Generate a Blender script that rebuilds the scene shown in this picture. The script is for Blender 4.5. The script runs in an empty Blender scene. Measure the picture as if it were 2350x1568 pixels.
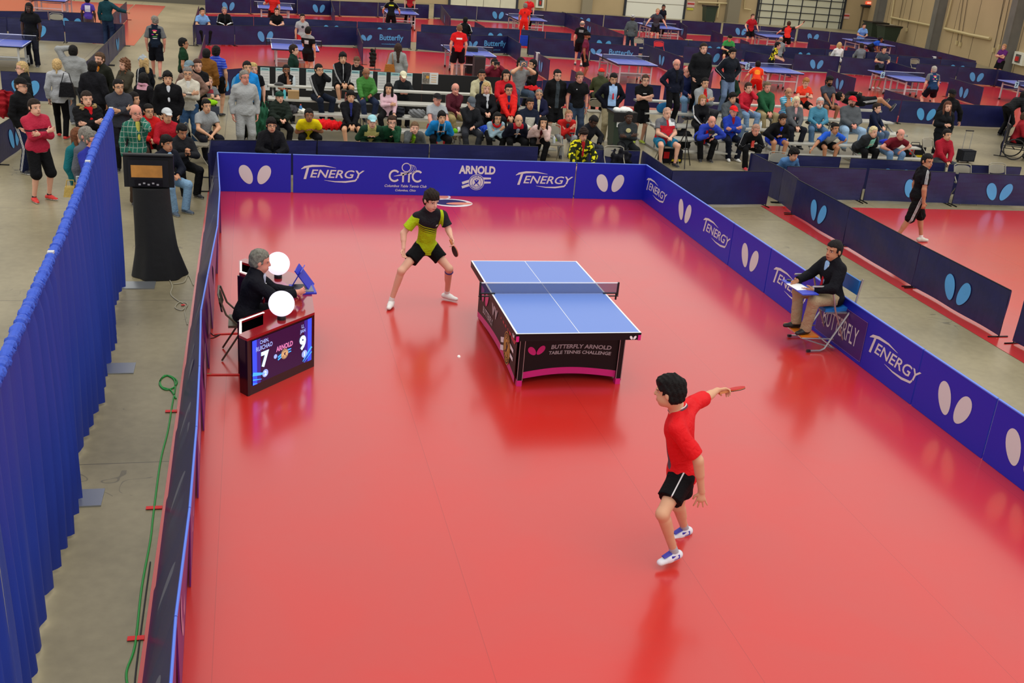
import bpy, math, random
import numpy as np
from mathutils import Matrix, Vector
SC = bpy.context.scene
COL = SC.collection
# ------------------------------------------------------------------ camera
CAM = np.array([-3.66924612, -12.2107652, 5.12559015]); YAW, PIT, ROL, FOC = 0.258254206, 0.378248183, 0.0840812831, 2409.84803
IW, IH = 2350, 1568
_cy, _sy, _cp, _sp = math.cos(YAW), math.sin(YAW), math.cos(PIT), math.sin(PIT)
_f = np.array([_sy*_cp, _cy*_cp, -_sp]); _r = np.array([_cy, -_sy, 0.]); _u = np.cross(_r, _f)
CR = math.cos(ROL)*_r + math.sin(ROL)*_u; CU = -math.sin(ROL)*_r + math.cos(ROL)*_u; CF = _f
cd = bpy.data.cameras.new('camera'); cam = bpy.data.objects.new('camera', cd); COL.objects.link(cam)
cam.matrix_world = Matrix(((CR[0], CU[0], -CF[0], CAM[0]), (CR[1], CU[1], -CF[1], CAM[1]), (CR[2], CU[2], -CF[2], CAM[2]), (0, 0, 0, 1)))
cd.sensor_width = 36; cd.lens = FOC/IW*36; cd.clip_start = .1; cd.clip_end = 300
SC.camera = cam
def up(px, py, z=0.):            # the point of the horizontal plane z seen at a pixel of the photograph
    d = CF + (px-IW/2)/FOC*CR - (py-IH/2)/FOC*CU
    return CAM + (z-CAM[2])/d[2]*d
def upy(px, py, y):              # the same on the vertical plane y
    d = CF + (px-IW/2)/FOC*CR - (py-IH/2)/FOC*CU
    return CAM + (y-CAM[1])/d[1]*d
def upx(px, py, x):
    d = CF + (px-IW/2)/FOC*CR - (py-IH/2)/FOC*CU
    return CAM + (x-CAM[0])/d[0]*d
# ------------------------------------------------------------------ light
wd = bpy.data.worlds.new('hall_light'); SC.world = wd; wd.use_nodes = True
bgn = wd.node_tree.nodes['Background']; bgn.inputs[0].default_value = (1.0, .985, .95, 1); bgn.inputs[1].default_value = .98
def sun(name, rx, ry, e, ang, col=(1, .97, .9)):
    l = bpy.data.lights.new(name, 'SUN'); l.energy = e; l.angle = math.radians(ang); l.color = col
    o = bpy.data.objects.new(name, l); o.rotation_euler = (math.radians(rx), math.radians(ry), 0); o.location = (0, 0, 9); COL.objects.link(o)
sun('hall_lamps_glow', 12, 8, 1.15, 55)
SC.view_settings.view_transform = 'Standard'; SC.view_settings.look = 'None'; SC.view_settings.gamma = 1
SC.view_settings.use_curve_mapping = False; SC.view_settings.exposure = 0.0
# ------------------------------------------------------------------ materials
def lin(c):
    if isinstance(c, str): c = tuple(int(c[i:i+2], 16) for i in (0, 2, 4))
    return tuple(((x/255)/12.92 if x <= 10.31 else (((x/255)+.055)/1.055)**2.4) for x in c)
MATS = {}
def nd(t, typ, **kw):
    n = t.nodes.new(typ)
    for k, v in kw.items(): setattr(n, k, v)
    return n
def mat(key, col, rough=.6, metal=0., spec=.5, coat=0., coatr=.1, bump=0., bscale=30., var=0., vscale=3., emit=0., alpha=1.):
    if key in MATS: return MATS[key]
    m = bpy.data.materials.new(key); m.use_nodes = True; t = m.node_tree; b = t.nodes['Principled BSDF']
    c = lin(col); b.inputs['Base Color'].default_value = (*c, 1); b.inputs['Roughness'].default_value = rough
    b.inputs['Metallic'].default_value = metal; b.inputs['Specular IOR Level'].default_value = spec
    b.inputs['Coat Weight'].default_value = coat; b.inputs['Coat Roughness'].default_value = coatr
    if emit: b.inputs['Emission Color'].default_value = (*c, 1); b.inputs['Emission Strength'].default_value = emit
    if alpha < 1: b.inputs['Alpha'].default_value = alpha
    tc = None
    if bump or var: tc = nd(t, 'ShaderNodeTexCoord')
    if var:
        n = nd(t, 'ShaderNodeTexNoise'); n.inputs['Scale'].default_value = vscale; n.inputs['Detail'].default_value = 5
        t.links.new(tc.outputs['Object'], n.inputs['Vector'])
        mx = nd(t, 'ShaderNodeMix', data_type='RGBA'); mr = nd(t, 'ShaderNodeMapRange')
        mr.inputs['From Min'].default_value = .35; mr.inputs['From Max'].default_value = .65
        t.links.new(n.outputs['Fac'], mr.inputs['Value']); t.links.new(mr.outputs[0], mx.inputs[0])
        mx.inputs[6].default_value = (*[x*(1-var) for x in c], 1); mx.inputs[7].default_value = (*[min(1, x*(1+var)) for x in c], 1)
        t.links.new(mx.outputs[2], b.inputs['Base Color'])
    if bump:
        n = nd(t, 'ShaderNodeTexNoise'); n.inputs['Scale'].default_value = bscale; n.inputs['Detail'].default_value = 4
        t.links.new(tc.outputs['Object'], n.inputs['Vector'])
        bp = nd(t, 'ShaderNodeBump'); bp.inputs['Strength'].default_value = bump; bp.inputs['Distance'].default_value = .02
        t.links.new(n.outputs['Fac'], bp.inputs['Height']); t.links.new(bp.outputs[0], b.inputs['Normal'])
    MATS[key] = m; return m
# ------------------------------------------------------------------ mesh builder
def tag(o, label=None, cat=None, group=None, kind=None):
    if label: o['label'] = label
    if cat: o['category'] = cat
    if group: o['group'] = group
    if kind: o['kind'] = kind
    return o
def empty(name, loc, label, cat, group=None):
    o = bpy.data.objects.new(name, None); o.location = loc; o.empty_display_size = .1; COL.objects.link(o)
    return tag(o, label, cat, group)
def mesh_obj(name, V, Q, mats, mi=None, parent=None, org=(0, 0, 0), smooth=False, attrs=None):
    """V (n,3) world coords, Q list of faces or (m,4) array"""
    me = bpy.data.meshes.new(name); V = np.asarray(V, np.float32) - np.asarray(org, np.float32)
    if isinstance(Q, np.ndarray):
        n = len(Q); w = Q.shape[1]
        me.vertices.add(len(V)); me.vertices.foreach_set('co', V.ravel()); me.loops.add(n*w); me.loops.foreach_set('vertex_index', Q.astype(np.int32).ravel())
        me.polygons.add(n); me.polygons.foreach_set('loop_start', np.arange(0, n*w, w, dtype=np.int32))
    else:
        me.from_pydata([tuple(map(float, x)) for x in V], [], Q)
    for m in mats: me.materials.append(m)
    if mi is not None: me.polygons.foreach_set('material_index', np.asarray(mi, np.int32))
    if smooth: me.polygons.foreach_set('use_smooth', np.ones(len(me.polygons), bool))
    if attrs:
        for k, a in attrs.items():
            a = np.asarray(a, np.float32)
            if a.ndim == 2: at = me.attributes.new(k, 'FLOAT_VECTOR', 'POINT'); at.data.foreach_set('vector', a.ravel())
            else: at = me.attributes.new(k, 'FLOAT', 'POINT'); at.data.foreach_set('value', a.ravel())
    me.update(calc_edges=True); me.validate(verbose=False) if False else None
    o = bpy.data.objects.new(name, me); COL.objects.link(o)
    if parent is not None: o.parent = parent
    return o
_txt = {}
def text_mesh(s, bold=0., shear=0., squeeze=1.):
    key = (s, bold, shear, squeeze)
    if key in _txt: return _txt[key]
    c = bpy.data.curves.new('txt', 'FONT'); c.body = s; c.offset = bold; c.shear = shear; c.resolution_u = 3; c.align_x = 'CENTER'; c.space_line = .95
    o = bpy.data.objects.new('txt', c); COL.objects.link(o)
    bpy.context.view_layer.update(); dg = bpy.context.evaluated_depsgraph_get(); me = o.evaluated_get(dg).to_mesh()
    V = np.array([v.co[:] for v in me.vertices]).reshape(-1, 3)[:, :2]; F = [tuple(p.vertices) for p in me.polygons]
    o.evaluated_get(dg).to_mesh_clear(); bpy.data.objects.remove(o); bpy.data.curves.remove(c)
    lo, hi = V.min(0), V.max(0); V = (V-(lo+hi)/2)/(hi[1]-lo[1]); V[:, 0] *= squeeze
    _txt[key] = (V, F); return V, F
def unit(v):
    v = np.asarray(v, float); return v/(np.linalg.norm(v)+1e-12)
Z = np.array([0, 0, 1.])
class MB:
    def __init__(s): s.v = []; s.f = []; s.m = []; s.mats = []
    def mi(s, m):
        if m not in s.mats: s.mats.append(m)
        return s.mats.index(m)
    def add(s, V, F, m):
        o = len(s.v); s.v.extend([tuple(map(float, p)) for p in V]); k = s.mi(m)
        for f in F: s.f.append(tuple(i+o for i in f)); s.m.append(k)
    def box(s, c, d, m, ax=(1, 0, 0), ay=None, az=(0, 0, 1)):      # centre, sizes
        ax = unit(ax); az = unit(az); ay = np.cross(az, ax) if ay is None else unit(ay); c = np.asarray(c, float)
        V = [c+ax*sx*d[0]/2+ay*sy*d[1]/2+az*sz*d[2]/2 for sz in (-1, 1) for sy in (-1, 1) for sx in (-1, 1)]
        s.add(V, [(0, 2, 3, 1), (4, 5, 7, 6), (0, 1, 5, 4), (2, 6, 7, 3), (0, 4, 6, 2), (1, 3, 7, 5)], m)
    def hexa(s, V, m): s.add(V, [(0, 3, 2, 1), (4, 5, 6, 7), (0, 1, 5, 4), (1, 2, 6, 5), (2, 3, 7, 6), (3, 0, 4, 7)], m)
    def prism(s, poly, z0, z1, m):                                 # poly of xy points, ccw
        n = len(poly); V = [(p[0], p[1], z0) for p in poly]+[(p[0], p[1], z1) for p in poly]
        s.add(V, [tuple(range(n))[::-1], tuple(range(n, 2*n))]+[(i, (i+1) % n, n+(i+1) % n, n+i) for i in range(n)], m)
    def tube(s, P, r, m, n=8, close=False, cap=True):
        P = [np.asarray(p, float) for p in P]; N = len(P); R = r if hasattr(r, '__len__') else [r]*N
        V = []; F = []; ref = None
        for i in range(N):
            t = unit(P[(i+1) % N]-P[i-1]) if close else unit(P[min(i+1, N-1)]-P[max(i-1, 0)])
            if ref is None: ref = np.array([0, 0, 1.]) if abs(t[2]) < .9 else np.array([1., 0, 0])
            x = unit(np.cross(t, ref)); y = np.cross(t, x); ref = -y if False else np.cross(x, t)
            for k in range(n):
                a = 2*math.pi*k/n; V.append(P[i]+R[i]*(math.cos(a)*x+math.sin(a)*y))
        for i in range(N if close else N-1):
            j = (i+1) % N
            for k in range(n): F.append((i*n+k, i*n+(k+1) % n, j*n+(k+1) % n, j*n+k))
        if cap and not close: F.append(tuple(range(n))[::-1]); F.append(tuple((N-1)*n+k for k in range(n)))
        s.add(V, F, m)
    def lathe(s, prof, c, m, n=24, axis=(0, 0, 1), sx=1., sy=1.):     # prof list of (r, z)
        c = np.asarray(c, float); az = unit(axis); ax = unit(np.cross(az, (0, 1, 0.01))) ; ay = np.cross(az, ax)
        V = [c+ax*r*math.cos(2*math.pi*k/n)*sx+ay*r*math.sin(2*math.pi*k/n)*sy+az*z for r, z in prof for k in range(n)]
        F = [(i*n+k, i*n+(k+1) % n, (i+1)*n+(k+1) % n, (i+1)*n+k) for i in range(len(prof)-1) for k in range(n)]
        s.add(V, F, m)
    def sphere(s, c, r, m, n=20, sc=(1, 1, 1)):
        prof = [(math.sin(math.pi*i/n), -math.cos(math.pi*i/n)) for i in range(n+1)]; c = np.asarray(c, float)
        V = [c+r*np.array([p*math.cos(2*math.pi*k/n)*sc[0], p*math.sin(2*math.pi*k/n)*sc[1], z*sc[2]]) for p, z in prof for k in range(n)]
        s.add(V, [(i*n+k, i*n+(k+1) % n, (i+1)*n+(k+1) % n, (i+1)*n+k) for i in range(n) for k in range(n)], m)
    def build(s, name, parent=None, org=None, smooth=False, label=None):
        if parent is not None and org is None: org = getattr(parent, 'location', (0, 0, 0))
        o = mesh_obj(name, np.array(s.v), s.f, s.mats, s.m, parent, (0, 0, 0) if org is None else tuple(org), smooth)
        if parent is None and org is not None: o.location = tuple(org)
        if smooth: o.data.set_sharp_from_angle(angle=.7)
        if label: o['label'] = label
        return o
class Dec:        # flat drawing on a surface: frame origin o, axes x y, lifted along n; fn may map (u,v)->extra lift
    def __init__(s, mb, o, x, y, lift=.004, fn=None):
        s.mb = mb; s.o = np.asarray(o, float); s.x = unit(x); s.y = unit(y); s.n = np.cross(s.x, s.y); s.l = lift; s.fn = fn
    def put(s, V, F, m):
        P = [s.o+s.x*a+s.y*b+s.n*(s.l+(s.fn(a, b) if s.fn else 0)) for a, b in V]; s.mb.add(P, F, m)
    def poly(s, V, m): s.put(V, [tuple(range(len(V)))], m)
    def rect(s, x0, y0, x1, y1, m): s.poly([(x0, y0), (x1, y0), (x1, y1), (x0, y1)], m)
    def ell(s, cx, cy, rx, ry, ang, m, n=28, egg=0.):
        ca, sa = math.cos(ang), math.sin(ang); V = [(cx, cy)]
        for k in range(n):
            t = 2*math.pi*k/n; a = rx*math.cos(t)*(1+egg*math.sin(t)); b = ry*math.sin(t); V.append((cx+a*ca-b*sa, cy+a*sa+b*ca))
        s.put(V, [(0, 1+k, 1+(k+1) % n) for k in range(n)], m)
    def ring(s, cx, cy, r0, r1, m, n=32, a0=0, a1=2*math.pi, sx=1.):
        V = []
        for k in range(n+1):
            t = a0+(a1-a0)*k/n; V += [(cx+r0*math.cos(t)*sx, cy+r0*math.sin(t)), (cx+r1*math.cos(t)*sx, cy+r1*math.sin(t))]
        s.put(V, [(2*k, 2*k+1, 2*k+3, 2*k+2) for k in range(n)], m)
    def wings(s, cx, cy, h, m, tilt=.42):                          # two leaning eggs that meet low in the middle
        for sd in (-1, 1): s.ell(cx+sd*h*.44, cy, h*.30, h*.52, -sd*tilt, m, egg=.12)
    def text(s, st, cx, cy, h, m, bold=.0, shear=0., sq=1., flip=1):
        V, F = text_mesh(st, bold, shear, sq); s.put([(cx+a*h, cy+b*h) for a, b in V], F, m)
    def band(s, pts, m):                                           # tapered stroke: (x, y, halfwidth)
        V = []
        for i, (a, b, w) in enumerate(pts):
            p, q = pts[max(i-1, 0)], pts[min(i+1, len(pts)-1)]; dx, dy = q[0]-p[0], q[1]-p[1]; L = math.hypot(dx, dy)+1e-9
            V += [(a+dy/L*w, b-dx/L*w), (a-dy/L*w, b+dx/L*w)]
        s.put(V, [(2*i, 2*i+2, 2*i+3, 2*i+1) for i in range(len(pts)-1)], m)
def copy_tree(o, parent=None):
    c = o.copy(); COL.objects.link(c)
    if parent is not None: c.parent = parent
    for ch in o.children: copy_tree(ch, c)
    return c
# ------------------------------------------------------------------ the setting
def concrete():
    m = bpy.data.materials.new('concrete'); m.use_nodes = True; t = m.node_tree; b = t.nodes['Principled BSDF']
    tc = nd(t, 'ShaderNodeTexCoord')
    n1 = nd(t, 'ShaderNodeTexNoise'); n1.inputs['Scale'].default_value = .5; n1.inputs['Detail'].default_value = 8
    n2 = nd(t, 'ShaderNodeTexNoise'); n2.inputs['Scale'].default_value = 9; n2.inputs['Detail'].default_value = 6
    cr = nd(t, 'ShaderNodeValToRGB'); cr.color_ramp.elements[0].position = .3; cr.color_ramp.elements[1].position = .7
    cr.color_ramp.elements[0].color = (*lin((124, 115, 90)), 1); cr.color_ramp.elements[1].color = (*lin((156, 145, 115)), 1)
    ad = nd(t, 'ShaderNodeMath', operation='MULTIPLY_ADD'); ad.inputs[1].default_value = .35
    t.links.new(tc.outputs['Object'], n1.inputs['Vector']); t.links.new(tc.outputs['Object'], n2.inputs['Vector'])
    sb = nd(t, 'ShaderNodeMath', operation='SUBTRACT'); sb.inputs[1].default_value = .5; t.links.new(n2.outputs['Fac'], sb.inputs[0])
    t.links.new(sb.outputs[0], ad.inputs[0]); t.links.new(n1.outputs['Fac'], ad.inputs[2]); t.links.new(ad.outputs[0], cr.inputs['Fac'])
    # worn tyre scuffs: thin dark curls where two noises cross
    n3 = nd(t, 'ShaderNodeTexNoise'); n3.inputs['Scale'].default_value = 2.6; n3.inputs['Detail'].default_value = 1
    n4 = nd(t, 'ShaderNodeTexNoise'); n4.inputs['Scale'].default_value = .8; n4.inputs['Detail'].default_value = 3
    t.links.new(tc.outputs['Object'], n3.inputs['Vector']); t.links.new(tc.outputs['Object'], n4.inputs['Vector'])
    a = nd(t, 'ShaderNodeMath', operation='SUBTRACT'); a.inputs[1].default_value = .5; t.links.new(n3.outputs['Fac'], a.inputs[0])
    a2 = nd(t, 'ShaderNodeMath', operation='ABSOLUTE'); t.links.new(a.outputs[0], a2.inputs[0])
    a3 = nd(t, 'ShaderNodeMath', operation='LESS_THAN'); a3.inputs[1].default_value = .006; t.links.new(a2.outputs[0], a3.inputs[0])
    a4 = nd(t, 'ShaderNodeMath', operation='GREATER_THAN'); a4.inputs[1].default_value = .6; t.links.new(n4.outputs['Fac'], a4.inputs[0])
    a5 = nd(t, 'ShaderNodeMath', operation='MULTIPLY'); t.links.new(a3.outputs[0], a5.inputs[0]); t.links.new(a4.outputs[0], a5.inputs[1])
    a6 = nd(t, 'ShaderNodeMath', operation='MULTIPLY'); a6.inputs[1].default_value = .45; t.links.new(a5.outputs[0], a6.inputs[0])
    # slab joints: the middle of a wide brick-like grid
    br = nd(t, 'ShaderNodeTexBrick'); br.offset = 0; br.inputs['Scale'].default_value = 1; br.inputs['Brick Width'].default_value = 4.6; br.inputs['Row Height'].default_value = 4.6
    br.inputs['Mortar Size'].default_value = .006; br.inputs['Mortar Smooth'].default_value = 0
    mp = nd(t, 'ShaderNodeMapping'); mp.inputs['Location'].default_value = (-.3, -1.9, 0); t.links.new(tc.outputs['Object'], mp.inputs['Vector']); t.links.new(mp.outputs[0], br.inputs['Vector'])
    mx = nd(t, 'ShaderNodeMix', data_type='RGBA'); t.links.new(a6.outputs[0], mx.inputs[0]); t.links.new(cr.outputs[0], mx.inputs[6]); mx.inputs[7].default_value = (*lin((62, 60, 58)), 1)
    m2 = nd(t, 'ShaderNodeMix', data_type='RGBA'); t.links.new(br.outputs['Fac'], m2.inputs[0]); t.links.new(mx.outputs[2], m2.inputs[6]); m2.inputs[7].default_value = (*lin((90, 84, 70)), 1)
    t.links.new(m2.outputs[2], b.inputs['Base Color']); b.inputs['Roughness'].default_value = .38; b.inputs['Specular IOR Level'].default_value = .45
    return m
def court_mat(key, col, wear):
    m = bpy.data.materials.new(key); m.use_nodes = True; t = m.node_tree; b = t.nodes['Principled BSDF']
    tc = nd(t, 'ShaderNodeTexCoord'); n1 = nd(t, 'ShaderNodeTexNoise'); n1.inputs['Scale'].default_value = .9; n1.inputs['Detail'].default_value = 7; n1.inputs['Distortion'].default_value = .6
    t.links.new(tc.outputs['Object'], n1.inputs['Vector'])
    c = lin(col); cr = nd(t, 'ShaderNodeValToRGB'); cr.color_ramp.elements[0].position = .38; cr.color_ramp.elements[1].position = .66
    cr.color_ramp.elements[0].color = (*c, 1); cr.color_ramp.elements[1].color = (*[x*(1-wear)+wear*y for x, y in zip(c, (.25, .10, .09))], 1)
    t.links.new(n1.outputs['Fac'], cr.inputs['Fac'])
    # lengthwise seams between the rolls of matting
    sx = nd(t, 'ShaderNodeSeparateXYZ'); t.links.new(tc.outputs['Object'], sx.inputs[0])
    a = nd(t, 'ShaderNodeMath', operation='PINGPONG'); a.inputs[1].default_value = 1.0; t.links.new(sx.outputs[0], a.inputs[0])
    l = nd(t, 'ShaderNodeMath', operation='LESS_THAN'); l.inputs[1].default_value = .0035; t.links.new(a.outputs[0], l.inputs[0])
    l2 = nd(t, 'ShaderNodeMath', operation='MULTIPLY'); l2.inputs[1].default_value = .35; t.links.new(l.outputs[0], l2.inputs[0])
    mx = nd(t, 'ShaderNodeMix', data_type='RGBA'); t.links.new(l2.outputs[0], mx.inputs[0]); t.links.new(cr.outputs[0], mx.inputs[6]); mx.inputs[7].default_value = (*[x*.4 for x in c], 1)
    t.links.new(mx.outputs[2], b.inputs['Base Color'])
    b.inputs['Roughness'].default_value = .26; b.inputs['Specular IOR Level'].default_value = .5; b.inputs['Coat Weight'].default_value = .62; b.inputs['Coat Roughness'].default_value = .16; b.inputs['Coat IOR'].default_value = 1.55
    n2 = nd(t, 'ShaderNodeTexNoise'); n2.inputs['Scale'].default_value = 260; t.links.new(tc.outputs['Object'], n2.inputs['Vector'])
    bp = nd(t, 'ShaderNodeBump'); bp.inputs['Strength'].default_value = .12; bp.inputs['Distance'].default_value = .002; t.links.new(n2.outputs['Fac'], bp.inputs['Height']); t.links.new(bp.outputs[0], b.inputs['Normal'])
    return m
M_conc = concrete(); M_court = court_mat('red_court_rubber', (202, 40, 32), .10); M_court2 = court_mat('red_court_rubber_far', (214, 34, 30), .06)
fl = MB(); fl.box((14, 22, -.05), (100, 80, .1), M_conc); o = fl.build('floor'); tag(o, 'bare beige grey concrete hall floor', 'floor', kind='structure')
def matting(name, x0, y0, x1, y1, label, m=None, z=.006):
    b = MB(); b.box(((x0+x1)/2, (y0+y1)/2, z/2+.0015), (x1-x0, y1-y0, z-.003), m or M_court2); return tag(b.build(name), label, 'floor mat')
matting('court_matting', -4.5, -9.2, 4.28, 7.95, 'glossy red rubber matting of the main court under the blue match table', M_court)
matting('court_matting', 6.72, -9, 16, 7.6, 'glossy red rubber matting of the court where the man in black walks', M_court)
matting('court_matting', -5.45, 19.0, 29.8, 31.3, 'red matting under the nearer row of practice tables behind the bleachers')
matting('court_matting', -5.75, 34.6, 31.2, 46.1, 'red matting under the far row of practice tables by the wall')
matting('court_matting', -22, 31.4, -9.2, 44.0, 'red matting at the far left beyond the two navy barriers')
matting('court_matting', -9.15, 28.6, -7.75, 44.2, 'red matting strip along the left aisle edge')
matting('court_matting', 18.2, 8.6, 24, 11.9, 'red matting corner at the right edge beside the wheelchair')
# hall walls
Mw = mat('painted_wall', (190, 168, 128), .8, var=.06, vscale=.4, bump=.1, bscale=6)
Mcol = mat('column_grey', (112, 110, 104), .6, var=.08, vscale=2); Mpale = mat('door_ivory', (226, 222, 196), .55, var=.03)
Mrail = mat('dark_steel', (62, 66, 76), .5, metal=.6); Mpipe = mat('pipe_beige', (205, 188, 140), .6); Mdk = mat('joint_dark', (96, 84, 66), .8)
def wall(name, p0, p1, h, z0=0., m=None, th=.3, out=1):
    p0 = np.array([*p0, 0.]); p1 = np.array([*p1, 0.]); x = unit(p1-p0); n = np.cross(Z, x)*out; b = MB(); L = np.linalg.norm(p1-p0)
    b.box((p0+p1)/2+n*th/2+Z*(z0+h/2), (L, th, h), m or Mw, ax=x)
    return b, p0, x, n
B0, B1 = (-30., 56.), (38.6, 57.4)            # back wall ends
W1 = (30.6, 20.)
b, p0, x, n = wall('w', B0, B1, 11)
for i in range(12):
    q = p0+x*(6*i+3); b.box(q-n*.0+Z*5.5, (.05, .02, 11), Mdk, ax=x)
b.build('wall_back')['kind'] = 'structure'
b, p0, x, n = wall('w', (38.6, 57.4), (W1[0], W1[1]), 11)
XS, PS = x, p0
LS = np.linalg.norm(np.array(W1)-np.array((38.6, 57.4)))
for i in range(14): b.box(p0+x*(2.7*i+1.2)-n*.004+Z*5.5, (.03, .012, 11), Mdk, ax=x)
b.build('wall_right')['kind'] = 'structure'
nS = np.cross(Z, XS)                     # outward normal of side wall; inside is -nS
def on_side(px, py):                      # pixel -> point of the inner face of the right wall
    d = CF + (px-IW/2)/FOC*CR - (py-IH/2)/FOC*CU; t = np.dot(PS-CAM, nS)/np.dot(d, nS); return CAM+t*d
pB = np.array([*B0, 0.]); xB = unit(np.array([*B1, 0.])-pB); nB = np.cross(Z, xB)
def on_back(px, py, off=0.):
    d = CF + (px-IW/2)/FOC*CR - (py-IH/2)/FOC*CU; t = np.dot(pB-CAM, nB)/np.dot(d, nB); return CAM+t*d-nB*off
# columns of the right wall
for k, (px, py) in enumerate([(2034, 0), (2172, 0), (2340, 60)]):
    q = on_side(px, py); q = np.array([q[0], q[1], 0])-nS*.25; b = MB(); b.box(q+Z*5.5, (.55, .5, 11), Mcol, ax=XS); b.box(q-nS*.27+Z*5.5, (.62, .04, 11), Mcol, ax=XS)
    o = b.build('trim_%d' % (k+1)); o['kind'] = 'structure'
q = on_back(1682, 0); q = np.array([q[0], q[1], 0]); b = MB(); b.box(q-nB*.2+Z*5.5, (.9, .4, 11), mat('column_stone', (140, 132, 112), .7), ax=xB); b.build('trim_4')['kind'] = 'structure'
q = on_back(1258, 0); q = np.array([q[0], q[1], 0]); b = MB(); b.box(q+xB*2.6-nB*.15+Z*5.5, (.7, .3, 11), mat('column_stone2', (150, 140, 116), .7), ax=xB); b.build('trim_5')['kind'] = 'structure'
# overhead doors
def overhead(idx, pxa, pxb, grid, m):
    a = on_back(pxa, 20); c = on_back(pxb, 20); a[2] = c[2] = 0; L = np.linalg.norm(c-a); b = MB(); mid = (a+c)/2
    b.box(mid-nB*.03+Z*2.6, (L, .06, 5.2), m, ax=xB)
    for s_, q in ((-1, a), (1, c)): b.box(q-nB*.06+Z*2.6, (.14, .12, 5.2), Mrail, ax=xB)
    if grid:
        for i in range(1, 7): b.box(a+xB*L*i/6.-nB*.075+Z*2.6, (.07, .03, 5.2), Mrail, ax=xB)
        for i in range(1, 11): b.box(mid-nB*.08+Z*(.45*i), (L, .03, .045), Mrail, ax=xB)
        for q in (a, c): b.box(q+xB*.18*(1 if q is a else -1)-nB*.08+Z*2.6, (.05, .05, 5.2), Mrail, ax=xB)
    else:
        for i in range(1, 5): b.box(mid-nB*.065+Z*(1.2*i-.3), (L, .012, .02), Mdk, ax=xB)
        for i in range(1, 4): b.box(a+xB*L*i/4.-nB*.065+Z*2.6, (.02, .012, 5.2), Mdk, ax=xB) if idx == 1 else None
        b.box(mid-nB*.075+Z*1.5, (.18, .04, .12), Mrail, ax=xB)
    b.build('door_%d' % idx)['kind'] = 'structure'
overhead(1, 1030, 1185, False, Mpale); overhead(2, 1433, 1570, False, mat('door_white', (240, 240, 226), .5)); overhead(3, 1738, 1936, True, mat('door_panel_grey', (214, 214, 190), .5))
# exit door with its canopy, panic bar and sign
a = on_back(1973, 60); c = on_back(2004, 60); a[2] = c[2] = 0; mid = (a+c)/2; L = np.linalg.norm(c-a); b = MB(); ht = on_back(1988, 17)[2]
b.box(mid-nB*.03+Z*ht/2, (L, .06, ht), mat('exit_door_tan', (168, 148, 112), .6), ax=xB); b.box(mid-nB*.045+Z*ht/2, (L+.16, .05, ht+.08), Mdk, ax=xB)
b.box(mid-nB*.075+Z*ht/2, (L-.04, .03, ht-.06), MATS['exit_door_tan'], ax=xB); b.box(mid-nB*.1+Z*(ht*.42), (L*.8, .06, .07), Mrail, ax=xB); b.box(mid-nB*.12+Z*(ht+.12), (L+.5, .3, .1), Mrail, ax=xB)
b.build('door_4')['kind'] = 'structure'
def mount(name, px0, py0, px1, py1, label, cat, on=on_back, n=None, ax=None, mfn=None):
    P = on(px0, py0); Q = on(px1, py1); n = nB if n is None else n; ax = xB if ax is None else ax
    c = (P+Q)/2; w = abs(np.dot(Q-P, ax)); h = abs(P[2]-Q[2]); e = empty(name, tuple(c), label, cat); mfn(e, c, w, h, ax, n); return e
def f_exit(e, c, w, h, ax, n):
    b = MB(); b.box(c-n*.06, (w, .1, h), mat('exit_red', (255, 92, 60), .4, emit=.9), ax=ax); b.build('housing', e)
    b = MB(); Dec(b, c-n*.115, ax, Z, .002).text('EXIT', 0, 0, h*.6, mat('exit_letters', (255, 200, 170), .4, emit=1.4), bold=.02); b.build('lettering', e)
mount('exit_sign', 1987, 3, 1999, 10, 'small red lit exit sign above the tan wall door', 'exit sign', mfn=f_exit)
def f_cab(e, c, w, h, ax, n):
    b = MB(); b.box(c-n*.09, (w, .18, h), mat('cabinet_white', (232, 232, 214), .4), ax=ax); b.build('case', e)
    b = MB(); b.box(c-n*.19, (w*.5, .03, h*.66), mat('cabinet_glass', (92, 92, 90), .15), ax=ax); b.tube([c-n*.21-Z*h*.2, c-n*.21+Z*h*.15], w*.12, mat('extinguisher_red', (200, 40, 34), .3)); b.build('extinguisher_window', e)
mount('fire_extinguisher_cabinet', 1230, -8, 1246, 18, 'white extinguisher cabinet on the back wall beside the player in red', 'fire extinguisher cabinet', mfn=f_cab)
mount('fire_extinguisher_cabinet', 2036, 53, 2050, 76, 'white extinguisher cabinet beside the grey column above the dark bins', 'fire extinguisher cabinet', on_side, nS, XS, f_cab)
mount('fire_extinguisher_cabinet', 2337, 118, 2352, 152, 'white extinguisher cabinet at the right edge behind the last column', 'fire extinguisher cabinet', on_side, nS, XS, f_cab)
def f_pipe_h(e, c, w, h, ax, n): pass
def pipe(pts, label, on, r=.045, m=None, n=None):
    n = nB if n is None else n; P = [on(*p)-n*.1 for p in pts]; e = MB(); e.tube(P, r, m or Mpipe, 6)
    o = e.build('wall_pipe'); tag(o, label, 'pipe')
pipe([(2048, 40), (2150, 61)], 'beige pipe across the right wall between the first two columns', on_side, n=nS, r=.07)
pipe([(2172, 66), (2230, 80), (2276, 89)], 'lumpy beige pipe on the right wall beyond the second column', on_side, n=nS, r=.085)
pipe([(2190, -10), (2178, 40), (2170, 66)], 'pale pipe running up beside the second grey column', on_side, n=nS)
pipe([(2056, -5), (2046, 60)], 'pale pipe running up beside the first grey column', on_side, n=nS)
pipe([(1600, 5), (1680, 8)], 'beige pipe across the back wall over the green bin', on_back, .06)
pipe([(1650, 6), (1645, 40)], 'beige pipe going down the back wall over the green bin', on_back, .06)
pipe([(1708, -5), (1706, 20), (1722, 22)], 'short beige pipe left of the gridded overhead door', on_back)
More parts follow.
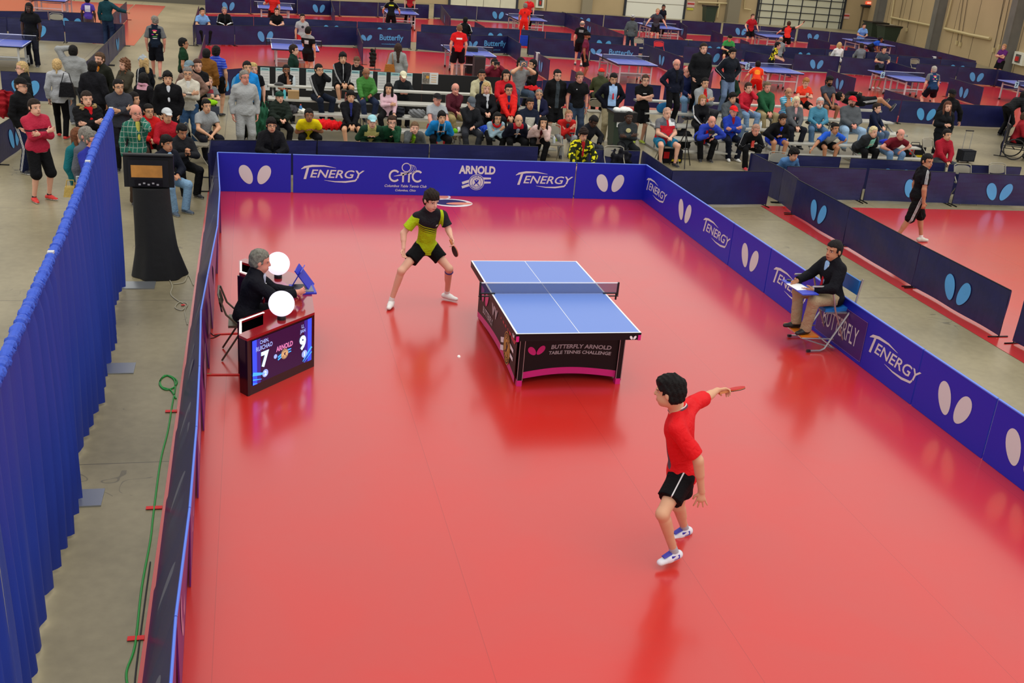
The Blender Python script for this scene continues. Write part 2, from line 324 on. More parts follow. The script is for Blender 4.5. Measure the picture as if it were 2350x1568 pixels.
for k, (ax_, ay_, bx_, by_, w) in enumerate([(2075, -5, 2062, 62, 'first'), (2097, -5, 2083, 68, 'second'), (2213, -5, 2198, 98, 'third'), (2223, -5, 2206, 102, 'fourth'), (2307, -5, 2283, 115, 'fifth'), (2320, -5, 2296, 108, 'sixth')]):
    P, Q = on_side(ax_, ay_), on_side(bx_, by_); b = MB(); b.tube([P-nS*.05, Q-nS*.05], .018, Mdk, 5); b.box(Q-nS*.07, (.16, .1, .22), Mpipe, ax=XS)
    tag(b.build('conduit'), 'thin wall conduit with socket box, the %s from the left on the right wall' % w, 'conduit', 'conduits on the right wall')
for px, py, lb in ((1585, 10, 'white and red notice with yellow strip beside the white overhead door'), (1941, 37, 'small red and white notice right of the gridded overhead door')):
    P = on_back(px, py, .02); b = MB(); b.box(P, (.55, .03, .36), mat('notice_white', (222, 190, 182), .6), ax=xB); b.box(P-nB*.02+Z*.04, (.5, .012, .1), mat('notice_red', (190, 50, 44), .6), ax=xB)
    if px < 1600: b.box(P-Z*.3, (.45, .03, .12), mat('notice_yellow', (206, 206, 60), .6), ax=xB)
    tag(b.build('wall_notice'), lb, 'sign')
# low kerb at the top of the left aisle
b = MB(); b.box((-9, 46.3, .22), (9, .4, .44), mat('kerb_dark', (98, 94, 82), .8)); b.box((-9, 46.6, .8), (9, .3, 1.6), mat('kerb_beige', (205, 196, 160), .8)); b.build('trim_6')['kind'] = 'structure'
# ------------------------------------------------------------------ court surrounds
M_ban = mat('banner_blue', (24, 34, 178), .42, spec=.4); M_mark = mat('banner_white', (212, 214, 216), .5); M_edge = mat('banner_edge', (92, 130, 236), .4)
M_navy = mat('navy_vinyl', (25, 28, 78), .42, spec=.5, bump=.25, bscale=5, var=.12, vscale=4); M_sky = mat('sky_blue_print', (84, 164, 222), .5); M_blk = mat('black_plastic', (20, 20, 22), .4); M_blkm = mat('black_metal', (26, 26, 30), .35, metal=.6)
def tenergy(D, cx, cy, h, m):
    D.text('ENERGY', cx+h*.62, cy, h*.78, m, bold=.012, shear=.25, sq=1.22)
    x0 = cx-h*2.62
    D.poly([(x0+h*.40, cy+h*.55), (x0+h*.62, cy+h*.55), (x0+h*.34, cy-h*.55), (x0+h*.10, cy-h*.55)], m)
    D.band([(x0-h*.12, cy+h*.40, h*.02), (x0+h*.2, cy+h*.58, h*.10), (x0+h*.9, cy+h*.72, h*.10), (x0+h*2.0, cy+h*.74, h*.065), (x0+h*3.1, cy+h*.58, h*.01)], m)
    D.band([(cx-h*.6, cy-h*.62, h*.008), (cx+h*.4, cy-h*.74, h*.05), (cx+h*1.4, cy-h*.74, h*.08), (cx+h*2.3, cy-h*.6, h*.08), (cx+h*2.45, cy-h*.42, h*.07)], m)
def cttc(D, cx, cy, h, m, bg):
    for sx_ in (-1, 1): D.ring(cx+sx_*h*.66, cy, h*.25, h*.36, m, 24, math.radians(42), math.radians(318), .92)
    for sx_ in (-.17, .17): D.rect(cx+sx_*h-.05*h, cy-h*.36, cx+sx_*h+.05*h, cy+h*.12, m); D.rect(cx+sx_*h-.15*h, cy+h*.12, cx+sx_*h+.15*h, cy+h*.21, m)
    D.band([(cx-h*.7, cy-h*.02, h*.01), (cx-h*.1, cy+h*.1, h*.05), (cx+h*.2, cy+h*.2, h*.02)], m)
    D.ring(cx+h*.0, cy+h*.5, h*.22, h*.27, m)
    for k in range(1, 4): D.ring(cx+h*.11*k, cy+h*(.5-.03*k), h*.22, h*.24, m, 16, -1.3, 1.5)
    D.text('Columbus Table Tennis Club', cx, cy-h*.58, h*.15, m, shear=.3, bold=.012); D.text('Columbus, Ohio', cx, cy-h*.84, h*.15, m, shear=.3, bold=.012)
def arnold(D, cx, cy, h, m, bg, m2=None, m3=None):
    D.text('ARNOLD', cx, cy+h*.42, h*.5, m, bold=.045, sq=.82)
    for k, (a, b) in enumerate(((-.62, -.36), (-.62, -.6))): D.band([(cx-h*.85, cy+h*(b-.02), h*.075), (cx, cy+h*(b+.28), h*.075), (cx+h*.85, cy+h*(b+.30), h*.05)], m3 or m)
    D2 = Dec(D.mb, D.o, D.x, D.y, D.l+.002, D.fn); D3 = Dec(D.mb, D.o, D.x, D.y, D.l+.004, D.fn)
    D2.ell(cx, cy-h*.3, h*.47, h*.47, 0, m2 or m); D3.ring(cx, cy-h*.3, h*.40, h*.44, bg); D3.ring(cx, cy-h*.3, h*.26, h*.28, bg)
    for st, sg in (('SPORTS', 1), ('FESTIVAL', -1)):
        for i, ch in enumerate(st):
            a = math.pi/2+sg*(-(i-(len(st)-1)/2)*.30) if sg > 0 else -math.pi/2+(i-(len(st)-1)/2)*.27
            Vt, Ft = text_mesh(ch, .02); r_ = h*.34; rot = a-math.pi/2 if sg > 0 else a+math.pi/2; ca, sa = math.cos(rot), math.sin(rot)
            D3.put([(cx+r_*math.cos(a)+(p*ca-q*sa)*h*.09, cy-h*.3+r_*math.sin(a)+(p*sa+q*ca)*h*.09) for p, q in Vt], Ft, bg)
    for (ax_, ay_, rx_, ry_, an) in ((-.05, .02, .05, .14, .5), (.06, .05, .05, .12, -.5), (0, .15, .04, .04, 0), (-.1, -.12, .03, .09, -.6), (.1, -.13, .03, .09, .5)): D3.ell(cx+ax_*h, cy-h*.3+ay_*h, rx_*h, ry_*h, an, bg, 12)
def banner(p0, p1, H, label, marks, th=.02, m=None, side=1, cat='court barrier', group=None, feet=True):
    p0 = np.array([p0[0], p0[1], 0.]); p1 = np.array([p1[0], p1[1], 0.]); x = unit(p1-p0); n = np.cross(x, Z); L = np.linalg.norm(p1-p0); mid = (p0+p1)/2
    e = empty('advertising_barrier', tuple(mid), label, cat, group)
    b = MB(); b.box(mid+Z*(H/2+.005), (L-.012, th, H-.006), m or M_ban, ax=x); D = Dec(b, p0+n*th/2, x, Z, .003); marks(D, L, H); b.build('panel', e)
    b = MB(); b.box(mid+Z*(H+.004), (L-.006, th+.008, .012), M_edge, ax=x); b.build('top_edge', e)
    if feet:
        for s_ in (.06, L-.06):
            b = MB(); b.box(p0+x*s_-n*.13+Z*.008, (.03, .22, .016), M_blkm, ax=x); b.box(p0+x*s_-n*.02+Z*H*.45, (.02, .02, H*.9), M_blkm, ax=x); b.build('stand', e)
    return e
YB, XR, XL, HB = 7.9, 4.17, -4.23, .74
def bx(px): return float(upy(px, 360, YB)[0])
x1, x2, x3, x4 = bx(500), bx(672), bx(1326), XR
banner((x1, YB), (x2-.03, YB), HB, 'blue court banner with white wings at the left end of the back row', lambda D, L, H: D.wings(L*.5, H*.46, H*.5, M_mark))
def long_marks(D, L, H):
    s = L/653.
    tenergy(D, (757-674)*s, H*.53, H*.275, M_mark); cttc(D, (926-674)*s, H*.52, H*.46, M_mark, M_ban); arnold(D, (1090-674)*s, H*.54, H*.46, M_mark, M_ban); tenergy(D, (1247-674)*s, H*.51, H*.275, M_mark)
banner((x2, YB), (x3-.012, YB), HB, 'long blue court banner at the back with four white sponsor marks', long_marks)
banner((x3, YB), (x4, YB), HB, 'blue court banner with white wings at the right end of the back row', lambda D, L, H: D.wings(L*.5, H*.46, H*.5, M_mark))
def wy(px, py, z=HB): return float(upx(px, py, XR)[1])
ys = [YB, wy(1687, 513), wy(1771, 580), wy(1876, 650), wy(2122, 806), wy(2291, 922), -6.4, -9.0]
ysg = [wy(1506, 436), wy(1573, 480), wy(1643, 531), wy(1723, 583), wy(1815, 645), wy(2049, 819), wy(2192, 920), wy(2350, 1050)]
def rb(i0, i1, label, ms):
    def f(D, L, H):
        for kind, y in ms:
            u = ys[i0]-y
            if kind == 't': tenergy(D, u, H*.52, H*.27, M_mark)
            elif kind == 'w': D.wings(u, H*.5, H*.52, M_mark)
            else:
                mp = mat('banner_plum', (58, 20, 112), .4); D.rect(u-.62, .06, u+.62, H-.12, mp); D2 = Dec(D.mb, D.o, D.x, D.y, .006)
                D2.text('BUTTERFLY', u+.0, H*.44, H*.34, M_mark, bold=.0, sq=.5)
                for a in ((u-.62, .06, u+.62, .064), (u-.62, H-.124, u+.62, H-.12), (u-.62, .06, u-.616, H-.12), (u+.616, .06, u+.62, H-.12)): D2.rect(*a, mat('plum_line', (150, 120, 190), .5))
    return banner((XR, ys[i0]), (XR, ys[i1]+.012), HB, label, f)
rb(0, 1, 'blue right side banner nearest the back corner, wings between two slanted words', [('t', ysg[0]), ('w', ysg[1]), ('t', ysg[2])])
rb(1, 2, 'short blue right side banner with white wings just behind the seated assistant', [('w', ysg[3])])
rb(2, 4, 'blue right side banner behind the assistant umpire chair with a dark purple patch', [('t', ysg[4]), ('p', wy(1928, 760)), ('t', ysg[5])])
rb(4, 5, 'blue right side banner with white wings nearer than the umpire chair', [('w', ysg[6])])
rb(5, 6, 'nearest blue right side banner cut by the right edge of the photo', [('w', ysg[7])])
rb(6, 7, 'blue banner end in the lower right corner of the photo', [('w', -7.6)])
# left side: thin film banners folded over a rail, the outer flap leaning away
M_film = mat('smoky_film', (66, 70, 124), .3, spec=.4, alpha=.66); M_filmark = mat('film_ghost_mark', (158, 158, 160), .4, alpha=.85)
M_violet = mat('banner_violet', (110, 34, 122), .35, alpha=.9); M_violetm = mat('banner_violet_mark', (196, 140, 170), .4)
tops = [(-4.31, YB), (-4.2, 5.1), (-4.18, 2.99), (-4.24, .79), (-4.27, -.49), (-4.22, -2.1), (-4.19, -3.46), (-4.18, -4.85), (-4.2, -6.22), (-4.18, -7.4)]
names = ['by the back corner', 'second from the back corner', 'beside the television stand', 'behind the umpire chair', 'beside the scoring desk', 'beside the green cable coil', 'in the middle of the left side', 'nearer than the middle of the left side', 'in the lower left corner']
for i in range(9):
    a = np.array([*tops[i], 0.]); c = np.array([*tops[i+1], 0.]); x = unit(a-c)
    e = empty('advertising_barrier', tuple((a+c)/2), 'blue left side banner with smoky outer flap, %s' % names[i], 'court barrier')
    bi = [(-4.215-.003*j) for j in (0, 1)]
    b = MB(); A0 = np.array([-4.23 if i else -4.28, a[1], .015]); C0 = np.array([-4.2, c[1]+.01, .015]); A1 = a+Z*HB; C1 = c+Z*HB+np.array([0, .01, 0])
    t = np.array([.006, 0, 0]); b.hexa([A0-t, A0+t, C0+t, C0-t, A1-t, A1+t, C1+t, C1-t], M_violet)
    D = Dec(b, C0+t*1.3, unit(A0-C0)*-1, Z, .004); xx = unit(A0-C0); D.x = xx; D.n = np.array([1., 0, 0])
    L = np.linalg.norm(A0-C0); D.wings(L/2, .36, .4, M_violetm); b.build('inner_panel', e)
    b = MB(); Ao = np.array([-4.47, a[1], .01]); Co = np.array([-4.46, c[1]+.01, .01]); b.hexa([Ao-t, Ao+t, Co+t, Co-t, A1-t*2-Z*.01, A1-Z*.01, C1-Z*.01, C1-t*2-Z*.01], M_film)
    up_ = unit(A1-Ao); nn = unit(np.cross(up_, xx)); nn = nn if nn[2] > 0 else -nn
    D = Dec(b, (Ao+Co)/2, xx, up_, .004); D.n = nn; D.wings(0, .38, .4, M_filmark); b.build('outer_flap', e)
    b = MB(); b.tube([A1, C1], .011, M_edge, 6); b.build('top_rail', e)
# navy vinyl barriers -------------------------------------------------------------
random.seed(3)
def navy(p0, p1, label, mark=None, H=.74, group=None, sag=0., mu=.5, feet=(1, 1)):
    p0 = np.array([p0[0], p0[1], 0.]); p1 = np.array([p1[0], p1[1], 0.]); x = unit(p1-p0); n = np.cross(x, Z); L = np.linalg.norm(p1-p0)
    if np.dot(n[:2], CAM[:2]-p0[:2]) < 0: p0, p1 = p1, p0; x = -x; n = -n; mu = 1-mu
    e = empty('court_barrier', tuple((p0+p1)/2), label, 'court barrier', group)
    ph = random.random()*9
    def w(u, v): return .012*math.sin(u*5.1+ph+v*3)*math.sin(v*4+ph)*min(1, (H-v)*6)+sag*math.sin(math.pi*u/L)*math.sin(math.pi*v/H)
    nx, nz = max(6, int(L/.14)), 7; V = []; F = []
    for s_ in (0, 1):
        for i in range(nx+1):
            for j in range(nz+1):
                u = .006+(L-.012)*i/nx; v = .04+(H-.045)*j/nz; V.append(p0+x*u+Z*v+n*(w(u, v)+(.012 if s_ else -.012)))
    a = (nx+1)*(nz+1)
    for i in range(nx):
        for j in range(nz):
            q = i*(nz+1)+j; F.append((q, q+1, q+nz+2, q+nz+1)); F.append((a+q, a+q+nz+1, a+q+nz+2, a+q+1))
    for i in range(nx):
        q = i*(nz+1); F.append((q, q+nz+1, a+q+nz+1, a+q)); q += nz; F.append((q, a+q, a+q+nz+1, q+nz+1))
    for j in range(nz):
        q = j; F.append((q, a+q, a+q+1, q+1)); q += nx*(nz+1); F.append((q, q+1, a+q+1, a+q))
    b = MB(); b.add(V, F, M_navy); D = Dec(b, p0, x, Z, .024, w)
    if mark == 'w': D.wings(L*mu, H*.47, H*.54, M_sky)
    if mark == 'half': D.ell(L*mu, H*.47, H*.16, H*.28, .25, M_sky)
    if mark == 'b': D.wings(L*mu-.78, H*.54, H*.36, M_sky, .75); D.text('Butterfly', L*mu+.28, H*.55, H*.4, M_sky, bold=.02, sq=.95); D.text('www.butterflyonline.com', L*mu+.2, H*.24, H*.085, M_sky, bold=.01)
    b.build('vinyl_cover', e)
    b = MB(); b.tube([p0+x*.013+Z*.02, p0+x*.013+Z*(H), p0+x*(L-.013)+Z*(H), p0+x*(L-.013)+Z*.02], .011, M_blkm, 6); b.build('frame', e)
    for k, s_ in enumerate((.03, L-.03)):
        if feet[k]: b = MB(); b.tube([p0+x*s_+n*.17+Z*.012, p0+x*s_-n*.17+Z*.012], .012, M_blkm, 6); b.build('foot', e)
    return e
def row(pts, label, marks=None, H=.74, z=None, group=None, gap=.004, ords=None):
    P = [up(px, py, H)[:2] for px, py in pts]; O = ords or ['first', 'second', 'third', 'fourth', 'fifth', 'sixth', 'seventh', 'eighth', 'ninth', 'tenth', 'eleventh', 'twelfth', 'thirteenth']
    for i in range(len(P)-1):
        mk = marks[i] if marks else None
        if mk == '-': continue
        x = P[i+1]-P[i]; x /= np.linalg.norm(x)
        navy(P[i]+x*gap, P[i+1]-x*gap, label % O[i] if '%' in label else label, mk, H, group)
row([(480, 322), (728, 323), (986, 331), (1236, 337)], 'navy barrier in front of the left bleachers, %s from the left', [None, None, None])
row([(1352, 343), (1470, 347)], 'short navy barrier behind the back banner with a dark jacket over it')
row([(1475, 346), (1543, 392)], 'navy barrier angling away from the right end of the back banner')
row([(1543, 392), (1772, 394)], 'navy barrier across the end of the concrete aisle right of the main court')
row([(483, 322), (478, 352)], 'navy barrier end at the left corner behind the back banner')
row([(1724, 351), (1800, 388), (1833, 411)], 'slanting navy barrier by the man in the denim shirt, %s from the bleachers', [None, None])
row([(1722, 352), (1931, 361)], 'navy barrier in front of the right bleachers before the grey and blue tee', None)
row([(1952, 363), (2170, 374)], 'navy barrier before the woman in the mint top, blue wings showing above the next row', ['w'])
row([(2178, 377), (2345, 384)], 'navy barrier behind the two empty folding chairs at the right edge')
row([(1806, 382), (1990, 388)], 'plain navy barrier at the near left of the right court')
row([(1994, 388), (2194, 396)], 'navy barrier with one blue oval behind the walking man in black', ['half'])
row([(2200, 397), (2400, 405)], 'navy barrier with blue wings at the far right of the right court', ['w'])
P = [np.array([7.1, 6.95]), up(1952, 477, .74)[:2], up(2115, 563, .74)[:2], up(2322, 668, .74)[:2]]
for i, (mk, lb) in enumerate((('w', 'navy barrier with blue wings on the concrete aisle, farthest along'), (None, 'plain creased navy barrier beyond the umpire chair across the aisle'), ('w', 'nearest navy barrier with big blue wings across the aisle'))):
    d = unit(P[i+1]-P[i]); navy(P[i]+d*.005, P[i+1]-d*.005, lb, mk, mu=.5)
navy((7.1, -.05), (7.2, -2.4), 'dark navy barrier cut by the right edge beyond the aisle gap', None)
# practice hall rows (between the two lines of tables), left to right
row([(449, 57), (538, 59), (676, 60), (820, 63)], 'navy barrier beyond the first practice table, %s from the aisle in the nearer row', [None, 'w', None])
row([(822, 66), (944, 70)], 'navy barrier printed with the blue word and wings behind the woman with the tan bag', ['b'])
row([(956, 72), (1078, 84)], 'plain navy barrier behind the coach in the red shirt')
row([(1080, 81), (1166, 83)], 'navy barrier with cut off blue word right of the red shirted coach', ['b'])
row([(1166, 83), (1196, 101)], 'small angled navy barrier ending the cut off blue word')
row([(1214, 86), (1355, 97)], 'plain navy barrier behind the two players by the turbaned man')
row([(1356, 98), (1468, 107)], 'navy barrier with blue word behind the empty middle table', ['b'])
row([(1478, 101), (1570, 133)], 'slanting navy barrier with a blue wing right of the empty table', ['w'])
row([(1570, 106), (1705, 116)], 'navy barrier with blue wings behind the tall man in the quilted jacket', ['w'])
row([(1711, 117), (1822, 137)], 'navy barrier behind the player in yellow and black')
row([(1824, 124), (1929, 130)], 'navy barrier with blue wings in the nearer practice row right of the yellow player', ['w'])
row([(1933, 131), (2056, 141)], 'plain navy barrier behind the player in dark grey')
row([(2038, 140), (2103, 160)], 'short slanting navy barrier behind the player in dark grey')
row([(2104, 146), (2199, 153)], 'plain navy barrier beyond the crouching player with the printed blue back')
row([(2200, 153), (2290, 160)], 'navy barrier with blue wings near the right wall in the nearer row', ['w'])
row([(2288, 159), (2360, 176)], 'angled navy barrier at the right edge below the last column')
row([(455, 37), (582, 39), (700, 44), (820, 50), (944, 55)], 'navy barrier just beyond the nearer practice row, %s from the aisle', [None, None, 'w', 'w'][:4])
row([(966, 56), (1080, 62), (1194, 68)], 'navy barrier behind the seated coach pair, %s of two', [None, 'w'])
row([(1196, 68), (1252, 73), (1312, 77)], 'low navy barrier behind the blue towel chair, %s of two', [None, None])
row([(1345, 79), (1430, 86)], 'navy barrier end left of the man in the striped beanie', ['w'])
row([(1462, 86), (1580, 93), (1700, 100)], 'navy barrier behind the red chair and tan towel, %s of two', [None, 'w'])
row([(1700, 100), (1800, 108), (1895, 113)], 'navy barrier behind the man in the green shirt, %s of two', [None, 'w'])
row([(1895, 113), (2010, 120), (2060, 127)], 'navy barrier behind the grey shirted sitter, %s of two', [None, None])
row([(2062, 127), (2160, 136), (2242, 144)], 'navy barrier holding the white towel near the right wall, %s of two', [None, 'w'])
row([(470, -6), (575, -4), (682, -2)], 'navy barrier in the farthest row at upper left, %s of two', ['w', None])
row([(682, -1), (780, 3), (868, 6), (985, 11)], 'navy barrier in the farthest row left of the doors, %s of three', ['w', None, None])
row([(996, 9), (1095, 15), (1192, 21)], 'navy barrier in the farthest row below the first ivory door, %s of two', [None, 'w'])
row([(1216, 23), (1300, 30), (1386, 35)], 'navy barrier in the farthest row behind the players in red, %s of two', [None, 'w'])
row([(1387, 35), (1480, 42), (1562, 47)], 'navy barrier in the farthest row below the white overhead door, %s of two', [None, None])
row([(1565, 47), (1656, 53)], 'sagging navy barrier in the farthest row below the green bin')
row([(1660, 53), (1745, 60), (1828, 67)], 'navy barrier in the farthest row behind the red jersey player, %s of two', ['w', None])
row([(1832, 66), (1905, 73), (1978, 80)], 'navy barrier in the farthest row below the exit door, %s of two', ['w', None])
row([(1980, 80), (2060, 98), (2150, 118), (2240, 140)], 'navy barrier slanting along the right wall, %s from the corner', [None, None, None])
# dividers between tables
DV = [((447, 170), (470, 80), 'purple lit navy divider along the aisle left of the first practice table', None), ((443, 58), (456, 14), 'navy divider along the aisle farther back at upper left', None),
      ((821, 66), (833, 100), 'short navy divider right of the first practice table', None), ((1227, 118), (1262, 138), 'navy divider with white towel and blue wings behind the photographers', 'w'),
      ((1312, 160), (1356, 184), 'short navy divider behind the man in the black polo', None), ((1637, 162), (1560, 240), 'navy divider behind the tall man in the quilted jacket', None),
      ((1900, 160), (1965, 180), 'navy divider with blue wings behind the bearded man in grey', 'w'), ((2180, 179), (2258, 201), 'navy divider with blue wings above the woman with long brown hair', 'w'),
      ((2032, 206), (2112, 230), 'low navy divider under the table of the dark grey player', None), ((757, -8), (768, 28), 'navy divider in the far row beside the player in black and yellow', 'w'),
      ((1012, 12), (1034, 40), 'navy divider in the far row with a narrow blue wing', 'w'), ((1290, 27), (1432, 80), 'long navy divider in the far row beside the striped beanie', 'w'),
      ((1090, 50), (1112, 62), 'small navy divider end beyond the coach in red', None), ((1560, 50), (1578, 62), 'navy divider with a blue mark right of the bald player', 'w'),
      ((1634, 70), (1660, 80), 'short navy divider left of the man in the green shirt', None), ((1700, 90), (1720, 98), 'tiny navy divider behind the man in the green shirt', None),
      ((1857, 87), (1906, 98), 'navy divider in the far row behind the woman in white', None), ((1946, 108), (1992, 120), 'low navy divider in the far row beside the grey sitter', None)]
for a, c, lb, mk in DV: navy(up(*a, .74)[:2], up(*c, .74)[:2], lb, mk)
row([(1100, 190), (1245, 186)], 'navy barrier just behind the photographers at the court edge')
row([(1245, 184), (1345, 188)], 'navy barrier behind the man in black coat and glasses')
row([(1437, 191), (1446+72, 197)], 'navy barrier behind the man in the black tee with folded arms')
row([(495, 162), (556, 157)], 'navy barrier with one blue wing behind the boy in grey', ['w'])
row([(1525, 196), (1660, 205)], 'navy barrier hidden behind the standing men of the right bleachers')
row([(1975, 226), (2068, 231)], 'navy barrier behind the lying man at the top of the right bleachers')
row([(2070, 231), (2190, 239)], 'navy barrier with blue wings behind the woman in black', ['w'])
row([(2192, 239), (2318, 245)], 'plain navy barrier left of the wheelchair')
row([(2326, 240), (2309, 300)], 'navy barrier end with salmon edge beside the wheelchair')
row([(0, 41), (12, 41)], 'navy barrier sliver at the left edge behind the far left table') if False else None
row([(-60, 38), (14, 41)], 'navy barrier at the left edge behind the man in black polo')
row([(16, 41), (146, 48)], 'navy barrier with one blue wing behind the man in black polo', ['w'])
row([(147, 48), (284, 56)], 'navy barrier across the left practice area next to the aisle')
row([(285, 56), (247, 94)], 'navy barrier along the left aisle with a blue wing, farther half', ['w'])
row([(247, 95), (200, 140), (140, 168)], 'navy barrier along the left aisle behind the bearded man, %s of two', [None, None])
row([(-40, 25), (110, 27), (215, 31)], 'navy barrier at the back of the left practice area, %s of two', [None, 'w'])
row([(255, 36), (290, 4)], 'navy barrier beside the far left red mat with a blue wing', ['w'])
row([(0, 163), (112, 168)], 'navy barrier with a blue wing behind the women at left', ['w'])
row([(60, 250), (-10, 292)], 'navy barrier at the left edge beside the man with the cap', ['w'])
# ------------------------------------------------------------------ match table
M_tblue = mat('table_blue', (96, 132, 214), .38, spec=.5, coat=.3, coatr=.25); M_white = mat('line_white', (240, 242, 245), .5); M_tblk = mat('table_black', (13, 8, 13), .45, spec=.3)
M_pink = mat('table_pink', (214, 34, 130), .35); M_net = mat('net_mesh', (30, 34, 60), .7, alpha=.55); M_silver = mat('silver_metal', (186, 188, 192), .3, metal=.8); M_lgrey = mat('light_grey_paint', (200, 202, 204), .4)
M_gold = mat('gold_print', (206, 160, 60), .4); M_redp = mat('red_print', (178, 24, 48), .4); M_greyp = mat('grey_print', (170, 168, 172), .45)
HT = .76; tx, ty = .7625, 1.37
T = empty('match_table', (0, 0, 0), 'blue match table with black and pink skirt panels on the main court', 'table tennis table')
b = MB(); b.box((0, 0, HT-.0125), (2*tx, 2*ty, .025), M_tblk)
def top_marks(b, ox=0, oy=0, z=HT, blue=None, mid=True):
    D = Dec(b, (ox, oy, z), (1, 0, 0), (0, 1, 0), .001); D.rect(-tx, -ty, tx, ty, M_white)
    D = Dec(b, (ox, oy, z), (1, 0, 0), (0, 1, 0), .002)
    for s_ in (-1, 1): D.rect(min(s_*.0015, s_*(tx-.022)), -ty+.022, max(s_*.0015, s_*(tx-.022)), ty-.022, blue or M_tblue) if not mid else D.rect(min(s_*.004, s_*(tx-.022)), -ty+.022, max(s_*.004, s_*(tx-.022)), ty-.022, blue or M_tblue)
top_marks(b); b.build('tabletop', T)
b = MB()
for s_ in (-1, 1):
    b.box((0, s_*(ty-.012), HT-.058), (2*tx-.004, .02, .065), M_tblk); b.box((s_*(tx-.012), 0, HT-.058), (.02, 2*ty-.004, .065), M_tblk)
    b.box((s_*(tx-.02), -ty+.0, HT-.062), (.034, .012, .066), M_pink)
D = Dec(b, (tx-.1, -ty-.002, HT-.06), (1, 0, 0), (0, 0, 1), .003); D.wings(0, 0, .05, M_white, .6)
D = Dec(b, (-tx-.002, -ty+.1, HT-.06), (0, -1, 0), (0, 0, 1), .003); D.wings(0, 0, .05, M_white, .6)
b.build('apron', T)
for s_ in (-1, 1):
    for q in (-1, 1):
        b = MB(); x0 = s_*.62; y0 = q*1.13; b.box((x0, y0, .40), (.055, .07, .64), M_tblk); lg = b.build('leg', T); b = MB(); b.box((x0, y0, .04), (.062, .078, .08), M_pink); b.build('foot', lg, org=(0, 0, 0)); b = MB()
        for dx in (-.031, .031): b.box((x0+dx, y0-.037*1, .4), (.006, .006, .64), M_silver)
        b.build('edge_trim', lg, org=(0, 0, 0))
# front panels curved inward, with curved pink hem
def skirt(y, sg, text):
    b = MB(); N = 20; V = []; F = []
    def bot(t): return .165+.022*math.sin(math.pi*t)
    def dep(t): return y+sg*.09*math.sin(math.pi*t)
    for i in range(N+1):
        t = i/N; xx = -.6+1.2*t; V += [(xx, dep(t), HT-.08), (xx, dep(t), bot(t)), (xx, dep(t)-sg*.002, bot(t)), (xx, dep(t)-sg*.002, bot(t)-.085)]
    for i in range(N): F.append((4*i, 4*i+1, 4*i+5, 4*i+4))
    b.add(V, F, M_tblk); b.add(V, [(4*i+2, 4*i+3, 4*i+7, 4*i+6) for i in range(N)], M_pink)
    if text:
        D = Dec(b, (0, y, 0), (1, 0, 0), (0, 0, 1), .006, lambda u, v: -.09*math.sin(math.pi*(u+.6)/1.2)*sg)
        D.wings(-.42, .43, .13, M_pink, .75); D.text('BUTTERFLY ARNOLD', .14, .46, .055, M_greyp, bold=.03, shear=.12, sq=1.08); D.text('TABLE TENNIS CHALLENGE', .13, .385, .045, M_greyp, bold=.03, shear=.12, sq=1.05)
    b.build('end_panel', T)
skirt(-1.12, 1, True); skirt(1.12, -1, False)
def side_skirt(sx):
    b = MB(); N = 24; V = []
    def X(t): return sx*(.675-.03*math.sin(math.pi*t))
    for i in range(N+1):
        t = i/N; yy = -1.12+2.24*t; V += [(X(t), yy, HT-.07), (X(t), yy, .11+.05*math.sin(math.pi*t)), (X(t), yy, .03+.03*math.sin(math.pi*t))]
    b.add(V, [(3*i, 3*i+3, 3*i+4, 3*i+1) for i in range(N)], M_tblk); b.add(V, [(3*i+1, 3*i+4, 3*i+5, 3*i+2) for i in range(N)], M_pink)
    fn = lambda u, v: (-.03*math.sin(math.pi*min(1, max(0, (1.12-(-u if sx < 0 else u))/2.24 if sx < 0 else (u+1.12)/2.24)))) if True else 0
    D = Dec(b, (sx*.675, 0, 0), (0, -1 if sx < 0 else 1, 0), (0, 0, 1), .006, fn)
    D.wings(-.78, .47, .26, M_pink, .3); D.text('BUTTERFLY', -.55, .25, .10, M_greyp, bold=.03, sq=.8)
    D.text('W', -.22, .46, .2, M_greyp, bold=.05, sq=1.3); D.band([(-.25, .58, .015), (.1, .62, .03), (.6, .61, .025), (.95, .54, .004)], M_greyp)
    arnold(D, .60, .40, .44, M_redp, M_tblk, M_gold, M_white); b.build('side_panel', T)
side_skirt(-1); side_skirt(1)
def net(parent, ox, oy, m_net=M_net, simple=False):
    b = MB(); b.box((ox, oy, HT+.078), (1.83, .004, .145), m_net); nt = b.build('net', parent); b = MB(); b.box((ox, oy, HT+.149), (1.83, .008, .013), M_white); b.build('net_tape', nt, org=(0, 0, 0))
    for s_ in (-1, 1):
        b = MB(); b.box((ox+s_*.915, oy, HT+.07), (.022, .022, .175), M_blk); b.box((ox+s_*.82, oy, HT+.008), (.2, .03, .012), M_blk); b.box((ox+s_*.86, oy, HT-.03), (.14, .02, .012), M_blk); b.tube([(ox+s_*.9, oy, HT-.08), (ox+s_*.9, oy, HT)], .012, M_blk, 6); b.build('net_post', parent)
net(T, 0, 0, mat('net_blue', (40, 52, 110), .8, alpha=.42))
